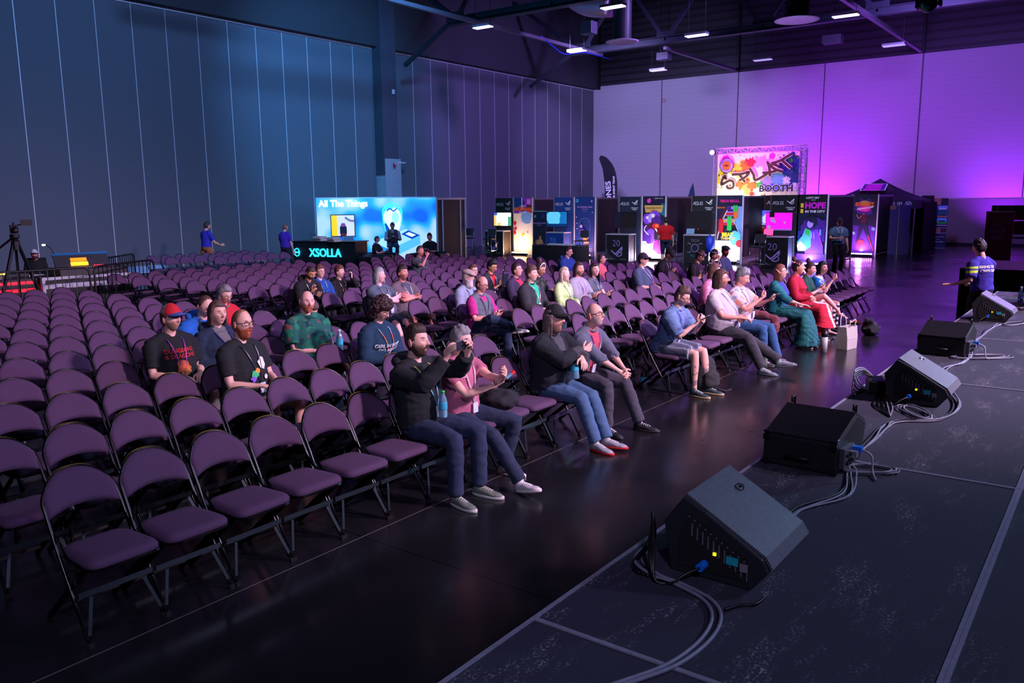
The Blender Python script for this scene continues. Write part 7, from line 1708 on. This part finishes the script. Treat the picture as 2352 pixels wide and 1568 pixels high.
MB().box((.22,-.1,1.99),(.2,.03,.12)).bar((.05,0,1.93),(.2,-.08,1.98),.02).build('viewfinder_screen', black_paint, t)
# ------------------------------------------------------------------ belongings
def hand_pt(key, side='R', off=(0,0,0), f=.09):
    I = INF[key]; sh, el, W, d, n, c_, sd = I['arms'][side]; return toworld(I, W+d*f+n*.02+Vector(off)), I
def phone(key, side, lab, off=(0,0,0), rx=35, rz=0, size=(.072,.010,.148), lit_=None, nm='phone', f=.09):
    p_, I = hand_pt(key, side, off, f); t = empty(nm, tuple(p_), I['t'].rotation_euler.z+R(rz), lab, 'phone' if nm == 'phone' else nm)
    MB().box((0,0,0),size,rx=R(rx)).build('case', mat('phone_case',(36,42,54),.35), t, bevel=.004)
    if lit_:
        e = Euler((R(rx),0,0)).to_matrix(); c_ = e @ Vector((0,size[1]/2+.001,0)); MB().box(tuple(c_),(size[0]*.88,.001,size[2]*.9),rx=R(rx)).build('screen', E3('phone_scr',(190,200,230),1.2), t)
    else:
        m = MB()
        for q in (-.02,0.02): m.lathe([(0,0),(.008,0),(.008,.003),(0,.003)],n=10,T=Matrix.Translation((q*.6,-size[1]/2,size[2]*.36)) @ Matrix.Rotation(math.pi/2,4,'X'))
        m.build('camera_lenses', black_paint, t)
    return t
I = INF['phone']; a = (I['arms']['R'][2]+I['arms']['R'][3]*.10+I['arms']['L'][2]+I['arms']['L'][3]*.08)/2+Vector((0,-.02,.01))
t = empty('phone', tuple(toworld(I,a)), R(10), 'slate phone held up sideways by the bearded man in black hoodie', 'phone')
MB().box((0,0,0),(.155,.010,.078)).build('case', mat('phone_case',(36,42,54),.35), t, bevel=.006)
m = MB(); m.box((.055,-.007,.018),(.034,.006,.034)); m.build('camera_bump', black_paint, t, bevel=.004)
MB().box((0,.0055,0),(.145,.001,.07)).build('screen', E3('phone_scr',(190,200,230),1.2), t)
a, I = hand_pt('pink','R',(.03,-.05,.03)); t = empty('small_canister', tuple(a), label='small clear and red canister held by the man in pink', cat='canister')
MB().tube([(-.04,0,-.02),(.01,-.02,.01)],.016,12).build('glass', mat('clear_plastic',(150,200,220),.1,trans=.6,spec=.6), t); MB().tube([(.01,-.02,.01),(.035,-.03,.026)],.018,12).build('red_band', ink['red'], t)
phone('undercut','L','dark phone held low by the man in denim shirt',(0,-.02,.02),60,lit_=1)
phone('aloha','L','dark phone held by the man in the floral shirt',(0,-.02,.02),60,lit_=1)
phone('vest','R','phone held by the balding man in vest',(.04,-.02,.02),70)
phone('phoneboy','L','black phone held to the mouth of the young man in hoodie',(0,0,-.01),10)
phone('darkphone','R','black tablet held up by the dark haired man',(.05,-.03,.03),10,size=(.17,.01,.24),nm='tablet')
phone('hoodblack','R','dark phone held by the shaven headed man',(0,-.02,.0),60)
phone('greendress','R','phone held by the woman in short green dress',(0,-.02,.02),40,lit_=1)
phone('elf','R','black phone lying on the lap of the teal gown',(.05,-.02,.01),90)
def bottle(loc, lab, capm, s=1., rx=0, body=None):
    t = empty('water_bottle', loc, 0, lab, 'bottle'); t.rotation_euler = (R(rx),0,0); t.scale = (s,s,s)
    MB().lathe([(0,0),(.030,0),(.033,.01),(.033,.06),(.030,.08),(.033,.10),(.033,.13),(.026,.16),(.013,.185),(.013,.2),(0,.2)],n=18).build('bottle_body', body or mat('clear_plastic',(150,200,220),.1,trans=.6,spec=.6), t, smooth=True)
    MB().lathe([(.034,.065),(.0345,.07),(.0345,.12),(.034,.125)],n=18).build('paper_label', mat('bottle_label',(60,170,200),.5), t, smooth=True)
    MB().lathe([(0,.195),(.016,.195),(.016,.215),(0,.215)],n=14).build('cap', capm, t, smooth=True)
    return t
def lap(key, off): I = INF[key]; return tuple(toworld(I, Vector(off)))
bottle(lap('phone',(-.02,-.16,.64)),'water bottle with green cap between the legs of the filming man',mat('green_cap',(40,190,80),.4))
bottle(lap('cap',(.0,-.22,.64)),'water bottle with blue label in the lap of the long haired man',mat('clear_cap',(170,210,230),.3),1.15,-8)
bottle(lap('greenshirt',(.17,-.24,.66)),'clear bottle with white cap held by the green shirted man',white_paint,1.15)
bottle((9.06,4.72,0),'dark tumbler bottle with white print standing under the denim shirt man',black_paint,1.25,body=black_paint)
t = empty('steel_bottle', (11.2,3.95,0), label='pale green steel bottle standing on floor by the dark trousers', cat='bottle')
MB().lathe([(0,0),(.036,0),(.038,.16),(.03,.20),(.014,.24),(.014,.27),(0,.27)],n=18).build('bottle_body', mat('sage_metal',(140,160,140),.3,.5), t, smooth=True); MB().lathe([(0,.265),(.017,.265),(.017,.30),(0,.30)],n=14).build('cap', alu, t, smooth=True)
# brochure on the chair
t = empty('brochure', (4.66,4.40,.50), R(10), 'blue and yellow brochure standing on empty seat beside the filming man', 'brochure')
MB().box((0,0,.075),(.145,.006,.20),rx=R(-28),rz=R(14)).build('cover', mat('brochure_blue',(10,80,180),.5), t); MB().box((.02,.012,.0),(.12,.006,.06),rx=R(-28),rz=R(14)).build('yellow_page', ink['yellow'], t)
m = MB()
for q in range(7): m.box((-.01,-.012-.012*q*.0+(.075+.0)*0,.12-.016*q),(.09,.004,.005),rx=R(-28),rz=R(14))
for v_i, v_ in enumerate(m.v): m.v[v_i] = (v_[0], v_[1]-(v_[2]-.075)*-.0+ -.003+ (v_[2]-.075)*.53*0.0, v_[2])
# bag on chair
m = MB(); m.ball((5.76,4.44,.57),(.19,.17,.085),20,12); b_ = remesh(m,.02,1); tag(finish(b_,'black_bag',cloth_m,None,(26,26,34),fold=.02,seed=4), 'crumpled black bag lying on the empty seat beside the man in pink', 'bag')
# backpack
t = empty('backpack', (9.35,4.02,0), R(-25), 'dark green backpack on floor under the man in denim shirt', 'backpack')
m = MB(); m.tube([(0,0,.02),(0,.0,.12),(0,.01,.28),(0,.02,.40),(0,.03,.45)],.1,16,ell=[(.15,.09,(1,0,0)),(.165,.11,(1,0,0)),(.155,.10,(1,0,0)),(.12,.07,(1,0,0)),(.05,.03,(1,0,0))])
finish(remesh(m,.015,3),'body',cloth_m,t,(30,34,34),fold=.010,seed=2)
m = MB(); m.tube([(0,-.07,.06),(0,-.11,.12),(0,-.10,.24),(0,-.07,.28)],.1,14,ell=[(.10,.04,(1,0,0)),(.12,.06,(1,0,0)),(.11,.05,(1,0,0)),(.05,.02,(1,0,0))]); finish(remesh(m,.015,2),'front_pocket',cloth_m,t,(36,40,40),fold=.006)
for q in (-.07,.07): MB().tube(spline([(q,.09,.40),(q*1.3,.17,.32),(q*1.4,.16,.12),(q*1.2,.10,.05)],5),.014,6).build('shoulder_strap', mat('strap_dark',(20,22,24),.8), t, smooth=True)
MB().tube(spline([(.1,-.05,.05),(.2,-.12,.01),(.32,-.10,.012)],5),.012,6).build('loose_strap', mat('strap_dark',(20,22,24),.8), t, smooth=True)
# maroon jacket across the floral shirt man's lap
m = MB(); x0 = INF['aloha']['t'].location.x
m.ball((x0+.26,4.16,.66),(.09,.17,.06),14,10); m.ball((x0+.27,3.99,.54),(.08,.06,.15),14,10); m.ball((x0+.25,4.3,.68),(.10,.10,.06),12,8)
tag(finish(remesh(m,.018,2),'maroon_jacket',cloth_m,None,(104,52,62),fold=.022,seed=5), 'maroon jacket draped over the knee of the floral shirt man', 'jacket')
# bags before the costume group
t = empty('tote_bag', (13.35,3.42,0), R(-12), 'beige canvas tote bag standing in front of the teal gown', 'tote bag')
m = MB(); sec = [(-.17,-.09),(.17,-.09),(.17,.09),(-.17,.09)]
vs = [(x*.92,y,0) for x,y in sec]+[(x,y*1.0,.18) for x,y in sec]+[(x*1.02,y*.75,.36) for x,y in sec]+[(x*.98,y*.62,.355) for x,y in sec]+[(x*.9,y*.85,.03) for x,y in sec]
m.add(vs,[(3,2,1,0)]+[(k*4+i,k*4+(i+1)%4,k*4+4+(i+1)%4,k*4+4+i) for k in range(4) for i in range(4)]+[(16,17,18,19)]); m.build('bag_body', mat('canvas',(176,170,160),.9,bump=.4,scale=50), t, bevel=.01)
for q in (-1,1): MB().tube(spline([(-.09,q*.07,.35),(-.08,q*.08,.46),(0,q*.10+(.05 if q<0 else 0),.55 if q>0 else .42),(.08,q*.08,.46),(.09,q*.07,.35)],5),.008,6,ell=None).build('handle', mat('handle_white',(205,205,210),.8), t, smooth=True)
p = Panel((.172,-.08,.05),(0,1,0),(0,0,1),.16,.28)
for i in range(14): p.blob(.2+.6*((i*37)%10)/10,.1+.8*((i*53)%10)/10,.12,ink[('green','yellow')[i%2]],i)
p.build('leaf_print', t)
t = empty('basket', (14.1,3.55,0), R(15), 'orange brown box basket with book lid beside the tote bag', 'basket')
MB().box((0,0,.14),(.22,.18,.27)).build('box_body', mat('basket_brown',(130,66,34),.7,bump=.4,scale=40), t, bevel=.01); MB().box((.04,-.03,.30),(.30,.22,.03),ry=R(12)).build('lid', mat('lid_brown',(110,64,36),.5), t)
m = MB(); m.ball((-.02,-.05,.33),(.05,.035,.015),10,6); m.ball((.08,.02,.315),(.05,.03,.015),10,6); m.build('orange_ornament', E3('orn',(240,110,30),.5), t, smooth=True)
t = empty('costume_bag', (14.95,3.45,0), label='dark bag with greenery and sequins on floor by the striped stockings', cat='bag')
m = MB(); m.ball((0,0,.10),(.22,.14,.10),16,10); m.ball((-.08,.02,.2),(.10,.09,.10),12,8); finish(remesh(m,.02,1),'bag_body',cloth_m,t,(24,22,30),fold=.03,seed=6)
m = MB(); rs = random.Random(4)
for i in range(60):
    a = rs.uniform(0,6.28); e_ = rs.uniform(.1,1.3); c_ = Vector((.22*math.cos(a)*math.cos(e_),.14*math.sin(a)*math.cos(e_),.10+.12*math.sin(e_))); dd = Vector((rs.uniform(-1,1),rs.uniform(-1,1),rs.uniform(-.5,1))).normalized()*.035; s2_ = dd.orthogonal().normalized()*.010
    m.add([c_-dd,c_+s2_,c_+dd,c_-s2_],[(0,1,2,3)])
m.build('leaves', mat('leaf_green',(60,110,50),.6), t)
t = empty('white_tumbler', (12.85,3.62,0), label='tall white tumbler with dark lid standing by the teal gown', cat='tumbler')
MB().lathe([(0,0),(.045,0),(.05,.24),(0,.24)],n=18).build('body', mat('tumbler_white',(176,180,184),.5), t, smooth=True); MB().lathe([(0,.24),(.052,.24),(.05,.29),(.02,.34),(0,.34)],n=16).build('lid', black_paint, t, smooth=True)
# back of the crew shirt, flower crown, pen
I = INF['crew']; T_ = Matrix.LocRotScale(I['t'].location, I['t'].rotation_euler, I['t'].scale)
sh_ = [k for k in kids(I['t']) if k.name.startswith('staff_tshirt')][0]; bv = BVHTree.FromPolygons([v.co for v in sh_.data.vertices],[tuple(p.vertices) for p in sh_.data.polygons])
m = MB()
for s_, h_, z_ in (('BRING YOUR',.36,.055),('OWN GAME',.30,.055)):
    vs, fs = text_mesh(s_, z_, 'CENTER', bold=.0018); P_ = I['P']; out = []
    for v in vs:
        o_ = P_+I['up']*(h_+v.y)+I['rt']*v.x-I['fw']*.6; r_ = bv.ray_cast(o_, I['fw']); out.append(r_[0]-I['fw']*.005 if r_[0] else o_+I['fw']*.45)
    m.add(out, fs)
m.build('back_print', ink['white'], sh_, recalc=False)
for key, lab_, col_ in (('red','flower_crown',None),('bun','headband',1)):
    I = INF[key]; m = MB(); 
    if key == 'red':
        rs = random.Random(9)
        for i in range(16):
            a = i/16*2*math.pi; m.m = i%2; m.ball(tuple(I['Hm'] @ Vector((.086*math.sin(a),-.10*math.cos(a)+.01,.075+.018*math.cos(a*3)))),.013,8,6)
        m.build('flower_crown', [ink['pink'],ink['cream']], I['t'], smooth=True)
    else:
        m.tube([I['Hm'] @ Vector((.088*math.cos(a),-.035,.02+.118*math.sin(a))) for a in [i*math.pi/10 for i in range(11)]],.011,8).build('headband', white_paint, I['t'], smooth=True)
for key, c_, lab_ in (('goggle','grey','goggles'),('masked','white','goggles')):
    I = INF[key]; m = MB()
    for q in (-1,1): m.lathe([(0,0),(.028,0),(.026,.02),(0,.02)],n=12,T=I['Hm'] @ Matrix.Translation((q*.032,-.088,.085)) @ Matrix.Rotation(R(60),4,'X'))
    m.tube([I['Hm'] @ Vector((.086*math.sin(a),-.10*math.cos(a),.08)) for a in [i*math.pi/8 for i in range(16)]],.007,6,closed=True).build('goggles', ink[c_], I['t'], smooth=True)
